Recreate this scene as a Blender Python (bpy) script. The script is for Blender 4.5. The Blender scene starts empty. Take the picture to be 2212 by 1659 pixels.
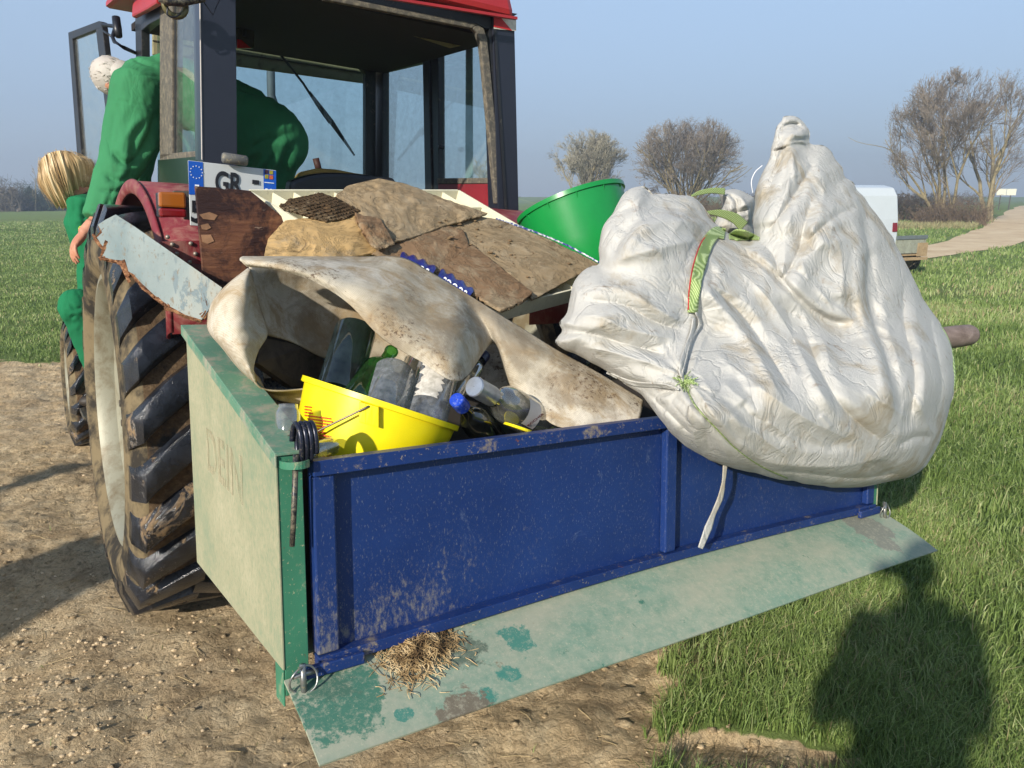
import bpy, bmesh, math, random
import numpy as np
from mathutils import Vector, Matrix, noise as mnoise
rad = math.radians
random.seed(7); RNG = np.random.default_rng(7)
SC = bpy.context.scene
COL = SC.collection

# ------------------------------------------------------------------ camera, sky, sun
CAM_H = 1.6
PW, PH, PF = 2212.0, 1659.0, 1609.0          # photo pixel units used for surveying positions
PITCH = math.atan((PH / 2 - 425.0) / PF)
cam = bpy.data.cameras.new('camera'); camo = bpy.data.objects.new('camera', cam); COL.objects.link(camo)
camo.location = (0, 0, CAM_H); camo.rotation_euler = (math.pi / 2 - PITCH, 0, 0)
cam.sensor_width = 36.0; cam.lens = 36.0 * PF / PW; cam.clip_start = 0.05; cam.clip_end = 6000
SC.camera = camo

SUN_AZ, SUN_EL = rad(29), rad(24.5)             # shadows fall towards (sin, cos) of SUN_AZ
world = bpy.data.worlds.new('World'); SC.world = world; world.use_nodes = True
wn = world.node_tree.nodes; wl = world.node_tree.links
for n in list(wn): wn.remove(n)
sky = wn.new('ShaderNodeTexSky'); sky.sky_type = 'NISHITA'; sky.sun_disc = False
sky.sun_elevation = SUN_EL; sky.sun_rotation = SUN_AZ + math.pi
sky.altitude = 100; sky.air_density = 1.0; sky.dust_density = 0.6; sky.ozone_density = 2.5
bg = wn.new('ShaderNodeBackground'); bg.inputs[1].default_value = 0.1
wo = wn.new('ShaderNodeOutputWorld')
# hazy air low over the horizon: the sky pales to grey blue there
wtc = wn.new('ShaderNodeTexCoord'); wsx = wn.new('ShaderNodeSeparateXYZ'); wl.new(wtc.outputs['Generated'], wsx.inputs[0])
wr = wn.new('ShaderNodeValToRGB'); wl.new(wsx.outputs[2], wr.inputs[0]); e = wr.color_ramp.elements
e[0].position = 0.0; e[0].color = (.31, .375, .475, 1); e[1].position = .5; e[1].color = (.48, .63, .82, 1)
e2 = e.new(.10); e2.color = (.32, .41, .56, 1); e3 = e.new(.24); e3.color = (.40, .53, .72, 1)
bg2 = wn.new('ShaderNodeBackground'); wl.new(wr.outputs[0], bg2.inputs[0]); bg2.inputs[1].default_value = .83
wm = wn.new('ShaderNodeMath'); wm.operation = 'SUBTRACT'; wm.use_clamp = True; wm.inputs[0].default_value = .92; wl.new(wsx.outputs[2], wm.inputs[1])
wx = wn.new('ShaderNodeMixShader'); wl.new(wm.outputs[0], wx.inputs[0]); wl.new(bg.outputs[0], wx.inputs[1]); wl.new(bg2.outputs[0], wx.inputs[2])
wl.new(sky.outputs[0], bg.inputs[0]); wl.new(wx.outputs[0], wo.inputs[0])

sl = bpy.data.lights.new('sun', 'SUN'); sl.energy = 4.0; sl.angle = rad(0.9); sl.color = (1.0, 0.93, 0.82)
so = bpy.data.objects.new('sun', sl); COL.objects.link(so)
sd = Vector((math.sin(SUN_AZ) * math.cos(SUN_EL), math.cos(SUN_AZ) * math.cos(SUN_EL), -math.sin(SUN_EL)))
so.rotation_euler = sd.to_track_quat('-Z', 'Y').to_euler(); so.location = (-6, -6, 8)
SC.view_settings.view_transform = 'Standard'; SC.view_settings.look = 'None'
SC.view_settings.exposure = 0.58; SC.view_settings.gamma = 1.0
SC.cycles.max_bounces = 8; SC.cycles.transparent_max_bounces = 24

# ------------------------------------------------------------------ surveying helpers
_cp, _sp = math.cos(PITCH), math.sin(PITCH)
CAMV = np.array([0, 0, CAM_H])
def ray(x, y):
    u = (x - PW / 2) / PF; v = -(y - PH / 2) / PF
    return np.array([u, _cp + v * _sp, v * _cp - _sp])
def at(x, y, d):                               # point at camera depth d
    return CAMV + ray(x, y) * d
def frame(origin, yaw, roll=0.0, pitch=0.0):
    return Matrix.Translation(origin) @ Matrix.Rotation(yaw, 4, 'Z') @ Matrix.Rotation(roll, 4, 'Y') @ Matrix.Rotation(pitch, 4, 'X')
class Frame:
    def __init__(s, M):
        s.M = M; s.A = np.array(M)[:3, :3]; s.o = np.array(M)[:3, 3]
        s.c = s.A.T @ (CAMV - s.o)
    def hit(s, x, y, ax, val):                 # photo pixel onto local plane ax = val  (local coords)
        r = s.A.T @ ray(x, y); k = (val - s.c[ax]) / r[ax]
        return s.c + r * k
    def w(s, p): return s.o + s.A @ np.array(p, float)
    def W(s, P): return np.asarray(P, float) @ s.A.T + s.o
# tractor frame: X right, Y forward, Z up, origin at the left rear tyre's contact
T = Frame(frame((-1.57, 2.73, 0.0), rad(34.3), rad(4.2)))
# transport box frame, origin at its lower rear left corner
B = Frame(frame((-0.442, 1.259, 0.713), rad(34.33), rad(4.5), rad(-6.86)))
BW, BD, BHR, BHF = 2.1, 0.75, 0.42, 0.63
def bp(x, y, yb): return B.w(B.hit(x, y, 1, yb))   # photo pixel at depth yb inside the box (0 tailgate .. 0.75 front), world
def tp(x, y, yt): return T.w(T.hit(x, y, 1, yt))

# ------------------------------------------------------------------ mesh builder
class MB:
    def __init__(s): s.v = []; s.f = []; s.n = 0; s.col = None
    def add(s, V, F):
        V = np.asarray(V, float).reshape(-1, 3); s.v.append(V)
        s.f.extend([tuple(int(i) + s.n for i in f) for f in F]); s.n += len(V); return s
    def box(s, lo, hi, fr=None, bev=0.0):
        (x0, y0, z0), (x1, y1, z1) = lo, hi
        V = [(x0,y0,z0),(x1,y0,z0),(x1,y1,z0),(x0,y1,z0),(x0,y0,z1),(x1,y0,z1),(x1,y1,z1),(x0,y1,z1)]
        if fr is not None: V = fr.W(V)
        return s.add(V, [(0,3,2,1),(4,5,6,7),(0,1,5,4),(1,2,6,5),(2,3,7,6),(3,0,4,7)])
    def prism(s, P, Q):                        # two rings of equal length, closed solid
        n = len(P); F = [tuple(range(n))[::-1], tuple(range(n, 2 * n))]
        F += [(i, (i + 1) % n, n + (i + 1) % n, n + i) for i in range(n)]
        return s.add(np.vstack([P, Q]), F)
    def bar(s, a, b, w, h, up=(0, 0, 1)):      # rectangular bar
        a = np.array(a, float); b = np.array(b, float); d = b - a; d /= np.linalg.norm(d)
        up = np.array(up, float); x = np.cross(d, up); x /= np.linalg.norm(x); y = np.cross(x, d)
        c = [(-w/2,-h/2),(w/2,-h/2),(w/2,h/2),(-w/2,h/2)]
        return s.prism(np.array([a + x*i + y*j for i, j in c]), np.array([b + x*i + y*j for i, j in c]))
    def tube(s, pts, r, seg=8, caps=True):
        P = np.array(pts, float); n = len(P)
        R = np.full(n, r) if np.isscalar(r) else np.array(r, float)
        tg = np.gradient(P, axis=0); tg /= np.linalg.norm(tg, axis=1)[:, None] + 1e-12
        u = np.cross(tg[0], (0, 0, 1.0))
        if np.linalg.norm(u) < 1e-3: u = np.cross(tg[0], (1.0, 0, 0))
        u /= np.linalg.norm(u); rings = []
        for i in range(n):
            u = u - tg[i] * (u @ tg[i]); u /= np.linalg.norm(u) + 1e-12; w = np.cross(tg[i], u)
            a = np.arange(seg) * 2 * math.pi / seg
            rings.append(P[i] + R[i] * (np.cos(a)[:, None] * u + np.sin(a)[:, None] * w))
        F = []
        for i in range(n - 1):
            for j in range(seg):
                F.append((i*seg+j, i*seg+(j+1)%seg, (i+1)*seg+(j+1)%seg, (i+1)*seg+j))
        if caps: F += [tuple(range(seg))[::-1], tuple((n-1)*seg + j for j in range(seg))]
        return s.add(np.vstack(rings), F)
    def lathe(s, prof, seg=32, M=None, close=False, a0=0.0, a1=2*math.pi):   # prof [(r, z)]
        full = abs(a1 - a0 - 2 * math.pi) < 1e-6; n = seg if full else seg + 1
        a = a0 + np.arange(n) * (a1 - a0) / seg
        V = np.array([(r * math.cos(t), r * math.sin(t), z) for r, z in prof for t in a])
        F = []
        m = len(prof)
        for i in range(m if close else m - 1):
            for j in range(seg):
                j2 = (j + 1) % n; i2 = (i + 1) % m
                F.append((i*n+j, i*n+j2, i2*n+j2, i2*n+j))
        if M is not None: V = V @ np.array(M)[:3, :3].T + np.array(M)[:3, 3]
        return s.add(V, F)
    def grid(s, G, wrap=False):                # G (m, n, 3)
        m, n = G.shape[:2]
        F = [(i*n+j, i*n+j+1, (i+1)*n+j+1, (i+1)*n+j) for i in range(m - 1) for j in range(n - 1)]
        return s.add(G.reshape(-1, 3), F)
    def poly(s, P, thick, nrm=None):           # planar outline given thickness
        P = np.array(P, float)
        if nrm is None:
            nrm = np.zeros(3)
            for i in range(len(P)): nrm += np.cross(P[i], P[(i+1) % len(P)])
            nrm /= np.linalg.norm(nrm)
        return s.prism(P - np.array(nrm) * thick, P)

def catmull(P, k):                             # resample (n, d) control points to k samples
    P = np.asarray(P, float); n = len(P); t = np.linspace(0, n - 1, k); i = np.clip(t.astype(int), 0, n - 2); f = (t - i)[:, None]
    if P.ndim == 3: f = f[:, :, None]
    g = lambda j: P[np.clip(j, 0, n - 1)]
    a, b, c, d = g(i - 1), P[i], P[i + 1], g(i + 2)
    a = np.where((i == 0).reshape([-1] + [1]*(P.ndim-1)), 2*b - c, a); d = np.where((i == n-2).reshape([-1] + [1]*(P.ndim-1)), 2*c - b, d)
    return 0.5 * ((2*b) + (c - a) * f + (2*a - 5*b + 4*c - d) * f**2 + (3*b - a - 3*c + d) * f**3)
def patch(C, m, n):                            # bicubic patch through a control net (a, b, 3)
    C = np.asarray(C, float)
    return np.swapaxes(catmull(np.swapaxes(catmull(C, m), 0, 1), n), 0, 1)

ROOTS = {}
def tag(o, label, cat, group=None, kind=None):
    if label: o['label'] = label
    if cat: o['category'] = cat
    if group: o['group'] = group
    if kind: o['kind'] = kind
    return o
def thing(name, loc, label, cat, group=None, M=None):
    o = bpy.data.objects.new(name, None); COL.objects.link(o); o.empty_display_size = 0.1
    Mx = M if M is not None else Matrix.Translation(Vector([float(c) for c in loc]))
    o.matrix_world = Mx; ROOTS[o] = Mx.copy(); return tag(o, label, cat, group)
def obj(name, mb, mats, parent=None, smooth=False, bevel=0.0, solid=0.0, loc=None, sub=0, auto=None, mi=None):
    me = bpy.data.meshes.new(name)
    V = np.vstack(mb.v) if mb.v else np.zeros((0, 3))
    Mw = ROOTS.get(parent, Matrix.Identity(4)) if parent is not None else None
    if Mw is None:
        if loc is None: loc = (V.min(0) + V.max(0)) / 2; loc[2] = V[:, 2].min()
        Mw = Matrix.Translation(Vector([float(c) for c in loc]))
    I = np.array(Mw.inverted()); Vl = V @ I[:3, :3].T + I[:3, 3]
    me.from_pydata(Vl.tolist(), [], mb.f)
    if not isinstance(mats, (list, tuple)): mats = [mats]
    for m in mats: me.materials.append(m)
    if mi is not None: me.polygons.foreach_set('material_index', mi)
    bm = bmesh.new(); bm.from_mesh(me)
    if mb.n < 150000: bmesh.ops.recalc_face_normals(bm, faces=bm.faces)
    bm.to_mesh(me); bm.free()
    if smooth: me.polygons.foreach_set('use_smooth', [True] * len(me.polygons))
    me.update()
    o = bpy.data.objects.new(name, me); COL.objects.link(o)
    if parent is not None: o.parent = parent; ROOTS[o] = Mw
    else: o.matrix_world = Mw; ROOTS[o] = Mw.copy()
    if solid: md = o.modifiers.new('solid', 'SOLIDIFY'); md.thickness = solid; md.offset = 0
    if sub: md = o.modifiers.new('sub', 'SUBSURF'); md.levels = sub; md.render_levels = sub
    if bevel: md = o.modifiers.new('bev', 'BEVEL'); md.width = bevel; md.segments = 2; md.limit_method = 'ANGLE'; md.angle_limit = rad(40)
    if auto:
        me.polygons.foreach_set('use_smooth', [True] * len(me.polygons))
        for e in me.edges: pass
        try: me.set_sharp_from_angle(angle=rad(auto))
        except Exception: pass
    return o

# ------------------------------------------------------------------ materials
def srgb(r, g, b):
    f = lambda c: (c/255/12.92) if c/255 <= .04045 else ((c/255 + .055)/1.055)**2.4
    return (f(r), f(g), f(b))
class Mt:
    """small node-graph helper"""
    def __init__(s, name):
        s.m = bpy.data.materials.new(name); s.m.use_nodes = True; s.t = s.m.node_tree
        s.b = s.t.nodes['Principled BSDF']; s.tc = s.n('ShaderNodeTexCoord'); s.co = s.tc.outputs['Object']
    def n(s, t): return s.t.nodes.new(t)
    def l(s, a, b): s.t.links.new(a, b)
    def mapped(s, scale, rot=(0, 0, 0)):
        m = s.n('ShaderNodeMapping'); m.inputs['Scale'].default_value = scale; m.inputs['Rotation'].default_value = rot
        s.l(s.co, m.inputs[0]); return m.outputs[0]
    def noise(s, scale, detail=5, rough=.6, vec=None, dist=0.0):
        n = s.n('ShaderNodeTexNoise'); n.inputs['Scale'].default_value = scale; n.inputs['Detail'].default_value = detail
        n.inputs['Roughness'].default_value = rough; n.inputs['Distortion'].default_value = dist
        s.l(vec if vec is not None else s.co, n.inputs['Vector']); return n.outputs[0]
    def vor(s, scale, vec=None, feat='F1', out=0):
        n = s.n('ShaderNodeTexVoronoi'); n.inputs['Scale'].default_value = scale; n.feature = feat
        s.l(vec if vec is not None else s.co, n.inputs['Vector']); return n.outputs[out]
    def ramp(s, fac, stops, interp='LINEAR'):
        r = s.n('ShaderNodeValToRGB'); r.color_ramp.interpolation = interp; e = r.color_ramp.elements
        while len(e) < len(stops): e.new(.5)
        for i, (p, c) in enumerate(stops):
            e[i].position = p; c = (c, c, c) if np.isscalar(c) else c; e[i].color = (*c, 1)
        s.l(fac, r.inputs[0]); return r.outputs[0]
    def mix(s, fac, a, b, mode='MIX'):
        m = s.n('ShaderNodeMix'); m.data_type = 'RGBA'; m.blend_type = mode
        if np.isscalar(fac): m.inputs[0].default_value = fac
        else: s.l(fac, m.inputs[0])
        for v, k in ((a, 6), (b, 7)):
            if isinstance(v, (tuple, list)): m.inputs[k].default_value = (*v[:3], 1)
            else: s.l(v, m.inputs[k])
        return m.outputs[2]
    def math(s, op, a, b=None, clamp=False):
        m = s.n('ShaderNodeMath'); m.operation = op; m.use_clamp = clamp
        for i, v in enumerate((a, b)):
            if v is None: continue
            if np.isscalar(v): m.inputs[i].default_value = v
            else: s.l(v, m.inputs[i])
        return m.outputs[0]
    def bump(s, h, strength=.3, dist=.01, prev=None):
        b = s.n('ShaderNodeBump'); b.inputs['Strength'].default_value = strength; b.inputs['Distance'].default_value = dist
        s.l(h, b.inputs['Height'])
        if prev is not None: s.l(prev, b.inputs['Normal'])
        return b.outputs[0]
    def attr(s, name):
        a = s.n('ShaderNodeAttribute'); a.attribute_name = name; return a.outputs
    def out(s, color=None, rough=.6, metal=0.0, normal=None, spec=.5, **kw):
        if color is not None:
            if isinstance(color, (tuple, list)): s.b.inputs['Base Color'].default_value = (*color, 1)
            else: s.l(color, s.b.inputs['Base Color'])
        for k, v in (('Roughness', rough), ('Metallic', metal), ('Specular IOR Level', spec)):
            if np.isscalar(v): s.b.inputs[k].default_value = v
            else: s.l(v, s.b.inputs[k])
        if normal is not None: s.l(normal, s.b.inputs['Normal'])
        for k, v in kw.items(): s.b.inputs[k.replace('_', ' ')].default_value = v
        return s.m
_mc = {}
def simple(name, col, rough=.6, metal=0.0, dirt=None, amt=.45, scale=8, var=.15, bump=.15, bscale=60, bdist=.003, spec=.5):
    """painted / plain surface with tone variation, grime patches and fine relief"""
    if name in _mc: return _mc[name]
    k = Mt(name); n1 = k.noise(scale, 8, .65)
    c2 = tuple(min(1, c * (1 - var)) for c in col); c1 = tuple(min(1, c * (1 + var)) for c in col)
    c = k.ramp(n1, [(.3, c2), (.7, c1)])
    r = rough
    if dirt is not None:
        n2 = k.noise(scale * 2.3, 10, .75, dist=.6)
        f = k.ramp(n2, [(max(0, .72 - amt * .5), 0.0), (min(1, .82 - amt * .3), 1.0)])
        c = k.mix(f, c, dirt); r = k.math('ADD', k.math('MULTIPLY', f, .85 - rough), rough)
    nb = k.bump(k.noise(bscale, 6, .6), bump, bdist)
    _mc[name] = k.out(c, r, metal, nb, spec); return _mc[name]
def glassy(name, tint, refl=.25, dust=.06, rough=.03, dustcol=(.6, .58, .5)):
    k = Mt(name); k.t.nodes.remove(k.b)
    tr = k.n('ShaderNodeBsdfTransparent'); tr.inputs[0].default_value = (*tint, 1)
    gl = k.n('ShaderNodeBsdfGlossy'); gl.inputs['Roughness'].default_value = rough
    df = k.n('ShaderNodeBsdfDiffuse'); df.inputs[0].default_value = (*dustcol, 1)
    lw = k.n('ShaderNodeLayerWeight'); lw.inputs[0].default_value = .35
    f = k.math('MULTIPLY_ADD', lw.outputs[1], refl * 1.6); k.t.nodes[-1].inputs[2].default_value = refl * .25
    m1 = k.n('ShaderNodeMixShader'); k.l(f, m1.inputs[0]); k.l(tr.outputs[0], m1.inputs[1]); k.l(gl.outputs[0], m1.inputs[2])
    m2 = k.n('ShaderNodeMixShader'); d = k.ramp(k.noise(25, 8, .7), [(.35, dust * .4), (.75, min(1, dust * 3.0))])
    k.l(d, m2.inputs[0]); k.l(m1.outputs[0], m2.inputs[1]); k.l(df.outputs[0], m2.inputs[2])
    o = [n for n in k.t.nodes if n.type == 'OUTPUT_MATERIAL'][0]; k.l(m2.outputs[0], o.inputs[0]); return k.m

MUD = srgb(140, 118, 88); DUST = srgb(172, 158, 122)

# ------------------------------------------------------------------ numpy noise
_perm = np.random.default_rng(3).random((256, 256))
def vnoise(x, y):
    xi = np.floor(x).astype(int); yi = np.floor(y).astype(int); fx = x - xi; fy = y - yi
    fx = fx*fx*(3-2*fx); fy = fy*fy*(3-2*fy)
    g = lambda a, b: _perm[a % 256, b % 256]
    return (g(xi, yi)*(1-fx)*(1-fy) + g(xi+1, yi)*fx*(1-fy) + g(xi, yi+1)*(1-fx)*fy + g(xi+1, yi+1)*fx*fy) * 2 - 1
def fbm(x, y, o=5, r=.5):
    s = 0; a = 1; t = 0
    for i in range(o): s = s + a * vnoise(x * 2**i + 17.3*i, y * 2**i - 9.1*i); t += a; a *= r
    return s / t
def gpt(x, y):
    r = ray(x, y); k = -CAM_H / r[2]; return (CAMV + r * k)[:2]

# grass / dirt boundary on the ground
_edge = [gpt(1640, 1659) + np.array([.05, -.9])] + [gpt(*p) for p in ((1600, 1654), (1540, 1601), (1455, 1500), (1452, 1400))]
_edge += [_edge[-1] + np.array([.05, .8]), np.array([.2, 3.4]), np.array([-.6, 5.2]), np.array([-1.7, 7.2])]
_edge = np.array(_edge)
def grassness(x, y):
    n = fbm(x * 2.2, y * 2.2, 4) * .30 + fbm(x * 9, y * 9, 3) * .20 + fbm(x * 25, y * 25, 2) * .08
    xe = np.interp(y, _edge[:, 1], _edge[:, 0])
    right = (x - xe) + n
    far = (y - 7.35 + .08 * (x + 5)) + n * 1.6
    g = np.maximum(right, far)
    # bare lumps in the near grass
    bx, by = gpt(1650, 1625)
    bare = 1 - np.hypot((x - bx - .02) / .30, (y - by) / .12) + n * 1.2
    g = np.where(bare > 0, np.minimum(g, -bare), g)
    return g
_trk = [(1700, 560), (1900, 545), (2040, 520), (2130, 487), (2200, 452), (2235, 438), (2440, 450), (2420, 478), (2260, 512), (2120, 540), (1990, 558), (1700, 600)]
def on_track(x, y):                            # far right-hand track, as an outline on the ground
    P = np.array([gpt(*p) for p in _trk]); ins = np.zeros(np.shape(x), bool); j = len(P) - 1
    xw = x + .35 * vnoise(x * .9, y * .9); yw = y + .5 * vnoise(x * .8 + 7, y * .8)
    for i in range(len(P)):
        c = ((P[i, 1] > yw) != (P[j, 1] > yw)) & (xw < (P[j, 0] - P[i, 0]) * (yw - P[i, 1]) / (P[j, 1] - P[i, 1] + 1e-12) + P[i, 0]); ins ^= c; j = i
    return ins
def gz(x, y):
    g = grassness(x, y)
    far = np.clip((np.hypot(x, y) - 9) / 20, 0, 1)
    base = fbm(x * .35, y * .35, 3) * .03 * (1 - far)
    # wheel ruts and trodden soil
    d = np.clip(-g * 6, 0, 1)
    rut = np.sin((x * .62 + y * .78) * 5.2 + fbm(x, y, 3) * 2.5) * .014 * np.clip(y - .8, 0, 1)
    soil = fbm(x * 4, y * 4, 6, .66) * .046 + np.abs(fbm(x * 13, y * 9, 4, .62)) * .024 + rut * np.clip((x + .5), 0, 1)
    turf = fbm(x * 3, y * 3, 3) * .03 + .025
    near = 1 - far
    z = base + near * (soil * d + turf * (1 - d)) - .012
    # the ground falls away a little under the right-hand wheels
    z = z - np.clip((x * .83 + y * .56 - 1.3) / 1.6, 0, 1) * .09 * near
    wl = np.exp(-((x + 1.45)**2 + (y - 2.8)**2) / .25)
    z = z * (1 - wl * .8) - .008 * wl
    # the right-hand track climbs away gently
    z = z + np.clip((np.hypot(x, y) - 40) / 60, 0, 1) * .35 * (x > 5)
    return z
def axis(lo, hi, step, lim, gr=1.16):
    a = list(np.arange(lo, hi, step)); s = step
    while a[-1] < lim: s *= gr; a.append(a[-1] + s)
    s = step
    while a[0] > -lim: s *= gr; a.insert(0, a[0] - s)
    return np.array(a)
gx, gy = axis(-4.5, 4.6, .026, 3000), axis(.9, 7.6, .026, 3000)
X, Y = np.meshgrid(gx, gy, indexing='ij')
Z = gz(X, Y); GR = grassness(X, Y)
mb = MB(); mb.grid(np.stack([X, Y, Z], -1))
k = Mt('ground')
a = k.attr('grassy')[2]
tx = k.mapped((1, 1, 1))
n1 = k.noise(1.3, 6, .6); n2 = k.noise(7, 8, .68); n3 = k.noise(38, 8, .72); n4 = k.vor(70)
soil = k.ramp(n2, [(.25, srgb(196, 166, 124)), (.5, srgb(234, 206, 162)), (.75, srgb(250, 230, 192))])
soil = k.mix(k.ramp(n1, [(.4, 0.), (.62, .55)]), soil, srgb(210, 188, 152))
soil = k.mix(k.ramp(n3, [(.36, .6), (.5, 0.)]), soil, srgb(122, 100, 74)); soil = k.mix(k.ramp(k.noise(2.7, 7, .7, None, .8), [(.50, 0.), (.66, .6)]), soil, srgb(150, 124, 94))
soil = k.mix(k.ramp(k.vor(42), [(.08, .5), (.16, 0.)]), soil, srgb(196, 180, 150))
gcol = k.ramp(k.noise(5, 8, .7), [(.3, (.13, .185, .05)), (.5, (.19, .27, .075)), (.72, (.26, .32, .11))])
gcol = k.mix(k.ramp(k.noise(.35, 5, .6), [(.42, 0.), (.65, .45)]), gcol, (.17, .17, .065))
col = k.mix(k.ramp(a, [(.45, 0.), (.56, 1.)]), soil, gcol)
hb = k.math('ADD', k.math('MULTIPLY', n3, .6), k.math('MULTIPLY', n2, .8))
nb = k.bump(hb, 1.0, .04); nb = k.bump(k.noise(13, 7, .75, None, .6), .9, .06, nb); nb = k.bump(k.ramp(k.vor(26, None, 'DISTANCE_TO_EDGE'), [(.0, 0.), (.12, 1.)]), .25, .012, nb); nb = k.bump(k.noise(160, 4, .6), .35, .004, nb)
GROUND = k.out(col, .95, 0, nb, .15)
go = obj('ground', mb, GROUND, smooth=True, loc=np.array([0., 0., 0.])); tag(go, None, None, kind='structure')
ca = go.data.color_attributes.new('grassy', 'FLOAT_COLOR', 'POINT')
gv = np.clip(GR.ravel() * 2.0 + .5, 0, 1); gv[(np.hypot(X, Y) > 60).ravel()] = 1
ca.data.foreach_set('color', np.repeat(gv, 4).astype(np.float32))

# far track on the right
def ribbon(name, L, R, m, z=.012, n=60):
    L = catmull(np.array(L), n); R = catmull(np.array(R), n); rows = []
    for t in np.linspace(0, 1, 14):
        P = L * (1 - t) + R * t; rows.append(P)
    G = np.stack(rows, 1); w = fbm(G[..., 0] * .6, G[..., 1] * .6, 4)
    e = np.ones(14); e[1:-1] = 0; w = fbm(G[..., 0] * .25 + 3, G[..., 1] * .25, 2)
    d = (R - L); G = G + e[None, :, None] * w[..., None] * d[:, None, :] * .12
    zz = gz(G[..., 0], G[..., 1]) + z
    m_ = MB(); m_.grid(np.dstack([G, zz]))
    return tag(obj(name, m_, m, smooth=True), None, None, kind='structure')
k = Mt('track_soil')
n1 = k.noise(.8, 8, .7)
c = k.ramp(n1, [(.3, srgb(188, 160, 126)), (.5, srgb(214, 190, 154)), (.7, srgb(226, 206, 172))])
TRACK = k.out(c, .95, 0, None, .1)
gp = lambda *p: gpt(*p)
ribbon('dirt_track', [gp(1700, 560), gp(1900, 545), gp(2040, 520), gp(2130, 487), gp(2200, 452), gp(2235, 440)],
       [gp(1700, 600), gp(1990, 558), gp(2120, 540), gp(2260, 512), gp(2420, 478), gp(2440, 452)], TRACK)

# ------------------------------------------------------------------ grass blades (uncountable: one object)
def blades(pts, h, w, lean=.45, seedcol=None):
    n = len(pts); x, y = pts[:, 0], pts[:, 1]; z = gz(x, y) - .005
    a = RNG.random(n) * 2 * np.pi; ld = RNG.normal(0, lean, (n, 2)) + np.array([.12, .1]); hh = h * (.45 + RNG.random(n) * .9)
    wd = np.stack([np.cos(a), np.sin(a), np.zeros(n)], 1) * (w * (.6 + .8 * RNG.random(n)))[:, None]
    b = np.stack([x, y, z], 1); L = np.stack([ld[:, 0], ld[:, 1], np.zeros(n)], 1)
    up = np.array([0, 0, 1.0])
    m = b + hh[:, None] * (up * .58 + L * .28); t = b + hh[:, None] * (up * (.98 - .35 * np.minimum(1, np.hypot(*ld.T)))[:, None] + L * .95)
    V = np.stack([b - wd/2, b + wd/2, m + wd*.42, m - wd*.42, t], 1)
    return V
def blade_mesh(name, Vs, mat, cols):
    V = np.concatenate(Vs); n = len(V); co = V.reshape(-1, 3)
    me = bpy.data.meshes.new(name); me.vertices.add(n * 5); me.vertices.foreach_set('co', co.ravel())
    i = np.arange(n)[:, None] * 5
    q = i + np.array([[0, 1, 2, 3]]); t = i + np.array([[3, 2, 4]])
    loops = np.concatenate([q, t], 1).ravel(); me.loops.add(len(loops)); me.loops.foreach_set('vertex_index', loops)
    st = (np.arange(n)[:, None] * 7 + np.array([[0, 4]])).ravel(); me.polygons.add(2 * n)
    me.polygons.foreach_set('loop_start', st); me.polygons.foreach_set('loop_total', np.tile([4, 3], n))
    me.materials.append(mat); me.update(); me.validate()
    ca = me.color_attributes.new('tone', 'FLOAT_COLOR', 'POINT'); C = np.concatenate(cols)
    c4 = np.repeat(C, 5); ca.data.foreach_set('color', np.repeat(c4, 4).astype(np.float32))
    o = bpy.data.objects.new(name, me); COL.objects.link(o); return o
def scatter(x0, x1, y0, y1, n, gmin=.0, soft=.25):
    x = x0 + RNG.random(n) * (x1 - x0); y = y0 + RNG.random(n) * (y1 - y0)
    g = grassness(x, y); k = g > gmin + RNG.random(n)**2 * soft
    cl = fbm(x * 4 + 5, y * 4, 3) > RNG.random(n) * 1.1 - .85
    p = np.stack([x, y], 1)[k & cl]; return p
k = Mt('grass_blades')
t = k.attr('tone')[2]
gc = k.ramp(t, [(0., (.08, .13, .03)), (.35, (.18, .265, .065)), (.62, (.30, .39, .12)), (.86, (.44, .47, .22)), (.93, (.36, .31, .15)), (1., (.45, .38, .2))])
GB = k.out(gc, .5, 0, None, .35); k.b.inputs['Subsurface Weight'].default_value = 0.0
tl = k.n('ShaderNodeBsdfTranslucent'); k.l(gc, tl.inputs[0]); ms = k.n('ShaderNodeMixShader'); ms.inputs[0].default_value = .3
oo = [n for n in k.t.nodes if n.type == 'OUTPUT_MATERIAL'][0]
k.l(k.b.outputs[0], ms.inputs[1]); k.l(tl.outputs[0], ms.inputs[2]); k.l(ms.outputs[0], oo.inputs[0])
Vs, Cs = [], []
def lay(p, h, w, lean=.45, tone=.0):
    V = blades(p, h, w, lean); f = fbm(p[:, 0] * 1.3, p[:, 1] * 1.3, 3)
    Vs.append(V); Cs.append(np.clip(.42 + f * .28 + RNG.normal(0, .17, len(p)) + tone, 0, 1))
def ring_scatter(r0, r1, a0, a1, n):
    lr = np.exp(RNG.uniform(math.log(r0), math.log(r1), n)); a = np.radians(RNG.uniform(a0, a1, n)); x, y = lr * np.sin(a), lr * np.cos(a)
    g = grassness(x, y); k = (g > RNG.random(n)**3 * .7 - .05) & ~on_track(x, y); cl = fbm(x * 4 + 5, y * 4, 3) > RNG.random(n) * 1.1 - .85
    cl &= (fbm(x * 1.1 + 3, y * 1.1, 3) > -.34 - .25 * RNG.random(n)) | (RNG.random(n) < .25)
    tr_ = (T.A.T @ (np.stack([x, y, 0*x]) - T.o[:, None])); under = (tr_[0] > .1) & (tr_[0] < 2.1) & (tr_[1] > -1.5) & (tr_[1] < 3) & (RNG.random(n) < .7)
    return np.stack([x, y], 1)[k & cl & ~under]
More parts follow.
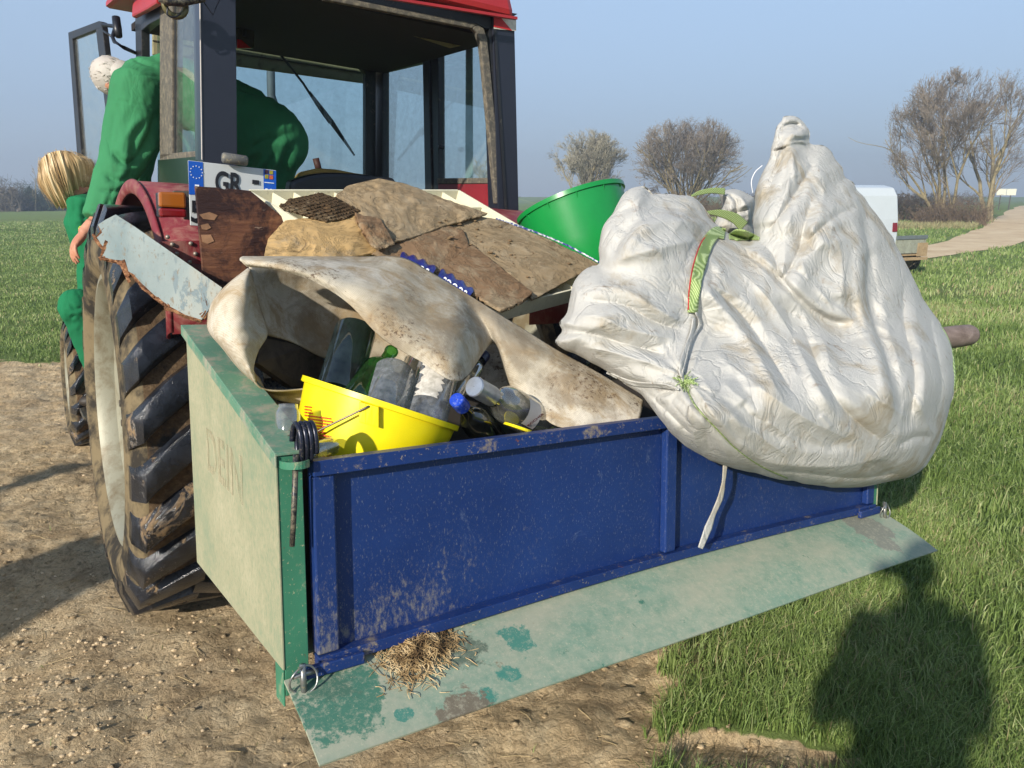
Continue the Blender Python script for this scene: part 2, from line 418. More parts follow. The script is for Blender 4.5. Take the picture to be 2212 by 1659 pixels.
for (r0, r1, a0, a1, n) in ((1.1, 5.5, 8, 50, 300000), (5.5, 14, 4, 46, 110000), (14, 60, 4, 42, 90000), (6.8, 60, -42, -14, 260000), (9, 60, -14, 4, 15000)):
    p_ = ring_scatter(r0, r1, a0, a1, n); rr_ = np.hypot(*p_.T); h_ = np.where(p_[:, 0] > 0, .085 + .0014 * rr_, .038 + .0010 * rr_)
    V = blades(p_, h_, .0030 * np.maximum(1, rr_ / 2.2)**.85 * np.where(p_[:, 0] > 0, 1, .7), .42); f = fbm(p_[:, 0] * 1.3, p_[:, 1] * 1.3, 3) + .5 * fbm(p_[:, 0] * .25, p_[:, 1] * .25, 3)
    dead = np.where(RNG.random(len(p_)) < .07 + .12 * np.clip(f, 0, 1), .45, 0); Vs.append(V); Cs.append(np.clip(.46 + f * .34 + RNG.normal(0, .15, len(p_)) + dead, 0, 1))
# a few straggling blades on the soil and dry stalks
p = np.stack([RNG.uniform(-2.3, 1.2, 300), RNG.uniform(1.0, 5, 300)], 1); lay(p, .03, .003, .8, .3)
p = scatter(2.4, 7, 2.6, 6.5, 2600); lay(p, .15, .004, .9, .45)
grass = blade_mesh('grass', Vs, GB, Cs); tag(grass, None, None, kind='stuff')

# small stones on the soil
V0 = np.array([(1,0,0),(-1,0,0),(0,1,0),(0,-1,0),(0,0,1),(0,0,-1),(.7,.7,.1),(-.7,.6,.1),(.6,-.7,-.1),(-.6,-.7,.2)])
bmx = bmesh.new(); bmesh.ops.create_icosphere(bmx, subdivisions=1, radius=1)
IV = np.array([v.co[:] for v in bmx.verts]); IF = [tuple(v.index for v in f.verts) for f in bmx.faces]; bmx.free()
mb = MB()
for i in range(2800):
    d = RNG.random()**1.4; x, y = RNG.uniform(-3.4, 1.2), .95 + d * 5.5
    if i % 2: x, y = RNG.normal(-1.75, .35), RNG.normal(2.05, .35)
    if grassness(np.array([x]), np.array([y]))[0] > -.02: continue
    r = .0025 + .007 * RNG.random()**4
    V = IV * r * (1 + RNG.normal(0, .18, IV.shape)) * np.array([1.2, 1, .65])
    mb.add(V + np.array([x, y, float(gz(np.array([x]), np.array([y]))[0]) + r * .25]), IF)
STONE = simple('stone', srgb(196, 174, 140), .9, var=.35, scale=3)
tag(obj('gravel', mb, STONE, smooth=False), None, None, kind='stuff')
mb = MB()
for i in range(700):
    x, y = RNG.uniform(-3.2, 1.4), .95 + RNG.random()**1.4 * 5; g_ = grassness(np.array([x]), np.array([y]))[0]
    if g_ > .1: continue
    z = float(gz(np.array([x]), np.array([y]))[0]) + .004; a = RNG.random() * 6.28; L = RNG.uniform(.01, .05); d = np.array([math.cos(a), math.sin(a), RNG.normal(0, .15)])
    p = np.array([x, y, z]); mb.tube([p - d * L, p + (0, 0, .003), p + d * L + RNG.normal(0, .004, 3)], RNG.uniform(.0006, .0014), 3, False)
tag(obj('straw_litter', mb, simple('straw', srgb(186, 164, 120), .8, var=.35, scale=5)), None, None, kind='stuff')
mb = MB()
for i in range(3200):                          # clods of dry earth
    x, y = RNG.uniform(-3.2, 1.6), .95 + RNG.random()**1.3 * 4.5; g_ = grassness(np.array([x]), np.array([y]))[0]
    if g_ > .08: continue
    r = .003 + .010 * RNG.random()**3 * (2.2 if g_ > -.25 else 1); V = IV * r * (1 + RNG.normal(0, .22, IV.shape)) * np.array([1.2, 1, .55])
    mb.add(V + np.array([x, y, float(gz(np.array([x]), np.array([y]))[0]) + r * .1]), IF)
tag(obj('earth_clods', mb, GROUND, smooth=True), None, None, kind='stuff')

# ------------------------------------------------------------------ paints
def worn_paint(name, col, dirt, amt, scale=6, metal_chip=None, rough=.45, streak=False):
    k = Mt(name); v = k.mapped((1, 1, .35)) if streak else None
    n1 = k.noise(scale, 9, .7, v); n2 = k.noise(scale * 6, 8, .8)
    c = k.ramp(k.noise(scale * .5, 4, .5), [(.3, tuple(x * .85 for x in col)), (.7, tuple(min(1, x * 1.15) for x in col))])
    f = k.math('ADD', k.math('MULTIPLY', n1, .65), k.math('MULTIPLY', n2, .35))
    f = k.ramp(f, [(.62 - amt * .35, 0.), (.70 - amt * .2, 1.)])
    c = k.mix(f, c, dirt)
    if metal_chip is not None:
        h = k.ramp(k.noise(scale * 2.6, 6, .75, None, .8), [(.665, 0.), (.68, 1.)])
        c = k.mix(h, c, metal_chip)
    sp = k.ramp(k.noise(170, 3, .6), [(.64, 0.), (.70, .6)]); c = k.mix(sp, c, tuple(min(1, x * 1.25) for x in dirt))
    r = k.math('ADD', k.math('MULTIPLY', f, .9 - rough), rough)
    return k.out(c, r, 0, k.bump(k.math('ADD', k.noise(90, 6, .6), f), .25, .0015), .4)
RUST = srgb(120, 74, 46)
BLUE = (.010, .032, .14)
k = Mt('blue_paint')       # tailgate: mud thrown up along its lower left
sx = k.n('ShaderNodeSeparateXYZ'); k.l(k.co, sx.inputs[0])
lo = k.math('MULTIPLY', k.ramp(sx.outputs[2], [(0., 1.), (.30, 0.)]), k.ramp(sx.outputs[0], [(0., 1.), (.55, .28), (1., .22)]))
n1 = k.noise(6, 9, .72, k.mapped((1, 1, .6))); n2 = k.noise(75, 8, .85, k.mapped((1, 1, .5)))
f = k.math('ADD', k.math('MULTIPLY', n1, .35), k.math('MULTIPLY', n2, .65))
f = k.math('ADD', f, k.math('MULTIPLY', lo, .18)); f = k.ramp(f, [(.61, 0.), (.72, .65)])
c = k.ramp(k.noise(3, 6, .6), [(.3, (.008, .026, .12)), (.7, (.013, .040, .165))])
c = k.mix(f, c, srgb(150, 142, 120))
c = k.mix(k.ramp(k.noise(300, 3, .7, k.mapped((1, 1, .4), (0, .3, 0))), [(.60, 0.), (.70, .45)]), c, srgb(132, 136, 140)); c = k.mix(k.ramp(k.noise(30, 9, .85, None, .4), [(.62, 0.), (.70, .45)]), c, srgb(120, 112, 96))
c = k.mix(k.ramp(k.noise(4.5, 9, .8, k.mapped((1, 1, .8)), 1.2), [(.63, 0.), (.70, .35)]), c, srgb(110, 124, 150))
c = k.mix(k.ramp(k.noise(9, 7, .78, None, 1.0), [(.71, 0.), (.72, 1.)]), c, RUST)
r = k.math('ADD', k.math('MULTIPLY', f, .5), .36)
BLUEP = k.out(c, r, 0, k.bump(f, .2, .001, k.bump(k.noise(3, 3, .5), .12, .02)), .45)
BLUEEDGE = worn_paint('blue_paint_worn', BLUE, srgb(150, 136, 108), .16, 14, RUST, .4)
# pale green side sheet under dry mud film
k = Mt('green_sheet')
n1 = k.noise(3.5, 8, .6); n2 = k.noise(120, 5, .7, k.mapped((1, 1, .5))); n3 = k.noise(38, 8, .75)
c = k.ramp(k.math('ADD', k.math('MULTIPLY', n1, .6), k.math('MULTIPLY', n3, .4)), [(.34, srgb(120, 138, 114)), (.5, srgb(156, 154, 126)), (.66, srgb(174, 168, 140))])
c = k.mix(k.ramp(n2, [(.42, .5), (.5, 0.)]), c, srgb(124, 142, 114))
GSHEET = k.out(c, .8, 0, k.bump(n2, .35, .0012), .25)
hl0, hr0 = np.array([.0, -.004, -.02]), np.array([BW, -.004, -.02]); pL0 = B.hit(690, 1655, 0, 0.0)
k = Mt('green_flap')
sx = k.n('ShaderNodeSeparateXYZ'); k.l(k.co, sx.inputs[0])
n1 = k.noise(2.6, 9, .68, k.mapped((1, 2, 1))); n2 = k.noise(22, 9, .78); n3 = k.noise(7, 8, .65, None, .6)
g = k.ramp(n2, [(.3, srgb(98, 138, 118)), (.7, srgb(134, 162, 142))])
f = k.math('ADD', k.math('MULTIPLY', n1, .7), k.math('MULTIPLY', n2, .3))
edge = k.math('MULTIPLY', k.ramp(sx.outputs[0], [(0., 1.), (.34, 0.)]), .13)
f = k.ramp(k.math('ADD', f, edge), [(.42, 0.12), (.62, .8)])
c = k.mix(f, g, srgb(172, 170, 148))
pn = k.noise(16, 8, .7)
for (px_, py_, rr_, col_) in ((735, 1520, .10, (.035, .17, .115)), (700, 1490, .06, (.07, .16, .11)), (1108, 1392, .045, (.045, .22, .17)), (1096, 1462, .028, (.045, .22, .17)), (1050, 1508, .024, (.045, .22, .17)), (868, 1550, .02, (.045, .22, .17)), (1010, 1535, .055, (.17, .13, .09)), (1000, 1425, .05, (.10, .14, .10)), (1880, 1150, .09, (.22, .22, .18))):  # the last, grey patch paints the cast shadow at the right corner
    q_ = fl(px_, py_, 0.3) if False else None
    r_ = B.A.T @ ray(px_, py_); p0_, e1_, e2_ = hl0, hr0 - hl0, pL0 - hl0; n_ = np.cross(e1_, e2_); kk_ = (n_ @ (p0_ - B.c)) / (n_ @ r_); q_ = B.c + r_ * kk_
    vm = k.n('ShaderNodeVectorMath'); vm.operation = 'DISTANCE'; k.l(k.co, vm.inputs[0]); vm.inputs[1].default_value = tuple(q_)
    dd_ = k.math('ADD', k.math('DIVIDE', vm.outputs['Value'], rr_), k.math('MULTIPLY', k.math('SUBTRACT', pn, .5), -3.2)); c = k.mix(k.ramp(dd_, [(.80, .9), (.95, 0.)]), c, col_)
c = k.mix(k.ramp(n3, [(.67, 0.), (.685, .8)]), c, srgb(40, 108, 90)); c = k.mix(k.ramp(k.noise(60, 9, .85), [(.5, 0.), (.62, .5)]), c, srgb(186, 182, 158))
c = k.mix(k.ramp(k.noise(11, 7, .75, None, .3), [(.68, 0.), (.72, .8)]), c, srgb(128, 108, 84))
c = k.mix(k.ramp(k.noise(200, 3, .6), [(.66, 0.), (.7, .6)]), c, srgb(206, 198, 166))
GFLAP = k.out(c, .62, 0, k.bump(k.noise(50, 8, .7), .3, .002), .4)
GEDGE = worn_paint('green_paint', srgb(60, 122, 94), srgb(170, 160, 128), .20, 14, srgb(96, 70, 50), .5)
GTOP = worn_paint('green_flange_paint', srgb(92, 136, 112), srgb(158, 148, 130), .42, 9, srgb(84, 60, 44), .55)
STEEL = simple('old_steel', srgb(112, 106, 98), .5, .6, srgb(96, 78, 60), .5, 20)
DARKST = simple('dark_steel', srgb(52, 54, 60), .35, .5, srgb(150, 140, 116), .55, 40)
BLACK = simple('black_paint', (.012, .013, .018), .38, 0, srgb(110, 100, 84), .12, 9)

box = thing('transport_box', None, 'green and blue steel transport box with a blue tailgate on the back of the tractor', 'transport box', M=B.M)
def bw(P): return B.W(P)
def bbox_(name, lo, hi, m, bev=.0015, par=None): mb = MB(); mb.box(lo, hi, B); return obj(name, mb, m, par or box, bevel=bev)
TOPZ = lambda y: BHR + (BHF - BHR) * y / BD
def side(x0, x1, nm, outer):
    y0, y1 = 0.0, BD
    P = [(x0, y0, 0), (x0, y1, 0.0), (x0, y1, TOPZ(y1)), (x0, y0, TOPZ(y0))]
    Q = [(x1, a, b) for _, a, b in P]
    mb = MB(); mb.prism(bw(P), bw(Q)); return obj(nm, mb, GSHEET, box, bevel=.001)
side(0, .004, 'side_panel', 0)
side(BW - .004, BW, 'side_panel', 0)
# flanges along the side tops, rear posts, lower skirt
for sx0, sx1 in ((-.002, .075), (BW - .075, BW + .002)):
    mb = MB(); z = lambda y, d: TOPZ(y) + d
    sl_ = [(sx0, -.004, z(0, 0)), (sx1, -.004, z(0, 0)), (sx1, BD + .055, z(BD + .055, 0)), (sx0, BD + .055, z(BD + .055, 0))]
    top = [(a, b, c + .006) for a, b, c in sl_]; mb.prism(bw(sl_), bw(top))
    xo = sx0 if sx0 < 1 else sx1 - .004
    lip = [(xo, -.004, z(0, -.022)), (xo + .004, -.004, z(0, -.022)), (xo + .004, BD + .055, z(BD + .055, -.022)), (xo, BD + .055, z(BD + .055, -.022))]
    lt = [(a, b, c + .022) for a, b, c in lip]; mb.prism(bw(lip), bw(lt))
    obj('top_flange', mb, GTOP, box, bevel=.0015)
for a, b in ((.0045, .052), (BW - .052, BW - .0045)):
    bbox_('corner_post', (a, .002, -.055), (b, .034, BHR - .001), GEDGE)
bbox_('floor', (.006, .04, .0), (BW - .006, BD - .01, .006), GFLAP)
mb = MB(); mb.prism(bw([(.006, BD - .01, 0), (BW - .006, BD - .01, 0), (BW - .006, BD - .006, 0), (.006, BD - .006, 0)]),
                    bw([(.006, BD - .01, .33), (BW - .006, BD - .01, .33), (BW - .006, BD - .006, .33), (.006, BD - .006, .33)]))
obj('front_panel', mb, GSHEET, box)
bbox_('side_skirt', (0.0, .002, -.075), (.004, .05, -.001), GEDGE)
# tailgate (slightly bowed like the real one)
def bow(x): t = x / BW; return .022 * math.sin(math.pi * min(1, max(0, t)))
gx0, gx1 = .066, BW - .045
TG = thing('tailgate', None, None, None, M=B.M @ Matrix.Translation((gx0, 0, 0))); del_ = TG
TG.parent = box; TG.matrix_parent_inverse = Matrix.Identity(4); TG.matrix_basis = Matrix.Translation((gx0, 0, 0))
def gate_strip(name, z0, z1, y0, y1, m, x0=gx0, x1=gx1, n=24, par=TG, bev=.0015):
    mb = MB(); ring = []
    for x in np.linspace(x0, x1, n):
        o = bow(x); ring.append(bw([(x, y0, z0 + o), (x, y1, z0 + o), (x, y1, z1 + o * .15), (x, y0, z1 + o * .15)]) if z1 > .2 and z0 < .2 else
                                 bw([(x, y0, z0 + (o if z0 < .2 else o*.15)), (x, y1, z0 + (o if z0 < .2 else o*.15)), (x, y1, z1 + (o if z1 < .2 else o*.15)), (x, y0, z1 + (o if z1 < .2 else o*.15))]))
    V = np.vstack(ring); F = [tuple(range(4))[::-1], tuple((n-1)*4 + i for i in range(4))]
    for i in range(n - 1):
        for j in range(4): F.append((i*4+j, i*4+(j+1) % 4, (i+1)*4+(j+1) % 4, (i+1)*4+j))
    mb.add(V, F); return obj(name, mb, m, par, bevel=bev)
TH = .405
gate_strip('gate_sheet', .006, TH - .004, .012, .017, BLUEP, bev=0)
gate_strip('top_rail', TH - .03, TH, -.020, .010, BLUEEDGE)
gate_strip('bottom_rail', -.012, .012, -.020, .010, BLUEEDGE)
def stile(x0, x1, d=-.012):
    mb = MB(); o0, o1 = bow(x0), bow(x1)
    mb.prism(bw([(x0, d, .013 + o0), (x1, d, .013 + o1), (x1, .011, .013 + o1), (x0, .011, .013 + o0)]),
             bw([(x0, d, TH - .031), (x1, d, TH - .031), (x1, .011, TH - .031), (x0, .011, TH - .031)]))
    obj('stile', mb, BLUEP, TG, bevel=.004)
stile(gx0, gx0 + .045); stile(BW / 2 - .02, BW / 2 + .02); stile(gx1 - .04, gx1)
# hinge lug at the lower left with its pin and split ring, same on the right
for hx, s in ((.055, 1), (BW - .06, -1)):
    mb = MB(); z0 = -.012
    xs = sorted((hx - .02 * s, hx + .10 * s)); mb.box((xs[0], -.034, z0 - .004), (xs[1], -.021, z0 + .02), B)
    lug = obj('hinge_lug', mb, BLUEEDGE, TG, bevel=.003)
    mb = MB(); c = np.array([hx - .03 * s, -.045, z0 + .005]); a = np.linspace(0, 2 * math.pi, 37)
    mb.tube(bw(np.stack([c[0] + .027 * np.cos(a), c[1] + .005 * np.sin(2 * a), c[2] + .027 * np.sin(a)], 1)), .0022, 8, False)
    mb.tube(bw([c + (0, 0, -.032), c + (0, 0.004, .03)]), .006, 10); mb.tube(bw([c + (-.02, 0, .012), c + (.03, .01, .006)]), .005, 10)
    obj('ring_pin', mb, simple('galvanised', srgb(150, 152, 150), .35, .8, DUST, .4, 40), lug, smooth=True)
# spring latch at the upper left
ls = B.hit(652, 955, 1, -.012)
mb = MB(); a = np.linspace(0, 2 * math.pi * 3.6, 150); cx_, cz_ = ls[0] - .012, ls[2]
P = np.stack([cx_ + a / a[-1] * .034, ls[1] + .020 * np.cos(a), cz_ + .036 * np.sin(a)], 1)
mb.tube(bw(P), .0052, 8); latch = obj('spring_latch', mb, simple('spring_black', (.016, .019, .035), .28, .3, srgb(160, 150, 125), .3, 60), box, smooth=True)
r0 = B.hit(640, 1005, 1, -.026); r1 = B.hit(631, 1180, 1, -.026)
mb = MB(); mb.tube(bw([r0 + (0, 0, .02), (r0 + r1) / 2, r1]), [.0055, .0055, .005], 10); obj('latch_rod', mb, DARKST, latch, smooth=True)
mb = MB(); a = np.linspace(math.pi * .95, 2.05 * math.pi, 14); cc = B.hit(636, 1000, 1, -.01)
band = np.array([[(cc[0] + .026 * math.cos(t), cc[1] + .030 * math.sin(t), cc[2] + dz) for dz in (-.007, .007)] for t in a])
mb.grid(bw(band.reshape(-1, 3)).reshape(band.shape)); obj('latch_keeper', mb, GEDGE, latch, solid=.003)
# worn lettering on the side sheet
def text_mesh(s, size, M, mat, name, parent, ext=.0006, bold=0.0, sx=1.0, lift=0, spacing=1.0):
    cu = bpy.data.curves.new(name, 'FONT'); cu.body = s; cu.size = size; cu.extrude = ext; cu.offset = bold; cu.space_character = spacing
    o = bpy.data.objects.new(name, cu); COL.objects.link(o)
    dg = bpy.context.evaluated_depsgraph_get(); me = bpy.data.meshes.new_from_object(o.evaluated_get(dg))
    bpy.data.objects.remove(o); me.materials.clear(); me.materials.append(mat)
    A = ROOTS[parent].inverted() @ M @ Matrix.Diagonal((sx, 1, 1, 1)); me.transform(A)
    r = bpy.data.objects.new(name, me); COL.objects.link(r); r.parent = parent; return r
def basis(o, x, y):
    x = Vector(x).normalized(); y = Vector(y); y = (y - x * y.dot(x)).normalized(); z = x.cross(y)
    return Matrix.Translation(Vector(o)) @ Matrix((x, y, z)).transposed().to_4x4()
k = Mt('faded_lettering'); n = k.noise(60, 6, .75, k.mapped((1, 1, .35)))
LTP = k; LETTER = k.out(k.ramp(n, [(.40, srgb(166, 160, 130)), (.60, srgb(200, 192, 160))]), .85)
_tr = k.n('ShaderNodeBsdfTransparent'); _ms = k.n('ShaderNodeMixShader'); k.l(k.ramp(k.noise(22, 8, .8, k.mapped((1, 1, .25))), [(.40, 1.), (.62, .25)]), _ms.inputs[0]); k.l(k.b.outputs[0], _ms.inputs[1]); k.l(_tr.outputs[0], _ms.inputs[2]); k.l(_ms.outputs[0], [n for n in k.t.nodes if n.type == 'OUTPUT_MATERIAL'][0].inputs[0])
l0 = B.hit(446, 1010, 0, -.0012); l1 = B.hit(545, 1110, 0, -.0012)
o0 = B.w(l0); dx = B.w(l1) - o0
text_mesh('DEIN', .15, basis(o0, tuple(dx), tuple(B.A @ np.array([0, 0, 1.]))) , LETTER, 'faded_lettering', box, .0001, .003)
# flap hanging out below the tailgate
def fl(x, y, X): return B.hit(x, y, 0, X)
pL = fl(690, 1655, 0.0); pR = fl(2025, 1190, BW + .0)
print('flap', pL, pR)
hl, hr = np.array([.0, -.004, -.02]), np.array([BW, -.004, -.02])
G = []
for t in np.linspace(0, 1, 40):
    a = hl * (1 - t) + hr * t; b = pL * (1 - t) + pR * t
    a = a + np.array([0, 0, bow(a[0])]); b = b + np.array([0, 0, .010 * math.sin(math.pi * t) - .012 * math.sin(math.pi * t)**2])
    G.append([a * (1 - s) + b * s + np.array([0, 0, .006 * math.sin(math.pi * s)]) for s in np.linspace(0, 1, 10)])
G = np.array(G); mb = MB(); mb.grid(bw(G.reshape(-1, 3)).reshape(G.shape))
flap = obj('loading_flap', mb, GFLAP, box, solid=.005)
FLAPG = G
def flap_pt(x, y):                             # photo pixel onto the flap plane (world)
    p0, e1, e2 = G[0, 0], G[-1, 0] - G[0, 0], G[0, -1] - G[0, 0]; n = np.cross(e1, e2); r = B.A.T @ ray(x, y)
    kk = (n @ (p0 - B.c)) / (n @ r); return B.w(B.c + r * kk)
# dry grass clump lying on the flap
mb = MB(); c0 = flap_pt(905, 1425); nrm = B.A @ np.cross(G[-1, 0] - G[0, 0], G[0, -1] - G[0, 0]); nrm = nrm / np.linalg.norm(nrm); nrm *= np.sign(nrm[2])
for i in range(760):
    px_, py_ = 915 + RNG.normal(0, 36), 1402 + RNG.normal(0, 17)
    if i % 4 == 0: px_, py_ = 880 + RNG.normal(0, 28), 1445 + RNG.normal(0, 24)
    p = flap_pt(px_, py_); L = RNG.uniform(.02, .06) * (1 if i % 9 else 1.6); a = RNG.random() * 6.28; d = np.array([math.cos(a), math.sin(a), 0]); d -= nrm * (d @ nrm)
    q = np.cross(nrm, d); hgt = .003 + RNG.random() * .020 * math.exp(-((px_ - 905)**2 + (py_ - 1408)**2) / 2600); cv = RNG.normal(0, 1.6); ph_ = RNG.random() * 6
    pts = [p + d * L * t + q * L * (cv * t * t + .12 * math.sin(7 * t + ph_)) + nrm * (hgt * (1.1 - t * t * 3) + .004 + .010 * abs(math.sin(4 * t + ph_))) for t in np.linspace(-.5, .5, 8)]
    mb.tube(pts, RNG.uniform(.0005, .0011), 4, False)
k = Mt('dry_grass'); HAY = k.out(k.ramp(k.noise(30, 3, .5), [(.35, srgb(96, 74, 46)), (.5, srgb(170, 142, 98)), (.68, srgb(214, 190, 146))]), .8)
tag(obj('dry_grass_clump', mb, HAY), 'matted clump of dry grass lying on the pale green flap', 'grass clump')

# ------------------------------------------------------------------ tractor
BLKTRIM = simple('black_trim', srgb(34, 35, 38), .42, 0, srgb(104, 98, 86), .3, 14, spec=.5)
RUBBER = simple('grey_rubber', srgb(86, 82, 74), .75, 0, srgb(140, 130, 110), .5, 18, bump=.4, bscale=80)
NAVY = simple('dark_pillar_paint', srgb(36, 39, 50), .30, 0, srgb(120, 116, 104), .06, 6, var=.1, bump=.06)
RED = simple('red_paint', srgb(122, 40, 46), .5, 0, srgb(150, 110, 96), .5, 5, var=.25)
REDROOF = simple('red_roof', srgb(168, 40, 42), .4, 0, srgb(150, 110, 90), .12, 4, var=.15)
DGREEN = simple('dark_green_panel', srgb(34, 52, 42), .4, 0, srgb(90, 90, 76), .2, 6)
KHAKI = simple('khaki_visor', srgb(150, 144, 108), .8, 0, srgb(80, 76, 60), .4, 6)
CEIL = simple('cab_lining', srgb(30, 20, 18), .85, 0, srgb(60, 52, 44), .2, 9)
GLASS = glassy('window_glass', (.86, .93, .93), .22, .035)
GLASSB = glassy('tinted_glass', (.78, .89, .90), .22, .03)
trac = thing('tractor', None, 'old red tractor with a black framed cab, open glass door and muddy rear tyre', 'tractor', M=T.M)
def tpoly(name, pts, ax, val, thick, mat, par=None, bevel=0.0, v2=None):
    """outline surveyed on a plane of the tractor frame, given thickness along the plane's normal"""
    P = np.array([T.hit(x, y, ax, val) for x, y in pts]); Q = P.copy(); Q[:, ax] += thick
    mb = MB(); mb.prism(T.W(P), T.W(Q)); return obj(name, mb, mat, par or trac, bevel=bevel)
def ttube(name, pts, r, mat, par=None, seg=8):
    mb = MB(); mb.tube(T.W(np.array(pts)), r, seg); return obj(name, mb, mat, par or trac, smooth=True)
# --- wheels
def MXw(cx, cy, cz): return np.array(T.M @ Matrix.Translation((cx, cy, cz)) @ Matrix(((0, 0, 1, 0), (1, 0, 0, 0), (0, 1, 0, 0), (0, 0, 0, 1))))
k = Mt('tyre_mud')
n1 = k.noise(9, 9, .72); n2 = k.noise(60, 8, .75)
f = k.ramp(n1, [(.36, 0.), (.47, 1.)])
mudc = k.ramp(n2, [(.25, srgb(64, 48, 32)), (.5, srgb(104, 82, 56)), (.75, srgb(144, 120, 88))])
c = k.mix(f, srgb(26, 28, 32), mudc); r = k.math('ADD', k.math('MULTIPLY', f, .55), .3)
TMUD = k.out(c, r, 0, k.bump(n2, 1.0, .012, k.bump(n1, .8, .03)), .5)
k = Mt('tyre_lug')
n1 = k.noise(5, 9, .75, None, .5); n2 = k.noise(70, 8, .75)
f = k.ramp(n1, [(.57, 0.), (.61, 1.)]); mudc = k.ramp(n2, [(.3, srgb(90, 70, 48)), (.7, srgb(160, 134, 98))])
c = k.mix(f, k.ramp(k.noise(14, 6, .6), [(.4, srgb(20, 22, 27)), (.7, srgb(44, 48, 56))]), mudc)
r = k.math('ADD', k.math('MULTIPLY', f, .6), .16)
TLUG = k.out(c, r, 0, k.bump(k.math('ADD', n2, k.math('MULTIPLY', f, 1.5)), .5, .006), .6)
k = Mt('dusty_sidewall')
n1 = k.noise(6, 8, .7); f = k.ramp(n1, [(.42, 0.), (.56, 1.)])
c = k.mix(f, srgb(52, 48, 42), srgb(122, 108, 82)); TSIDE = k.out(c, .85, 0, k.bump(k.noise(40, 6, .7), .4, .006), .2)
k = Mt('rim_paint')
n1 = k.noise(5, 8, .7, k.mapped((1, 1, 1)), .4); f = k.ramp(n1, [(.45, 0.), (.6, 1.)])
c = k.mix(f, srgb(150, 148, 130), srgb(118, 106, 82)); TRIM_ = k.out(c, .5, .15, k.bump(k.noise(50, 6, .7), .3, .004), .5)
def wheel(name, cx, cy, R, W, rimR, nlug, lug_h, hub=True, left=True):
    Mx = MXw(cx, cy, R)
    w = MB(); rt = R - lug_h
    tyre_prof = [(rimR, .06*W/.42), (rimR + .03, .03*W/.42), (rimR + (rt-rimR)*.35, -.004), (rimR + (rt-rimR)*.7, .004), (rt - .018, .025), (rt, .06*W/.42), (rt + .006, W/2),
                 (rt, W - .06*W/.42), (rt - .018, W - .025), (rimR + (rt-rimR)*.7, W - .004), (rimR + (rt-rimR)*.35, W + .004), (rimR + .03, W - .03), (rimR, W - .06)]
    prof = catmull(np.array(tyre_prof), 49)
    w.lathe(prof, 120, Mx); nf = len(w.f)
    ty = obj('tyre', w, [TMUD, TSIDE], trac, smooth=True, mi=[1 if (i // 120) < 19 else 0 for i in range(nf)])
    # lugs: curved bars from each shoulder towards the centre, tread moulded into the tyre
    lb = MB()
    for side_ in (0, 1):
        for q in range(nlug):
            a0 = 2 * math.pi * (q + .5 * side_) / nlug; rows = []
            for t in np.linspace(-.12, 1, 12):
                tt = max(t, 0); x = (.012 + tt * (W * .53 - .012)) if side_ == 0 else (W - .012 - tt * (W * .53 - .012))
                if t < 0: x = .012 - .012 if side_ == 0 else W
                ac = a0 - (tt ** .72) * (.27 * .75 / R)
                h = lug_h * (1 - .10 * tt) ; base = rt - .02 if t >= 0 else rt - .09
                hw = (.076 - .010 * tt) * min(1, .86 + .3*tt) * R / .75; tw = hw * .74
                rr = [(base, ac - hw), (rt + h * .9, ac - tw), (rt + h, ac - tw * .8), (rt + h * 1.02, ac), (rt + h, ac + tw * .8), (rt + h * .9, ac + tw), (base, ac + hw)]
                if t < 0: rr = [(base + (r_ - base) * .35 if r_ > base + .01 else base, a_) for r_, a_ in rr]; 
                rows.append([(r_ * math.cos(a_ / 1), r_ * math.sin(a_ / 1), x) for r_, a_ in [(p[0], ac + (p[1] - ac) / (R) * 1.0) for p in rr]])
            G = np.array(rows); m, n = G.shape[:2]
            V = G.reshape(-1, 3) @ Mx[:3, :3].T + Mx[:3, 3]
            F = [(i*n+j, i*n+j+1, (i+1)*n+j+1, (i+1)*n+j) for i in range(m-1) for j in range(n-1)] + [tuple(range(n)), tuple((m-1)*n + j for j in range(n))[::-1]]
            lb.add(V, F)
    obj('tread', lb, TLUG, ty, auto=50)
    r = MB()
    rp = [(rimR + .028, .045), (rimR + .03, .03), (rimR + .012, .028), (rimR - .004, .05), (rimR - .01, .10), (rimR - .05, .115), (rimR - .055, .17), (rimR - .09, .19), (rimR - .12, .17), (rimR * .5, .13), (rimR * .30, .13), (rimR * .28, .09), (rimR*.12, .085), (.001, .085)]
    rp = [(max(a, .001), b * W / .42) for a, b in rp]
    r.lathe(rp, 72, Mx); rim = obj('rim', r, TRIM_, trac, solid=.006, auto=50)
    for i in range(8):
        hb = MB(); a = i * math.pi / 4; c = np.array([rimR*.21*math.cos(a), rimR*.21*math.sin(a), .08*W/.42]); M2 = Mx @ np.array(Matrix.Translation(Vector(c)))
        hb.lathe([(.001, -.012), (.014, -.012), (.014, .012)], 6, M2); obj('wheel_nut', hb, STEEL, rim)
    return ty
wheel('rear', -.045, .06, .79, .43, .50, 25, .042)
wheel('front', -.02, 2.42, .43, .27, .24, 18, .026)
wheel('rear', 1.72, .06, .79, .43, .50, 22, .042)
wheel('front', 1.75, 2.42, .43, .27, .24, 18, .026)
mb = MB(); mb.tube(T.W([(.3, .06, .79), (1.8, .06, .79)]), .09, 16); mb.tube(T.W([(.2, 2.42, .43), (1.85, 2.42, .43)]), .05, 12)
mb.box((.78, -.1, .55), (1.32, 2.0, .98), T); obj('axle_housing', mb, DARKST, trac, bevel=.02)
mb = MB(); mb.box((.76, 1.75, .85), (1.34, 3.1, 1.52), T); obj('bonnet', mb, RED, trac, bevel=.06)
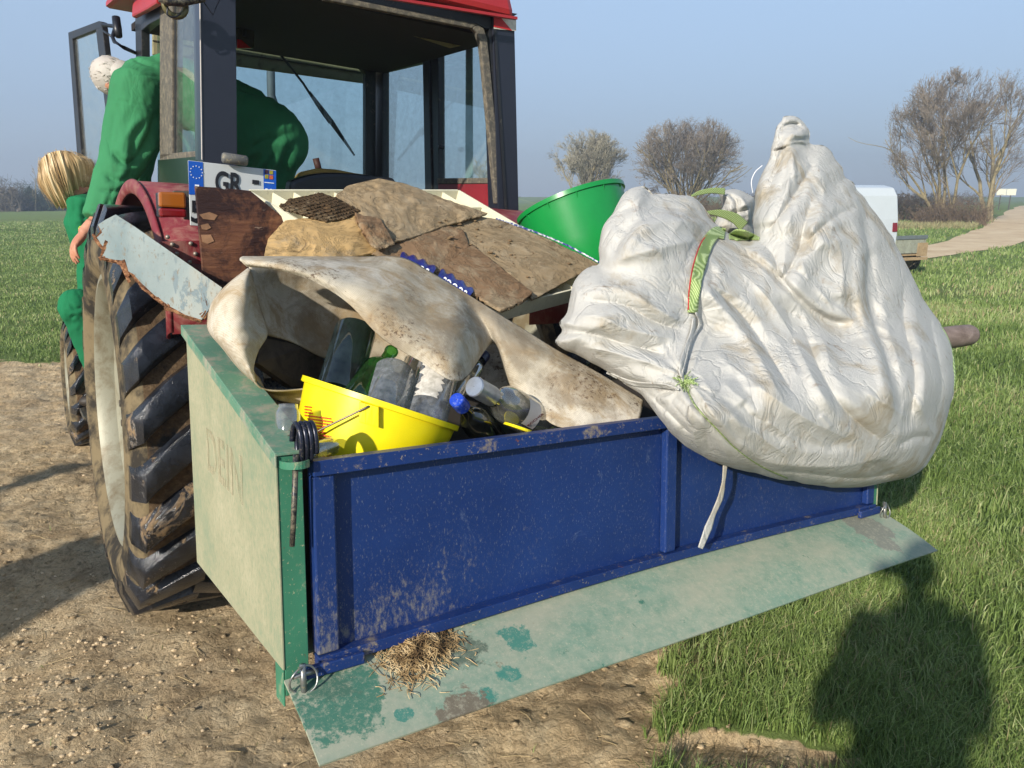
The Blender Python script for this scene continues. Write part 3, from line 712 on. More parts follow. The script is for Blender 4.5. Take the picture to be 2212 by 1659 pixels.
# --- rear mudguard
def fender(x0, x1, s):
    mb = MB(); cy, cz, R = .02, .74, .93; n = 40
    a = np.linspace(rad(28), rad(128 if s > 0 else 128), n)[::1]
    P = [(cy + R * math.cos(t) , cz + R * math.sin(t)) for t in a]
    P += [(-.655, 1.38), (-.665, 1.20)]
    P = np.array(P); Gd = np.array([[(x, p[0], p[1] - .004 * (i in (0, 4))) for i, x in enumerate(np.linspace(x0, x1, 5))] for p in P])
    mb.grid(T.W(Gd.reshape(-1, 3)).reshape(Gd.shape))
    f = obj('mudguard', mb, RED, trac, solid=.005, smooth=True)
    mb = MB(); xl = x0 if s > 0 else x1
    C = np.array([(cy, cz)]); D = P - C; D = D / np.linalg.norm(D, axis=1)[:, None]
    ring = []
    for p, d in zip(P, D):
        ring.append([(xl - .012*s*math.sin(q), p[0] + d[0] * (-.022 + .026 * math.cos(q)), p[1] + d[1] * (-.022 + .026 * math.cos(q))) for q in np.linspace(0, math.pi, 7)])
    G = np.array(ring); mb.grid(T.W(G.reshape(-1, 3)).reshape(G.shape)); obj('rolled_edge', mb, RED, f, solid=.004, smooth=True)
    return f
fL = fender(.085, .70, 1); fR = fender(1.45, 2.06, -1)
# fender lower rear sheet with bolts, left
tpoly('mudguard_panel', [(346, 522), (430, 520), (438, 571), (386, 566), (352, 545)], 1, -.675, .006, RED, trac)
for x_, y_ in ((372, 528), (412, 526), (422, 548), (410, 566), (382, 548), (362, 512)):
    b_ = T.hit(x_, y_, 1, -.676); ttube('bolt_head', [b_, b_ + (0, -.006, 0)], [.007, .006], simple('bolt', srgb(150, 140, 128), .5, .5), None, 8)
# tail lamp
tpoly('lamp_bracket', [(374, 412), (412, 412), (416, 476), (398, 474), (398, 420), (374, 424)], 1, -.60, .012, STEEL, trac, .002)
LENS_O = Mt('amber_lens').out(srgb(156, 88, 26), .18, 0, None, .6); LENS_R = Mt('red_lens').out(srgb(120, 22, 26), .2, 0, None, .6)
lamp = tpoly('tail_lamp', [(343, 416), (403, 418), (405, 468), (346, 470)], 1, -.665, .06, BLKTRIM, trac, .004)
for nm, pts, m in (('amber_lens', [(344, 414), (401, 416), (403, 450), (345, 447)], LENS_O), ('red_lens', [(345, 449), (403, 452), (404, 470), (347, 469)], LENS_R)):
    tpoly(nm, pts, 1, -.70, .032, m, lamp, .006)
# --- number plate
YP = -.745
plate = tpoly('number_plate', [(406, 346), (597, 368), (597, 434), (520, 440), (520, 494), (411, 487)], 1, YP, .004, simple('plate_white', srgb(188, 192, 192), .3, 0, srgb(150, 140, 120), .12, 20, var=.03, bump=.03), trac, .002)
PB = simple('plate_blue', srgb(18, 82, 178), .35, 0, None, var=.05, bump=.03)
tpoly('blue_band', [(406.5, 347), (438, 350.5), (440, 421), (408.5, 420)], 1, YP - .0015, .001, PB, plate)
tpoly('blue_band', [(569, 365.5), (596.5, 369), (596.5, 412), (570, 412)], 1, YP - .0015, .001, PB, plate)
PBK = simple('plate_black', (.012, .012, .016), .4, var=.05, bump=.03); PWH = simple('plate_marks', srgb(232, 236, 240), .4, var=.02, bump=.02)
def ptext(s, x, y, x2, size, m, bold=0.002, sx=1.0, sp=1.0, nm='plate_lettering', tilt=None):
    o = T.hit(x, y, 1, YP - .003); R_ = T.hit(x2, y, 1, YP - .003)
    o2 = T.hit(406, 346, 1, YP); o3 = T.hit(597, 368, 1, YP)
    dx = T.A @ ((o3 - o2) / np.linalg.norm(o3 - o2)); up = T.A @ np.array([0, 0, 1.])
    return text_mesh(s, size, basis(T.w(o), tuple(dx), tuple(up)), m, nm, plate, .0004, bold, sx, 0, sp)
ptext('GR', 464, 414, 530, .086, PBK, .0022, .66)
ptext('-', 545, 404, 560, .07, PBK, .003, .9)
ptext('F', 420, 417, 430, .035, PWH, .0008, .8)
ptext('39', 572, 423.5, 590, .032, PWH, .0012, .8)
ptext('5', 411, 478, 430, .086, PBK, .0022, .8)
mb = MB(); cc = T.hit(424, 372, 1, YP - .003)
for i in range(12):
    a = i * math.pi / 6; c = cc + np.array([.0165 * math.cos(a), 0, .0175 * math.sin(a)])
    pts = [c + np.array([(.0022 if j % 2 == 0 else .001) * math.sin(j * math.pi / 5), 0, (.0022 if j % 2 == 0 else .001) * math.cos(j * math.pi / 5)]) for j in range(10)]
    mb.prism(T.W(np.array(pts)), T.W(np.array(pts) + (0, .0006, 0)))
obj('star_ring', mb, PWH, plate)
for j, (x, y, c) in enumerate([(576, 371, srgb(60, 30, 50)), (586, 372.5, srgb(150, 140, 40)), (576, 381.5, srgb(150, 140, 40)), (586, 383, srgb(190, 90, 50))]):
    tpoly('regional_crest', [(x-3.8, y-4.4), (x+3.8, y-4), (x+3.8, y+4.4), (x-3.8, y+4)], 1, YP - .003, .001, simple('crest%d' % j, c, .5, var=.4, scale=300), plate)
tpoly('small_caption', [(571.5, 393), (592, 395), (592, 396.6), (571.5, 394.6)], 1, YP - .003, .001, PWH, plate)
a_, b_ = T.hit(480, 340, 1, YP - .02), T.hit(534, 348, 1, YP - .02)
ttube('plate_lamp', [a_, a_ + (b_ - a_) * .06, b_ - (b_ - a_) * .06, b_], [.012, .0155, .0155, .012], simple('dusty_grey_plastic', srgb(92, 92, 90), .6, 0, DUST, .4, 30), plate, 14)
# --- cab frame (surveyed edges on the cab's own planes)
XL, XR, YF = .35, 1.83, 1.72
Zr = lambda x, y, Yv=-.05: T.hit(x, y, 1, Yv)
# rear left pillar
def post(name, pts, mat, bevel=.003, par=None):     # pts: four bottom (x, y, z), four top
    mb = MB(); mb.prism(T.W(pts[:4]), T.W(pts[4:])); return obj(name, mb, mat, par or trac, bevel=bevel)
a, b = T.hit(437, 345, 1, -.05), T.hit(512, 350, 1, -.05)
c, d = T.hit(432, -60, 1, -.05), T.hit(509, -60, 1, -.05)
dn = np.array([0, 0, -.35])
post('rear_pillar', [a + dn, b + dn, b + dn + (0, .09, 0), a + dn + (0.0, .09, 0), c, d, d + (0, .09, 0), c + (0, .09, 0)], NAVY)
mb = MB(); mb.tube(T.W([a + (-.002, -.003, 0), c + (-.002, -.003, 0)]), .0022, 6); obj('pillar_trim', mb, simple('pale_edge', srgb(196, 186, 176), .5), trac)
# rear right pillar
a, b = T.hit(1090, 470, 1, -.05), T.hit(1134, 470, 1, -.05); c, d = T.hit(1064, 30, 1, -.05), T.hit(1111, 30, 1, -.05)
post('rear_pillar', [a + dn, b + dn, b + dn + (.02, .09, 0), a + dn + (0, .09, 0), c, d, d + (.02, .09, 0), c + (0, .09, 0)], NAVY)
tpoly('rear_pillar_edge', [(1066, 40), (1071, 40), (1097, 470), (1092, 470)], 1, -.056, .004, BLKTRIM)
# reflector sticker
for pts, m in (([(1067, 36), (1115, 42), (1115, 67), (1067, 62)], simple('reflector_white', srgb(216, 206, 190), .6, 0, srgb(60, 50, 46), .3, 50)),
               ([(1067, 36), (1082, 38), (1106, 66), (1067, 58)], simple('reflector_red', srgb(190, 34, 36), .5))):
    tpoly('reflector_sticker', pts, 1, -.058 - .002 * (len(m.name) < 14), .001, m)
# rear window rubber frame, right run and header
rub = [(1033, 52), (1046, 62), (1053, 85), (1057, 120), (1088, 440), (1072, 440), (1042, 124), (1038, 92), (1030, 70), (1020, 60)]
tpoly('window_seal', rub, 1, -.045, .03, RUBBER, None, .004)
tpoly('window_seal', [(700, -14), (1033, 52), (1020, 61), (700, -1)], 1, -.046, .03, RUBBER, None, .004)
tpoly('rear_header', [(500, -90), (1118, 30), (1066, 62), (1046, 60), (1033, 52), (500, -52)], 1, -.04, .06, BLKTRIM)
tpoly('inner_pillar', [(1056, 62), (1071, 60), (1092, 440), (1080, 440)], 1, -.04, .08, BLKTRIM)
# roof
rz = T.hit(1116, 38, 1, -.12)[2]; rl = T.hit(794, 0, 1, -.12)
roofL, roofR = XL - .10, T.hit(1116, 38, 1, -.12)[0]
mb = MB(); zl = rz - .0
P = [(roofL, -.12, zl - .03), (roofR, -.12, zl), (roofR + .12, 1.75, zl + .12), (roofL - .03, 1.75, zl + .10)]
Q = [(roofL + .05, -.08, zl + .19), (roofR - .05, -.08, zl + .20), (roofR + .04, 1.70, zl + .28), (roofL + .05, 1.70, zl + .27)]
mb.prism(T.W(P), T.W(Q)); obj('roof', mb, REDROOF, trac, bevel=.03)
tpoly('roof_lip', [(420, -75), (1118, 36), (1118, 42), (420, -69)], 1, -.135, .02, REDROOF)
mb = MB(); P2 = [(XL + .01, .03, zl - .085), (XR - .14, .03, zl - .065), (XR + .02, 1.70, zl + .02), (XL, 1.70, zl + .0)]
mb.prism(T.W(P2), T.W([(p[0], p[1], p[2] + .035) for p in P2])); obj('cab_ceiling', mb, CEIL, trac)
# right side: two windows framed in black
R_ = lambda nm, pts, th, m, bev=0.0, par=None, dx=0: tpoly(nm, pts, 0, XR + dx, th, m, par, bev)
R_('side_header', [(800, 100), (800, 160), (915, 132), (948, 108), (1045, 80), (1075, 74), (1075, 20), (940, 60)], .05, BLKTRIM)
R_('front_pillar', [(800, 130), (826, 130), (826, 420), (800, 420)], .05, BLKTRIM, .004)
R_('middle_pillar', [(912, 100), (925, 100), (932, 430), (918, 430)], .05, BLKTRIM, .004)
R_('middle_pillar', [(930, 100), (946, 100), (948, 430), (937, 430)], .045, BLKTRIM, .004, None, .01)
R_('window_sill', [(944, 385), (1068, 384), (1070, 396), (944, 397)], .05, RUBBER, .003)
R_('lower_panel', [(946, 398), (1070, 397), (1078, 470), (950, 470)], .04, simple('red_panel', srgb(132, 34, 42), .5, 0, srgb(120, 90, 76), .3, 8), .002)
R_('lower_panel', [(800, 420), (918, 430), (918, 470), (800, 470)], .04, BLKTRIM)
R_('side_window', [(824, 140), (914, 120), (920, 430), (824, 430)], .004, GLASS, 0, None, .02)
R_('side_window', [(944, 96), (1060, 70), (1078, 390), (946, 390)], .004, GLASS, 0, None, .03)
R_('sliding_window', [(1006, 80), (1020, 78), (1021, 388), (1005, 388)], .004, simple('window_edge', srgb(150, 170, 168), .3), 0, None, .038)
kb = T.hit(958, 318, 0, XR - .02); ttube('window_knob', [kb, kb + (-.03, 0, 0)], [.014, .011], BLKTRIM, None, 10)
# windscreen
tpoly('windscreen_frame', [(790, 118), (812, 125), (812, 420), (790, 420)], 1, YF, .05, BLKTRIM, None, .004)
tpoly('windscreen_frame', [(300, 40), (805, 128), (805, 150), (797, 168), (780, 146), (300, 60)], 1, YF, .05, BLKTRIM, None, .004)
tpoly('windscreen', [(340, 50), (800, 130), (800, 410), (340, 410)], 1, YF + .03, .004, GLASSB)
tpoly('sun_visor', [(330, 60), (795, 140), (790, 180), (330, 118)], 1, YF + .22, .03, KHAKI, None, .006)
tpoly('sun_visor_ridge', [(330, 86), (793, 157), (793, 160), (330, 89)], 1, YF + .215, .008, simple('visor_groove', srgb(70, 66, 50), .9))
tpoly('scuttle', [(330, 408), (812, 408), (812, 470), (330, 470)], 1, YF, .05, BLKTRIM)
# wiper
w0, w1, w2, w3 = [T.hit(*p, 1, YF + .06) for p in ((598, 108), (688, 232), (726, 272), (766, 336))]
wb = ttube('wiper', [w0, T.hit(655, 180, 1, YF + .06), w1, T.hit(712, 266, 1, YF + .06)], .008, BLKTRIM)
mb = MB(); mb.tube(T.W([T.hit(668, 198, 1, YF + .07), T.hit(715, 262, 1, YF + .07), w3]), [.008, .017, .006], 6)
obj('wiper_blade', mb, BLKTRIM, wb)
# exhaust beyond the windscreen
e0, e1, e2, e3, e4 = [T.hit(*p, 1, YF + 1.0) for p in ((583, 70), (586, 205), (590, 225), (602, 262), (604, 470))]
ttube('exhaust', [e0, e1, e2, e3, e4], [.03, .03, .038, .062, .065], simple('exhaust_grey', srgb(92, 98, 104), .7, .3), None, 14)
# left side
L_ = lambda nm, pts, th, m, bev=0.0, par=None, dx=0: tpoly(nm, pts, 0, XL + dx, th, m, par, bev)
L_('door_post', [(345, -30), (371, -30), (371, 335), (345, 345)], .035, RUBBER, .004)
L_('door_post', [(368, -30), (379, -30), (379, 330), (368, 333)], .03, BLKTRIM, 0, None, .01)
L_('quarter_window', [(372, -20), (440, -20), (440, 336), (372, 332)], .004, GLASS, 0, None, .012)
L_('quarter_window_sill', [(345, 333), (422, 326), (422, 339), (345, 347)], .03, RUBBER, .003)
L_('pillar_side', [(417, -40), (440, -40), (442, 345), (422, 345)], .03, simple('pillar_side_paint', srgb(62, 70, 78), .3), 0, None, -.004)
L_('cab_side_panel', [(341, 345), (440, 336), (444, 440), (341, 440)], .03, DGREEN, .003)
L_('front_pillar', [(292, 50), (305, 50), (310, 400), (299, 400)], .04, BLKTRIM, .003)
L_('door_header', [(292, 34), (345, -20), (345, 40), (322, 52), (306, 66), (292, 68)], .04, BLKTRIM, .003)
L_('side_header', [(340, -60), (450, -130), (450, -40), (340, -10)], .04, BLKTRIM)
# rear view mirror inside, the red reflection in it built as a glossy red plate
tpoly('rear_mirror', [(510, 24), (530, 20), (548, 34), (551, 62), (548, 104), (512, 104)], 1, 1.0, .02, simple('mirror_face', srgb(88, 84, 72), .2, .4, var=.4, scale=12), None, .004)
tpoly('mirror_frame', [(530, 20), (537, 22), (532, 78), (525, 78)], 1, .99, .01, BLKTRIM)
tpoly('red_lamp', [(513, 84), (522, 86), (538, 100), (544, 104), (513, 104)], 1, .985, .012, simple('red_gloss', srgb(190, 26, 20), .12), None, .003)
# visor box under the ceiling at the right
mb = MB(); q = [T.hit(*p, 1, .35) for p in ((890, 78), (972, 105), (1050, 88), (962, 58))]
mb.prism(T.W(q), T.W([p + np.array([0, .02, .05]) for p in q])); obj('ceiling_box', mb, KHAKI, trac, bevel=.004)
# seat
mb = MB()
s0 = T.hit(740, 430, 1, .45)
for i, (yy, ww, zz) in enumerate([(0, 1, 0)]): pass
rows = []
arc = [(628, 430), (628, 400), (640, 386), (700, 373), (780, 376), (830, 383), (855, 388), (862, 430)]
P = np.array([T.hit(*p, 1, .30) for p in catmull(np.array(arc, float), 24)]); Q = P + (0, .09, 0)
mb.prism(T.W(P), T.W(Q)); obj('seat_back', mb, simple('black_vinyl', srgb(26, 26, 28), .35, 0, srgb(96, 88, 74), .2, 20), trac, bevel=.02)
arc = [(640, 388), (650, 372), (690, 363), (730, 366), (770, 374), (800, 378), (800, 400), (640, 400)]
P = np.array([T.hit(*p, 1, .40) for p in arc]); mb = MB(); mb.prism(T.W(P), T.W(P + (0, .06, 0))); obj('seat_cover', mb, simple('olive_cloth', srgb(140, 112, 52), .9, 0, None, .2, 12, var=.3), trac, bevel=.015)
ttube('lever', [T.hit(690, 372, 1, .8), T.hit(682, 342, 1, .8)], .018, simple('lever_brown', srgb(84, 48, 40), .6))
mb = MB(); mb.box((.36, .05, .98), (1.80, 1.68, 1.04), T); obj('cab_floor', mb, BLKTRIM, trac)
mb = MB(); mb.box((.37, -.02, 1.0), (1.70, .02, 1.36), T); obj('cab_back_panel', mb, BLKTRIM, trac)
mb = MB(); mb.box((.62, .25, 1.04), (1.15, .75, 1.42), T); obj('seat_base', mb, BLKTRIM, trac, bevel=.03)
# work lamp and loose wires at the upper left
c0 = T.hit(378, 12, 1, -.12)
mb = MB(); a = np.linspace(0, 6.28, 20); mb.tube(T.W([c0 + (.035 * math.cos(t), .0, .035 * math.sin(t)) for t in a]), .011, 8); obj('horn_ring', mb, simple('brass_dull', srgb(110, 104, 72), .5, .5), trac, smooth=True)
mb = MB(); mb.tube(T.W([T.hit(x, y, 1, -.15) for x, y in ((345, -6), (362, 2), (390, 4), (420, -2), (440, -6))]), .016, 8); obj('lamp_bracket_arm', mb, DARKST, trac, smooth=True)
mb = MB(); mb.tube(T.W([T.hit(x, y, 1, -.14) for x, y in ((437, 0), (460, 32), (474, 0))]), .0028, 6); obj('loose_wire', mb, BLACK, trac, smooth=True); mb = MB()
mb.tube(T.W(catmull(np.array([T.hit(x, y, 1, -.14) for x, y in ((362, 16), (362, 32), (376, 37), (390, 30))]), 12)), .003, 6); obj('loose_wire', mb, BLACK, trac, smooth=True)
tpoly('roof_corner', [(286, 8), (300, -30), (345, -40), (337, 8), (318, 20), (284, 38)], 0, XL - .05, .03, REDROOF, None, .01)
# open door with glass, swung out ahead of the cab
dA, dB = (lambda x, y: T.hit(x, y, 1, 1.85)), None
def dpt(x, y):                                # door plane: through two surveyed verticals, near edge at Y 1.75, far edge at Y 2.35
    A = T.hit(222, 200, 1, 1.75); C_ = T.hit(160, 200, 1, 2.35)
    n = np.cross(C_ - A, (0, 0, 1.0)); r = T.A.T @ ray(x, y); kk = n @ (A - T.c) / (n @ r); return T.c + r * kk
A_ = dpt(222, 200); n_ = np.cross(dpt(160, 200) - A_, (0, 0, 1.0)); n_ /= np.linalg.norm(n_)
def dpoly(nm, pts, m, th, par, off=0.0, bev=0.0):
    P = np.array([dpt(*p) for p in pts]) + n_ * off; mb = MB(); mb.prism(T.W(P), T.W(P + n_ * th)); return obj(nm, mb, m, par, bevel=bev)
DOOR = dpoly('door', [(147, 70), (213, 45), (219, 47), (220, 60), (212, 62), (156, 84), (184, 440), (174, 440)], BLKTRIM, .03, trac, 0, .003)
dpoly('door_stile', [(206, 62), (220, 58), (244, 262), (252, 440), (240, 440), (230, 262)], BLKTRIM, .03, DOOR, .001, .003)
dpoly('door_glass', [(154, 78), (212, 56), (240, 262), (246, 440), (180, 440)], GLASS, .004, DOOR, .012)
dpoly('door_bottom_rail', [(176, 425), (250, 425), (252, 445), (178, 445)], BLKTRIM, .03, DOOR, .002)
ttube('door_handle', [dpt(237, 34) + n_ * .03, dpt(240, 60) + n_ * .03, dpt(243, 76) + n_ * .03], [.02, .022, .018], BLACK, DOOR, 10)
ttube('door_stay', [dpt(222, 54), dpt(236, 54) + n_ * .03, dpt(243, 80), dpt(247, 90), dpt(268, 103), T.hit(292, 114, 0, XL)], .010, BLACK, DOOR, 8)
ttube('handle_brace', [dpt(222, 66), dpt(240, 78)], .006, BLACK, DOOR, 6)

# ------------------------------------------------------------------ the load
def BH(x, y, yb):                              # vectorised: photo pixel at box depth yb -> world
    x, y, yb = np.broadcast_arrays(np.asarray(x, float), np.asarray(y, float), np.asarray(yb, float))
    u = (x - PW/2) / PF; v = -(y - PH/2) / PF
    r = np.stack([u, _cp + v * _sp, v * _cp - _sp], -1) @ B.A
    k = (yb - B.c[1]) / r[..., 1]; return (B.c + r * k[..., None]) @ B.A.T + B.o
def segdist(px, py, P, closed=False):          # distance, signed side, and arc parameter to a polyline
    P = np.asarray(P, float); Q = np.roll(P, -1, 0) if closed else P[1:]; A = P if closed else P[:-1]
    best = np.full(px.shape, 1e9); sg = np.zeros(px.shape); tt = np.zeros(px.shape)
    L = np.hypot(*(Q - A).T); cum = np.concatenate([[0], np.cumsum(L)]); tot = cum[-1]
    for i in range(len(A)):
        d = Q[i] - A[i]; t = np.clip(((px - A[i, 0]) * d[0] + (py - A[i, 1]) * d[1]) / (d @ d + 1e-9), 0, 1)
        ex, ey = px - A[i, 0] - t * d[0], py - A[i, 1] - t * d[1]; D = np.hypot(ex, ey); m = D < best
        best = np.where(m, D, best); sg = np.where(m, np.sign(d[0] * ey - d[1] * ex), sg); tt = np.where(m, (cum[i] + t * L[i]) / tot, tt)
    return best, sg, tt
def S4(pts): return np.array([(1123.2 + .5207 * a, 216 + .5207 * b) for a, b in pts])       # enlargements -> photo pixels
def S3(pts): return np.array([(388.8 + .4297 * a, 328.3 + .4297 * b) for a, b in pts])
def S1(pts): return np.array([(a * .4166, b * .4166) for a, b in pts])
def dens(P, k):                                # densify a closed outline smoothly
    P = np.asarray(P, float); Q = np.vstack([P[-2:], P, P[:3]]); n = len(P)
    c = catmull(Q, (len(Q) - 1) * 12 + 1)[2*12: 2*12 + n*12]
    d = np.hypot(*(np.roll(c, -1, 0) - c).T); s = np.concatenate([[0], np.cumsum(d)]); t = np.linspace(0, s[-1], k, endpoint=False)
    c2 = np.vstack([c, c[:1]]); return np.stack([np.interp(t, s, c2[:, 0]), np.interp(t, s, c2[:, 1])], 1)
class Bag:
    def __init__(s, outline, centre, yb0, T_, S_, folds, wr=.0035, seed=0, anch=(), tw=lambda x, y: 1.0):
        s.O = outline; s.c = np.array(centre, float); s.yb0 = yb0; s.T = T_; s.S = S_; s.folds = folds; s.wr = wr; s.seed = seed; s.anch = anch; s.tw = tw
    def bulge(s, x, y):
        d, _, _ = segdist(x, y, s.O[::3], True); q = np.clip(d / s.S, 0, 1); b = np.clip(1 - (1 - q)**2, 0, 1)**.55
        return b * s.tw(x, y), d
    def disp(s, x, y):
        z = np.zeros(x.shape)
        for kind, P, w, a, e in s.folds:
            P = catmull(np.array(P, float), max(4, len(P) * 3)); d, sg, t = segdist(x, y, P)
            end = np.clip(np.minimum(t, 1 - t) / .18, 0, 1); end = end * end * (3 - 2 * end) if e else np.clip(t * 0 + 1, 0, 1)
            if kind == 'r': z += a * end * (.5 * np.exp(-(d / w)**1.7) + .5 * np.exp(-d / (w * .75)))
            elif kind == 'c': z += a * end * (-1.15 * np.exp(-(d / w)) + .45 * np.exp(-((d - 2.4*w) / (1.6*w))**2))
            else: z += a * end * np.tanh(sg * d / w) * np.exp(-(d / (w * 5.5))**1.3)
        for (ax, ay, kf, am, reach, tw) in s.anch:     # tension folds radiating from where the cloth is gathered
            dx, dy = x - ax, y - ay; rr = np.hypot(dx, dy) + 1e-3; th = np.arctan2(dy, dx) + tw * rr / 300
            n = vnoise(th * kf + ax, rr / 330 + ay) ; n2 = vnoise(th * kf * 2.3 + ay, rr / 210 + ax)
            z += am * np.clip(rr / 40, 0, 1) * np.exp(-(rr / reach)**2) * ((1 - 2.2 * np.abs(n)) + .45 * (1 - 2.2 * np.abs(n2)))
        w1 = fbm(x / 120 + s.seed, y / 150 + .3 * x / 120, 3, .5)
        w2 = 1 - np.abs(fbm(x / 40 + 9 + s.seed, y / 75 - .5 * x / 50, 2, .5)) * 2
        return z + s.wr * (3.0 * w1 + .5 * w2)
    def yb(s, x, y):
        x = np.asarray(x, float); y = np.asarray(y, float); b, d = s.bulge(x, y); f = np.clip(d / 14, 0, 1)
        return s.yb0(x, y) - s.T * b - f * s.disp(x, y)
    def mesh(s, rings=110, back=.5):
        n = len(s.O); t = (1 - (1 - np.linspace(0, 1, rings))**1.0)[:, None, None]
        rr = np.linspace(1, 0.001, rings) ; rr = 1 - (1 - rr)**1.25
        G = s.c + (s.O[None] - s.c) * rr[:, None, None]
        F = BH(G[..., 0], G[..., 1], s.yb(G[..., 0], G[..., 1]))
        rb = rr[::4]; Gb = s.c + (s.O[None] - s.c) * rb[:, None, None]; b, _ = s.bulge(Gb[..., 0], Gb[..., 1])
        K = BH(Gb[..., 0], Gb[..., 1], s.yb0(Gb[..., 0], Gb[..., 1]) + s.T * back * b * np.clip((1010 - Gb[..., 1]) / 250, .0, 1) + .001)
        K[0] = F[0]
        mb = MB()
        def wrapg(Gr, flip):
            m = Gr.shape[0]; base = mb.n
            F_ = []
            for i in range(m - 1):
                for j in range(n):
                    q = (i*n+j, i*n+(j+1) % n, (i+1)*n+(j+1) % n, (i+1)*n+j); F_.append(q if not flip else q[::-1])
            F_.append(tuple((m-1)*n + j for j in range(n)) if not flip else tuple((m-1)*n + j for j in range(n))[::-1])
            mb.add(Gr.reshape(-1, 3), F_)
        wrapg(F, False); wrapg(K, True); return mb
def ribbon_on(path, width, ybf, mat, name, par, off=.006, n=50, th=.003, wave=0.0):
    P = catmull(np.array(path, float), n); t = np.gradient(P, axis=0); t /= np.hypot(*t.T)[:, None]; nn = np.stack([-t[:, 1], t[:, 0]], 1)
    w = np.interp(np.linspace(0, 1, n), np.linspace(0, 1, len(np.atleast_1d(width))), np.atleast_1d(width)) if not np.isscalar(width) else np.full(n, width)
    G = np.stack([P + nn * w[:, None] * s for s in np.linspace(-.5, .5, 7)], 1)
    yb = ybf(G[..., 0], G[..., 1]) - off
    if wave: yb = yb - wave * np.sin(np.linspace(0, 9, n))[:, None]
    mb = MB(); mb.grid(BH(G[..., 0], G[..., 1], yb)); return obj(name, mb, mat, par, smooth=True, solid=th)

# woven sack cloth
def sackmat(name):
    k = Mt(name)
    w1 = k.n('ShaderNodeTexWave'); w1.bands_direction = 'X'; w1.inputs['Scale'].default_value = 230; w1.inputs['Distortion'].default_value = 1.2; k.l(k.co, w1.inputs[0])
    w2 = k.n('ShaderNodeTexWave'); w2.bands_direction = 'Z'; w2.inputs['Scale'].default_value = 230; w2.inputs['Distortion'].default_value = 1.2; k.l(k.co, w2.inputs[0])
    wv = k.math('ADD', w1.outputs[1], w2.outputs[1])
    sx = k.noise(30, 4, .7, k.mapped((1, 1, 9))); sz = k.noise(30, 4, .7, k.mapped((9, 9, 1)))
    st = k.math('ADD', sx, sz)
    c = k.ramp(st, [(.40, srgb(174, 172, 165)), (.58, srgb(216, 214, 207))])
    n1 = k.noise(4.2, 9, .68, None, .4); n2 = k.noise(16, 8, .7, None, .8)
    c = k.mix(k.ramp(n1, [(.52, 0.), (.66, .7)]), c, srgb(176, 158, 124))
    c = k.mix(k.ramp(n2, [(.60, 0.), (.70, .65)]), c, srgb(150, 120, 84))
    c = k.mix(k.ramp(k.noise(2.1, 5, .6), [(.5, 0.), (.72, .35)]), c, srgb(186, 180, 164))
    cr = k.noise(13, 6, .62, k.mapped((1, 1, .6)), 1.6)
    cr = k.math('ABSOLUTE', k.math('SUBTRACT', cr, .5)); 
    cr2 = k.math('ABSOLUTE', k.math('SUBTRACT', k.noise(7, 4, .55, k.mapped((1, 1, .55), (.2, .3, 0)), 1.2), .5)); cr3 = k.math('ABSOLUTE', k.math('SUBTRACT', k.noise(24, 3, .5, None, 1.0), .5)); nb = k.bump(cr, .35, .010); nb = k.bump(k.ramp(cr2, [(0., 0.), (.05, 1.)]), .45, .006, nb); nb = k.bump(k.ramp(cr3, [(0., 0.), (.06, 1.)]), .22, .0025, nb); nb = k.bump(k.noise(34, 5, .6, None, 1.0), .22, .004, nb); nb = k.bump(wv, .5, .0012, nb)
    k.out(c, .8, 0, nb, .2); k.b.inputs['Subsurface Weight'].default_value = 0.0
    tl = k.n('ShaderNodeBsdfTranslucent'); k.l(c, tl.inputs[0]); ms = k.n('ShaderNodeMixShader'); ms.inputs[0].default_value = .14
    oo = [n for n in k.t.nodes if n.type == 'OUTPUT_MATERIAL'][0]
    k.l(k.b.outputs[0], ms.inputs[1]); k.l(tl.outputs[0], ms.inputs[2]); k.l(ms.outputs[0], oo.inputs[0]); return k.m
SACK = sackmat('woven_sack')
def strapmat(name):
    k = Mt(name); v = k.mapped((1, 1, 1), (0.6, .4, .8))
    w = k.n('ShaderNodeTexWave'); w.inputs['Scale'].default_value = 75; w.inputs['Distortion'].default_value = 1.5; k.l(v, w.inputs[0])
    c = k.ramp(w.outputs[1], [(.2, srgb(128, 152, 84)), (.8, srgb(184, 202, 138))]); c = k.mix(k.ramp(k.noise(20, 6, .7), [(.6, 0.), (.75, .5)]), c, srgb(160, 150, 110))
    return k.out(c, .55, 0, k.bump(w.outputs[1], .5, .002), .4)
STRAP = strapmat('green_webbing'); STITCH = simple('red_stitching', srgb(196, 60, 58), .7)
outl = S4([(1090,75),(1130,66),(1165,85),(1198,128),(1206,180),(1268,198),(1308,240),(1350,312),(1410,382),(1470,462),(1540,562),(1592,662),(1642,762),(1690,852),(1740,922),(1785,1002),(1800,1100),(1800,1200),(1778,1300),(1756,1380),(1730,1442),(1690,1512),(1630,1556),(1550,1582),(1430,1602),(1330,1607),(1230,1600),(1140,1582),(1060,1570),(950,1542),(860,1522),(780,1490),(700,1444),(640,1392),(585,1330),(545,1275),(500,1222),(440,1180),(340,1112),(240,1062),(150,1012),(176,960),(164,922),(198,880),(214,790),(240,728),(290,692),(330,678),(328,600),(345,520),(388,466),(420,402),(462,368),(515,360),(540,384),(620,392),(700,394),(750,430),(790,492),(860,548),(935,575),(972,560),(966,500),(972,440),(978,372),(1002,300),(1032,240),(1052,160),(1062,108)])
OUT = dens(outl, 640)
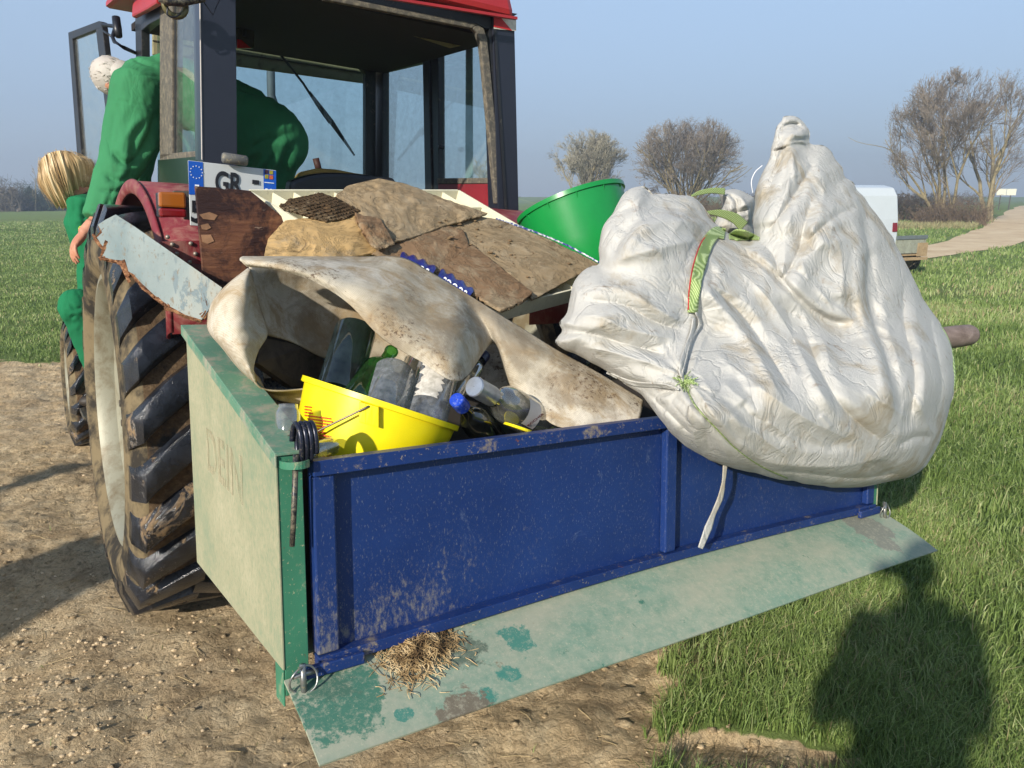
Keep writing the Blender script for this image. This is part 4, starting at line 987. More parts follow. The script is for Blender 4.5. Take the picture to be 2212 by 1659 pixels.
def sk0(x, y):
    rail = np.interp(x, [1400, 1900], [912, 850])
    a = np.interp(y, [250, 420, 620, 780], [.40, .34, .24, .17])
    low = np.clip((y - rail + 190) / 215, 0, 1); low = low * low * (3 - 2 * low); a = a * (1 - low) + (-.052) * low
    return a - .05 * np.clip((x - 1750) / 300, 0, 1) * (1 - low)
f4 = lambda *p: S4(p)
folds = [
 ('s', f4((1285,205),(1340,300),(1408,420),(1425,520),(1446,630),(1440,780),(1470,930),(1520,1070),(1560,1250),(1572,1420)), 9, .026, 1),
 ('c', f4((1408,420),(1425,520),(1446,630),(1440,780),(1470,930),(1520,1070),(1560,1250)), 8, .018, 1),
 ('s', f4((860,590),(1000,665),(1095,745),(1180,830),(1270,895),(1350,915),(1420,900)), 10, -.034, 1),
 ('r', f4((860,600),(1000,700),(1090,790),(1200,900),(1260,1000),(1300,1150)), 24, .032, 1),
 ('c', f4((990,580),(1055,650),(1085,740),(1150,640),(1180,520),(1215,400)), 14, .022, 1),
 ('r', f4((1110,160),(1130,260),(1090,420),(1040,560)), 22, .026, 1),
 ('r', f4((1190,240),(1260,330),(1240,480),(1180,600)), 26, .028, 1),
 ('c', f4((1010,560),(1080,480),(1200,300),(1230,240)), 9, .020, 1),
 ('r', f4((1300,380),(1290,560),(1200,640),(1120,740)), 30, .02, 1),
 ('r', f4((1310,540),(1340,700),(1330,850)), 40, .026, 1),
 ('c', f4((1425,430),(1300,490),(1180,600)), 7, .010, 1),
 ('r', f4((700,720),(860,880),(980,1040),(1110,1280)), 24, .028, 1),
 ('c', f4((760,740),(930,900),(1050,1080),(1140,1230)), 11, .018, 1),
 ('r', f4((830,640),(1010,800),(1130,980),(1230,1180),(1330,1340)), 24, .022, 1),
 ('c', f4((1180,960),(1260,1150),(1360,1300),(1520,1430)), 10, .014, 1),
 ('r', f4((760,1010),(900,1120),(1060,1240),(1220,1340),(1400,1420)), 20, .016, 1),
 ('s', f4((740,1180),(880,1300),(1040,1400),(1250,1450),(1450,1440)), 12, .012, 1),
 ('r', f4((800,1380),(950,1480),(1150,1520),(1400,1510),(1600,1440)), 22, .018, 1),
 ('s', f4((375,672),(430,575),(490,505),(600,470),(740,495),(800,530)), 8, .030, 1),
 ('c', f4((375,672),(430,575),(490,505),(600,470)), 8, .016, 1),
 ('c', f4((400,465),(520,440),(700,455)), 9, .010, 1),
 ('r', f4((330,690),(480,640),(640,600),(740,580)), 20, .020, 1),
 ('r', f4((290,760),(440,790),(560,860),(680,930)), 17, .020, 1),
 ('c', f4((250,830),(430,850),(560,920),(690,960)), 9, .014, 1),
 ('r', f4((190,900),(330,900),(440,950),(620,990)), 15, .020, 1),
 ('c', f4((180,960),(300,970),(430,1010),(620,1060)), 8, .015, 1),
 ('r', f4((230,1020),(400,1050),(560,1100),(680,1140)), 13, .015, 1),
 ('r', f4((230,760),(205,870),(185,950)), 16, .022, 1),
 ('s', f4((745,800),(735,900),(722,960),(700,1050),(672,1160)), 7, .014, 1),
 ('c', f4((722,950),(700,1050),(680,1150),(730,1260),(830,1380),(900,1450),(1050,1540)), 6, .010, 1),
 ('s', f4((250,1070),(400,1140),(560,1180),(680,1190)), 7, -.014, 1),
 ('c', f4((680,1190),(560,1230),(620,1300),(720,1400)), 8, .010, 1),
 ('r', f4((1640,780),(1650,950),(1680,1150),(1660,1350)), 24, .022, 1),
 ('c', f4((1600,700),(1590,900),(1640,1150),(1610,1380)), 9, .012, 1),
 ('c', f4((1690,860),(1720,1000),(1750,1150),(1740,1300)), 7, .010, 1),
 ('r', f4((1500,760),(1530,950),(1590,1150)), 20, .014, 1),
 ('c', f4((1100,180),(1180,160),(1205,185)), 6, .012, 0),
 ('c', f4((1080,130),(1130,100),(1170,110)), 5, .010, 0),
 ('c', f4((1560,1440),(1640,1400),(1720,1400)), 7, .010, 1),
 ('c', f4((1000,1540),(1150,1545),(1400,1570),(1600,1540)), 6, .008, 1)]
folds = [(k_, P_, w_, a_ * 1.15, e_) for k_, P_, w_, a_, e_ in folds]
# sharp secondary creases: short kinks following the hang of the cloth in each area
rc = np.random.default_rng(77)
def hang(x, y):
    if y < 420: return math.atan2(y - 180, x - 1705 + 1e-6) + rc.normal(0, .22)
    if x < 1480: return .28 + (y - 620) / 700 + rc.normal(0, .35)
    if x > 1880: return 1.35 + rc.normal(0, .22)
    return (.75 if y > 700 else 1.0) + rc.normal(0, .35)
for i in range(150):
    x0_, y0_ = rc.uniform(1220, 2050), rc.uniform(260, 1040); L_ = rc.uniform(35, 150); P_ = [(x0_, y0_)]; a_ = hang(x0_, y0_)
    for q_ in range(4): a_ += rc.normal(0, .16); x0_ += math.cos(a_) * L_ / 4; y0_ += math.sin(a_) * L_ / 4; P_.append((x0_, y0_))
    folds.append(('r' if i % 3 else 'c', P_, rc.uniform(5, 14), rc.uniform(.0025, .0075) * (1 if i % 2 else -1), 1))
folds += [('s', S4([(1068,235),(1085,185),(1110,150),(1150,128)]), 5, .016, 0), ('s', S4([(1105,190),(1150,178),(1207,184)]), 4, -.020, 0), ('c', S4([(1080,120),(1110,100),(1160,98)]), 4, .012, 0),
          ('r', S4([(1130,140),(1165,150),(1200,140)]), 6, .012, 0), ('c', S4([(1095,210),(1060,300),(1020,400)]), 6, .012, 1), ('r', S4([(1150,190),(1135,260),(1150,330)]), 9, .014, 1)]
ANCH = [(*S4([(1130, 170)])[0], 4.5, .005, 260., .25), (*S4([(700, 1170)])[0], 3.2, .004, 190., -.3), (*S4([(735, 880)])[0], 2.6, .003, 150., .4)]
OUT = OUT + np.stack([vnoise(np.arange(len(OUT)) * .21, np.arange(len(OUT)) * .0 + 3), vnoise(np.arange(len(OUT)) * .21, np.arange(len(OUT)) * 0. + 9)], 1) * np.where(OUT[:, 1:] < 420, 3.2, 1.4)
bag = Bag(OUT, S4([(1090, 905)])[0], sk0, .225, 150., folds, .0017, 0, ANCH, lambda x, y: np.interp(y, [250, 330, 480], [.35, .55, 1.0]))
sack = obj('rubbish_sack', bag.mesh(165), SACK, smooth=True); tag(sack, 'huge bulging white woven sack with green lifting straps hanging over the blue tailgate', 'sack')
sy = lambda x, y: bag.yb(x, y)
ribbon_on(S4([(716,882),(722,800),(742,700),(775,600),(812,552),(850,556)]), [21, 25, 26, 26, 22], sy, STRAP, 'lifting_strap', sack, .010)
ribbon_on(S4([(698,870),(702,790),(718,690),(748,600),(784,548)]), 2.6, sy, STITCH, 'red_stitching', sack, .0125, th=.001)
ribbon_on(S4([(868,566),(900,560),(940,562),(992,574)]), [10, 24, 20, 6], sy, STRAP, 'lifting_strap', sack, .012)
ribbon_on(S4([(1668,870),(1700,905),(1745,950),(1780,1025),(1797,1110),(1797,1180),(1786,1240)]), [6, 9, 11, 9, 7, 4], lambda x, y: sk0(x, y) - .02, STRAP, 'lifting_strap', sack, .004)
ribbon_on(S4([(690,1190),(730,1270),(830,1380),(900,1450),(1000,1520),(1110,1570)]), 2.2, sy, STRAP, 'seam', sack, .005, th=.001)
ribbon_on(S4([(722,905),(716,960),(690,1030),(668,1110),(680,1170)]), [5, 9, 8, 10, 5], sy, SACK, 'gathered_seam', sack, .008, wave=.003)
ribbon_on(S4([(730,880),(745,930),(710,1000),(690,1080),(670,1150)]), [3, 4, 4, 3], sy, SACK, 'gathered_seam', sack, .012, wave=.004)
ribbon_on(S4([(360,1130),(470,1175),(590,1185),(660,1200)]), [3, 9, 9, 5], sy, SACK, 'gathered_seam', sack, .007, wave=.003)
mb = MB()
c0 = S4([(690, 1165)])[0]
for i in range(46):
    a = RNG.normal(0, 1.2); L = RNG.uniform(8, 30); q = [c0 + np.array([math.cos(a), math.sin(a) * .8]) * L * t + RNG.normal(0, 2.2, 2) for t in (0, .35, .7, 1)]
    if i % 2: q = [c0 + np.array([-math.cos(a), math.sin(a) * .6]) * L * t + RNG.normal(0, 2.2, 2) for t in (0, .35, .7, 1)]
    q = np.array(q); yb = sy(q[:, 0], q[:, 1]) - .006 - .006 * RNG.random(4); mb.tube(BH(q[:, 0], q[:, 1], yb), .0011, 4, False)
obj('frayed_knot', mb, STRAP, sack)
ribbon_on([(1567,1000),(1563,1040),(1556,1075),(1541,1110),(1530,1140),(1513,1184)], [9, 6, 11, 9, 15, 10], lambda x, y: np.full(np.shape(x), -.055), SACK, 'hanging_tie', sack, .0, wave=.006)
mb = MB(); q = catmull(S4([(1005,272),(975,300),(960,340),(966,385)]), 14); mb.tube(BH(q[:, 0], q[:, 1], np.full(14, .36)), .0016, 5); obj('loose_thread', mb, simple('white_thread', (.8, .8, .8), .6), sack)
# second, smaller sack behind
o2 = dens(S4([(826,385),(862,372),(905,372),(950,392),(975,412),(980,480),(975,580),(900,600),(830,560),(806,520),(838,440)]), 120)
bg2 = Bag(o2, S4([(895, 480)])[0], lambda x, y: np.full(np.shape(x), .86), .12, 36., [('c', S4([(860,380),(900,430),(880,520)]), 5, .02, 1), ('r', S4([(900,385),(940,440),(950,520)]), 8, .025, 1), ('c', S4([(830,450),(880,470),(960,450)]), 4, .015, 1)], .006, 4)
sk2 = obj('small_sack', bg2.mesh(40), SACK, smooth=True); tag(sk2, 'small crumpled white sack with green handles tucked behind the huge one', 'sack')
cst = lambda v: (lambda x, y: np.full(np.shape(x), v))
ribbon_on(S4([(712,398),(750,384),(800,376),(850,380)]), [4, 10, 12, 14], cst(.76), STRAP, 'lifting_strap', sk2, 0)
ribbon_on(S4([(768,466),(830,470),(890,490),(930,525)]), [5, 16, 22, 24], cst(.66), STRAP, 'lifting_strap', sk2, 0)

# ---- old carpet / lino sheet
def net(rows, m, n):                            # rows of (cx, cy, yb) in enlargement coordinates
    A = np.array(rows, float); A = patch(A, m, n); x = 388.8 + .4297 * A[..., 0]; y = 328.3 + .4297 * A[..., 1]
    return x, y, A[..., 2]
def netmesh(mb, rows, m, n, wob=.004, sc=45., seed=0):
    x, y, b = net(rows, m, n); b = b + wob * fbm(x / sc + seed, y / sc, 4) * 1.5
    mb.grid(BH(x, y, b))
k = Mt('old_carpet')
w = k.n('ShaderNodeTexWave'); w.bands_direction = 'DIAGONAL'; w.inputs['Scale'].default_value = 95; w.inputs['Distortion'].default_value = 1.0; k.l(k.mapped((1, 1, 1)), w.inputs[0])
w2 = k.n('ShaderNodeTexWave'); w2.bands_direction = 'Z'; w2.inputs['Scale'].default_value = 120; w2.inputs['Distortion'].default_value = 1.0; k.l(k.co, w2.inputs[0])
n1 = k.noise(3.6, 9, .65, None, .3); n2 = k.noise(11, 9, .72, None, .5); n3 = k.noise(95, 6, .75); n4 = k.noise(6, 6, .6)
c = k.ramp(n1, [(.32, srgb(160, 146, 122)), (.5, srgb(200, 191, 172)), (.68, srgb(220, 214, 202))])
c = k.mix(k.ramp(n2, [(.46, 0.), (.62, .85)]), c, srgb(160, 136, 102)); c = k.mix(k.ramp(k.noise(5, 8, .7, k.mapped((1, 1, 1), (.5, .9, .2)), .8), [(.50, 0.), (.62, .65)]), c, srgb(126, 114, 98))
sp = k.math('MULTIPLY', k.ramp(n3, [(.52, 0.), (.60, 1.)]), k.ramp(n4, [(.52, 0.), (.64, .95)])); c = k.mix(sp, c, srgb(78, 56, 46))
c = k.mix(k.ramp(k.noise(240, 2, .5), [(.68, 0.), (.73, .7)]), c, srgb(110, 92, 70))
c = k.mix(k.ramp(k.math('MULTIPLY', w.outputs[1], w2.outputs[1]), [(.0, .35), (.3, 0.)]), c, srgb(150, 134, 104))
CARP = k.out(c, .85, 0, k.bump(k.math('ADD', w.outputs[1], w2.outputs[1]), .35, .0012, k.bump(k.noise(14, 6, .6), .35, .006)), .2)
mb = MB()
N = [[(315,528,.40),(500,528,.42),(700,529,.44),(900,529,.46),(1110,532,.46),(1250,600,.42),(1400,690,.38),(1490,745,.34),(1600,815,.30),(1750,908,.26),(1900,1000,.21),(2100,1110,.15),(2330,1250,.08)],
     [(300,540,.375),(500,545,.36),(700,560,.35),(890,590,.34),(1090,640,.32),(1230,715,.29),(1385,745,.30),(1480,800,.31),(1600,880,.25),(1750,980,.20),(1900,1080,.15),(2090,1170,.10),(2320,1300,.05)],
     [(318,558,.37),(500,560,.32),(690,598,.29),(875,660,.26),(1060,750,.21),(1220,850,.17),(1390,900,.15),(1530,890,.27),(1620,970,.22),(1750,1080,.17),(1900,1180,.12),(2080,1240,.07),(2310,1340,.035)],
     [(330,566,.375),(500,580,.31),(685,628,.27),(858,720,.24),(1030,850,.16),(1200,960,.11),(1395,1040,.08),(1562,945,.27),(1640,1060,.20),(1750,1180,.15),(1900,1290,.09),(2080,1320,.05),(2300,1380,.03)],
     [(335,572,.39),(500,592,.32),(680,652,.28),(850,762,.25),(1010,930,.15),(1205,1050,.10),(1405,1150,.07),(1575,960,.30),(1660,1185,.20),(1800,1310,.12),(1900,1380,.07),(2080,1400,.04),(2300,1420,.03)]]
netmesh(mb, N, 64, 230)
# inner face behind the bottles
N = [[(345,548,.48),(520,548,.54),(760,560,.56),(950,640,.54),(1200,800,.50),(1450,900,.44),(1700,980,.36)],
     [(345,560,.46),(520,570,.50),(760,620,.52),(950,740,.50),(1200,900,.46),(1450,980,.42),(1700,1040,.34)],
     [(365,650,.44),(520,700,.50),(760,780,.52),(960,860,.50),(1200,1000,.46),(1450,1080,.42),(1690,1130,.32)],
     [(400,790,.42),(540,830,.47),(760,900,.50),(980,960,.50),(1200,1060,.46),(1450,1130,.42),(1690,1200,.28)],
     [(438,920,.40),(570,958,.44),(740,1040,.46),(980,1080,.48),(1200,1140,.46),(1450,1200,.40),(1690,1290,.24)]]
netmesh(mb, N, 40, 90)
# left roll
N = [[(345,585,.45),(350,590,.44),(352,592,.43),(352,596,.43)],
     [(235,672,.48),(270,650,.40),(330,640,.36),(372,668,.40)],
     [(165,755,.48),(210,740,.38),(310,740,.33),(398,770,.38)],
     [(140,850,.47),(190,850,.36),(300,850,.31),(428,860,.36)],
     [(152,910,.46),(200,925,.35),(310,935,.30),(436,925,.34)],
     [(215,985,.44),(250,1000,.34),(320,1010,.29),(392,1000,.32)],
     [(290,1080,.42),(310,1080,.33),(340,1080,.29),(368,1085,.30)],
     [(372,1160,.40),(375,1155,.33),(376,1150,.30),(378,1150,.30)]]
netmesh(mb, N, 70, 40, .006, 30)
N = [[(366,1100,.30),(372,1150,.30),(420,1192,.31),(520,1200,.32),(660,1186,.34)],
     [(380,1120,.36),(390,1170,.36),(440,1205,.35),(540,1222,.35),(660,1215,.35)],
     [(400,1140,.40),(430,1200,.38),(480,1240,.36),(560,1262,.35),(660,1270,.35)]]
netmesh(mb, N, 20, 40)
carpet = obj('carpet_sheet', mb, CARP, smooth=True, solid=.004); tag(carpet, 'stained cream sheet of old carpet rolled and folded over the glass bottles', 'carpet')

# ---- dark panel and filler added for the darkness low in the box
PANELDK = simple('dark_wood', srgb(70, 60, 50), .8, 0, srgb(40, 34, 28), .5, 9, var=.3)
def P3(name, pts, ybs, th, mat, label=None, cat=None, par=None, bevel=0.0, mi=None, grp=None):
    q = S3(pts); W_ = BH(q[:, 0], q[:, 1], ybs); 
    n = np.zeros(3)
    for i in range(len(W_)): n += np.cross(W_[i], W_[(i+1) % len(W_)])
    n /= np.linalg.norm(n); 
    if n @ (CAMV - W_[0]) < 0: n = -n
    mb = MB(); mb.prism(W_ - n * th, W_); o = obj(name, mb, mat, par, bevel=bevel, mi=mi)
    if cat: tag(o, label, cat, grp)
    return o
P3('broken_board', [(405,930),(640,980),(760,1080),(680,1190),(560,1180),(390,1060)], [.40,.46,.50,.46,.42,.36], .02, PANELDK, 'dark panel added for the dark inside of the carpet roll', 'board')  # added dark panel standing in for the dark inside of the roll
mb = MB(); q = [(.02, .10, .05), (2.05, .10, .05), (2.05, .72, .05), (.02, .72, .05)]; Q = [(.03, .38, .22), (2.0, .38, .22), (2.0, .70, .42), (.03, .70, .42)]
mb.prism(B.W(q), B.W(Q)); tag(obj('rubbish_heap', mb, simple('dark_rubbish', srgb(48, 42, 36), .95, var=.4)), 'dark filler added to hide the floor of the transport box', 'rubbish')  # added dark filler, keeps the box floor out of sight

# ---- white plastic tray under the cardboard
fy = lambda y: np.interp(y, [380, 412, 560, 690], [.98, .93, .62, .34])
def d3(pts, off=0.0): q = S3(pts); return BH(q[:, 0], q[:, 1], fy(q[:, 1]) + off)
TLc, TRc, BRc, BLc = d3([(350,193),(1400,193),(2160,640),(1430,822)], .0)
nrm = np.cross(TRc - TLc, BLc - TLc); nrm /= np.linalg.norm(nrm); nrm *= np.sign(nrm[2])
TRAY = simple('white_plastic', srgb(226, 220, 192), .5, 0, srgb(150, 140, 110), .28, 30, var=.06)
def tq(s, t): return (TLc*(1-s) + TRc*s)*(1-t) + (BLc*(1-s) + BRc*s)*t
mb = MB(); hgt = .05
def wall(a, b, th=.006, h=hgt, drop=0.0):
    d = (b - a) / np.linalg.norm(b - a); sdir = np.cross(nrm, d)
    mb.prism([a - nrm*drop, b - nrm*drop, b + sdir*th - nrm*drop, a + sdir*th - nrm*drop], [a - nrm*(h), b - nrm*(h), b + sdir*th - nrm*(h), a + sdir*th - nrm*(h)])
for a, b in ((tq(0,0), tq(1,0)), (tq(1,0), tq(1,1)), (tq(1,1), tq(0,1)), (tq(0,1), tq(0,0))): wall(a, b)
for s in np.linspace(0, 1, 12)[1:-1]: wall(tq(s, .005), tq(s, .995), .003, hgt, .006)
for t in np.linspace(0, 1, 7)[1:-1]: wall(tq(.005, t), tq(.995, t), .003, hgt, .010)
mb.prism([tq(0,0) - nrm*.056, tq(1,0) - nrm*.056, tq(1,1) - nrm*.056, tq(0,1) - nrm*.056], [tq(0,0) - nrm*.052, tq(1,0) - nrm*.052, tq(1,1) - nrm*.052, tq(0,1) - nrm*.052])
tag(obj('plastic_tray', mb, TRAY), 'large off white plastic tray with ribs lying under the muddy cardboard', 'tray')

# ---- muddy cardboard
def cardmat(name, base, corr=False, mud=.5):
    k = Mt(name); n1 = k.noise(3.2, 9, .7, None, .3); n2 = k.noise(22, 9, .75, k.mapped((1, 1, 1.6)), .4); n3 = k.noise(90, 6, .7)
    c = k.ramp(k.noise(4, 6, .6), [(.3, tuple(x * .88 for x in base)), (.7, base)])
    f = k.ramp(k.math('ADD', k.math('MULTIPLY', n1, .6), k.math('MULTIPLY', n2, .4)), [(.60 - .24 * mud, 0.), (.70 - .2 * mud, 1.)])
    c = k.mix(f, c, k.ramp(n2, [(.3, srgb(140, 122, 96)), (.6, srgb(164, 146, 118)), (.8, srgb(180, 162, 134))]))
    c = k.mix(k.ramp(n3, [(.66, 0.), (.74, .5)]), c, srgb(86, 70, 52)); c = k.mix(k.ramp(k.noise(5.5, 8, .78, None, 1.4), [(.56, 0.), (.60, .6)]), c, srgb(96, 78, 56))
    h = k.math('ADD', k.math('MULTIPLY', n2, 1.2), n3)
    cr_ = k.math('ABSOLUTE', k.math('SUBTRACT', k.noise(6, 7, .7, None, 1.8), .5)); nb = k.bump(h, .16, .002, k.bump(f, .45, .004, k.bump(k.ramp(cr_, [(0., 0.), (.04, 1.)]), .6, .006)))
    if corr:
        w = k.n('ShaderNodeTexWave'); w.inputs['Scale'].default_value = 42; w.bands_direction = 'Y'; k.l(k.mapped((1, 1, 1), (0, 0, rad(-18))), w.inputs[0]); nb = k.bump(w.outputs[1], 1.0, .008, nb)
    return k.out(c, .92, 0, nb, .15)
CMUD = cardmat('muddy_cardboard', srgb(160, 138, 106), mud=.75); CTAN = cardmat('tan_cardboard', srgb(198, 164, 112), mud=.42); CDARK = cardmat('dark_cardboard', srgb(140, 112, 84), mud=.55); CCOR = cardmat('corrugated_cardboard', srgb(112, 90, 66), True, .45)
def sheet(name, rows, mat, label, off=0.0, th=.010, m=40, n=60, wob=.012, sc=40., seed=0, ybs=None, jag=2.2, corr=0.0):
    C_ = np.array([[(p[0], p[1], (p[2] if len(p) > 2 else 0.0) * .6) for p in r] for r in rows], float)
    def lin(Q, k_):
        t = np.linspace(0, len(Q) - 1, k_); i_ = np.clip(t.astype(int), 0, len(Q) - 2); f_ = (t - i_)[:, None, None]; f_ = np.clip((f_ - .08) / .84, 0, 1); return Q[i_] * (1 - f_) + Q[i_ + 1] * f_
    A = .75 * np.swapaxes(lin(np.swapaxes(lin(C_, m), 0, 1), n), 0, 1) + .25 * patch(C_, m, n)
    x = 388.8 + .4297 * A[..., 0]; y = 328.3 + .4297 * A[..., 1]
    e = np.zeros((m, n)); e[0] = e[-1] = 1; e[:, 0] = e[:, -1] = 1
    x = x + e * jag * fbm(x / 12 + seed, y / 12, 3); y = y + e * jag * fbm(x / 11 + 7, y / 11 + seed, 3)
    b = fy(y) - off - A[..., 2] - wob * fbm(x / sc + seed, y / sc, 4) - .35 * wob * (1 - np.abs(fbm(x / 15, y / 15 + seed, 3)) * 2)
    if corr: b = b - corr * np.sin(np.linspace(0, 1, n)[None, :] * 0 + (x * .35 + y * 1.35) * .62)
    mb = MB(); mb.grid(BH(x, y, b)); o = obj(name, mb, mat, smooth=True, solid=th)
    return tag(o, label, 'cardboard', 'muddy cardboard on top of the load')
sheet('cardboard_sheet', [[(1330,365),(1450,318),(1600,345),(1850,440),(2108,568)],[(1390,430,.01),(1540,420,.015),(1680,470,.02),(1860,540,.02),(2000,620)],[(1450,480),(1610,580,.0),(1700,650,0),(1740,700,0),(1770,745,0)]],
      CMUD, 'large flat grey brown cardboard sheet at the right end of the stack', .035, .006, 50, 70, .005, 50, 3)
sheet('cardboard_sheet', [[(870,480),(1000,440),(1190,395),(1330,372),(1420,400),(1455,485)],[(930,505,.0),(1060,480,.02),(1190,455,.035),(1290,450,.035),(1360,480,.02),(1400,530)],[(1030,530),(1110,545,.01),(1180,565,.01),(1240,590,.01),(1290,618,0),(1310,628)]],
      CDARK, 'dark brown damp cardboard flap between the blue bags and the upper sheets', .05, .007, 46, 60, .010, 40, 5)
sheet('cardboard_sheet', [[(1310,600),(1380,540),(1450,484),(1470,478)],[(1370,650,.0),(1450,600,.01),(1540,570,.01),(1600,580,.0)],[(1460,715,.0),(1540,700,.01),(1640,670,.01),(1700,660,.0)],[(1610,800),(1650,790,.0),(1720,755,.0),(1770,715,.0)]],
      CDARK, 'dark brown folded cardboard box lying lowest beside the white tray edge', .065, .012, 50, 50, .005, 50, 9)
sheet('cardboard_sheet', [[(425,530),(445,440),(530,350),(620,338)],[(520,530,.02),(560,450,.05),(620,380,.05),(700,334,.02)],[(660,530,.02),(690,470,.06),(750,410,.06),(800,325,.03)],[(860,530,.0),(880,470,.06),(900,400,.06),(900,306,.04)],[(1010,500,0),(990,450,.02),(960,400,.04),(925,312,.04)]],
      CTAN, 'pale tan cardboard piece curling up at the left end of the stack', .05, .006, 50, 50, .011, 34, 11)
sheet('cardboard_sheet', [[(785,222),(850,172),(1000,138),(1150,170),(1330,240),(1545,312)],[(810,262,.0),(900,245,.02),(1040,235,.03),(1180,262,.03),(1340,300,.02),(1500,328)],[(850,300),(930,350,.03),(1040,370,.04),(1180,350,.03),(1320,345,.01),(1460,335)],[(900,330),(970,410,.03),(1080,455,.02),(1200,420,.01),(1330,372,0),(1440,340)]],
      CMUD, 'mud caked cardboard sheet topmost on the stack, humped in the middle', .065, .007, 60, 80, .016, 36, 14)
sheet('cardboard_piece', [[(500,276),(560,240),(640,222),(712,210)],[(540,292,.01),(620,270,.03),(720,250,.03),(800,240,.0)],[(610,316,.0),(690,310,.02),(780,290,.03),(880,285,.0)],[(700,342,.0),(760,345,.0),(820,336,.0),(905,300,.0)]],
      CCOR, 'torn piece of dark corrugated cardboard standing up over the tray corner', .085, .006, 50, 70, .008, 30, 17, None, 5.0, .004)
sheet('cardboard_piece', [[(880,310),(930,330),(990,330),(1010,350)],[(890,350,.02),(930,370,.05),(960,385,.04),(1040,400,.02)],[(930,420,.01),(960,430,.03),(1010,440,.03),(1070,455,.0)],[(960,470,.0),(1000,490,.0),(1040,480,.0),(1075,462,.0)]],
      CDARK, 'small torn peak of cardboard in the centre of the stack', .10, .008, 40, 40, .016, 18, 21)
# clods of mud on the cardboard
mb = MB(); used_ = 0
for i in range(200):
    cx_, cy_ = RNG.uniform(850, 2000), RNG.uniform(180, 640)
    if cy_ > 330 + (cx_ - 1300) * .9 + 140 or cy_ < 150 + max(0, cx_ - 1000) * .36: continue
    q = S3([(cx_, cy_)])[0]; c = BH(q[0], q[1], fy(q[1]) - .082 if cx_ < 1400 else fy(q[1]) - .052); r = .002 + .006 * RNG.random()**3
    mb.add(IV * r * (1 + RNG.normal(0, .2, IV.shape)) * (1.4, 1.2, .5) + c, IF)
tag(obj('mud_crumbs', mb, simple('mud_crumb', srgb(120, 98, 70), .95, var=.3), smooth=True), None, None, kind='stuff')

# ---- blue crinkled bags peeping out under the cardboard
BAGB = simple('blue_film', srgb(30, 40, 120), .28, 0, None, .2, 20, var=.35)
for j, (path, w, txt) in enumerate(((S3([(1105,532),(1160,548),(1215,572),(1275,606)]), 15, 'SUOC'), (S3([(1300,616),(1350,640),(1410,678),(1462,718)]), 16, 'SUOCS'))):
    P = catmull(path, 60); t = np.gradient(P, axis=0); t /= np.hypot(*t.T)[:, None]; nn = np.stack([t[:, 1], -t[:, 0]], 1)
    s_ = np.linspace(-.9, 1, 16); G = P[:, None] + nn[:, None] * (s_ * w * (1 + .25 * np.sin(np.linspace(0, 22, 60)))[:, None])[..., None] * .8
    yb = fy(G[..., 1]) - .075 - .018 * np.sqrt(np.clip(1 - s_**2, 0, 1)) - .004 * fbm(G[..., 0] / 5 + j * 9, G[..., 1] / 5, 3)
    mb = MB(); mb.grid(BH(G[..., 0], G[..., 1], yb))
    o = obj('plastic_bag', mb, BAGB, smooth=True); tag(o, ['crinkled blue plastic bag peeping out below the cardboard, nearer the upper left', 'crinkled blue plastic bag squeezed between dark cardboard and the carpet fold'][j], 'bag', 'blue bags under the cardboard')
    a = BH(*(P[52] + nn[52] * 1.0), float(fy(P[52][1])) - .100); b_ = BH(*(P[10] + nn[10] * 1.0), float(fy(P[10][1])) - .100)
    text_mesh(txt[::-1] if False else txt, .030, basis(tuple(a), tuple(b_ - a), (0, 0, -1)), PWH, 'bag_lettering', o, .0004, .0008, .8, 0, 1.25)
# thin printed film edge along the big sheet
mb = MB(); q = catmull(S3([(1590,336),(1700,372),(1850,428),(1980,486),(2108,556)]), 60); q = q + RNG.normal(0, .5, q.shape)
mb.tube(BH(q[:, 0], q[:, 1], fy(q[:, 1]) - .02), .0035, 5)
k = Mt('printed_film'); tag(obj('film_strip', mb, k.out(k.ramp(k.noise(90, 3, .5), [(.45, srgb(60, 74, 140)), (.55, srgb(200, 200, 205))]), .4)), 'thin blue and white printed film along the far cardboard edge', 'plastic film')

# ---- plywood
k = Mt('rotten_plywood'); v = k.mapped((2.2, 2.2, 16)); n1 = k.noise(3, 9, .65, v, .4); n2 = k.noise(7, 8, .7, None, .5); n3 = k.noise(20, 6, .7, k.mapped((1, 1, 6)))
c = k.ramp(n1, [(.3, srgb(84, 50, 38)), (.5, srgb(108, 70, 50)), (.68, srgb(132, 90, 62))])
c = k.mix(k.ramp(n2, [(.42, 0.), (.54, .95)]), c, srgb(44, 26, 26)); c = k.mix(k.ramp(k.noise(12, 5, .6, k.mapped((1, 1, 3.5))), [(.68, 0.), (.74, .7)]), c, srgb(196, 172, 150))
PLY = k.out(c, .6, 0, k.bump(n3, .7, .004, k.bump(n2, .4, .006)), .35)
q = [(422,402),(448,404),(470,405),(489,410),(492,407),(541,412),(612,470),(640,640),(442,640),(436,560),(432,520),(428,470)]
P_ = np.array([T.w(T.hit(x, y, 1, -.90)) for x, y in q]); f_ = T.A @ np.array([0, 1., 0]); mb = MB(); mb.prism(P_, P_ + f_ * .014)
ply = obj('plywood_board', mb, PLY, bevel=.0015); tag(ply, 'rotting dark brown plywood board standing upright in front of the number plate', 'board')
mb = MB()
for i in range(0):
    x, y = RNG.uniform(430, 440), RNG.uniform(458, 560)
    a = T.w(T.hit(x, y, 1, -.905 - .004 * RNG.random())); mb.bar(a, a + T.A @ np.array([RNG.uniform(.01, .05), 0, RNG.uniform(-.004, .004)]), .003, RNG.uniform(.003, .008))
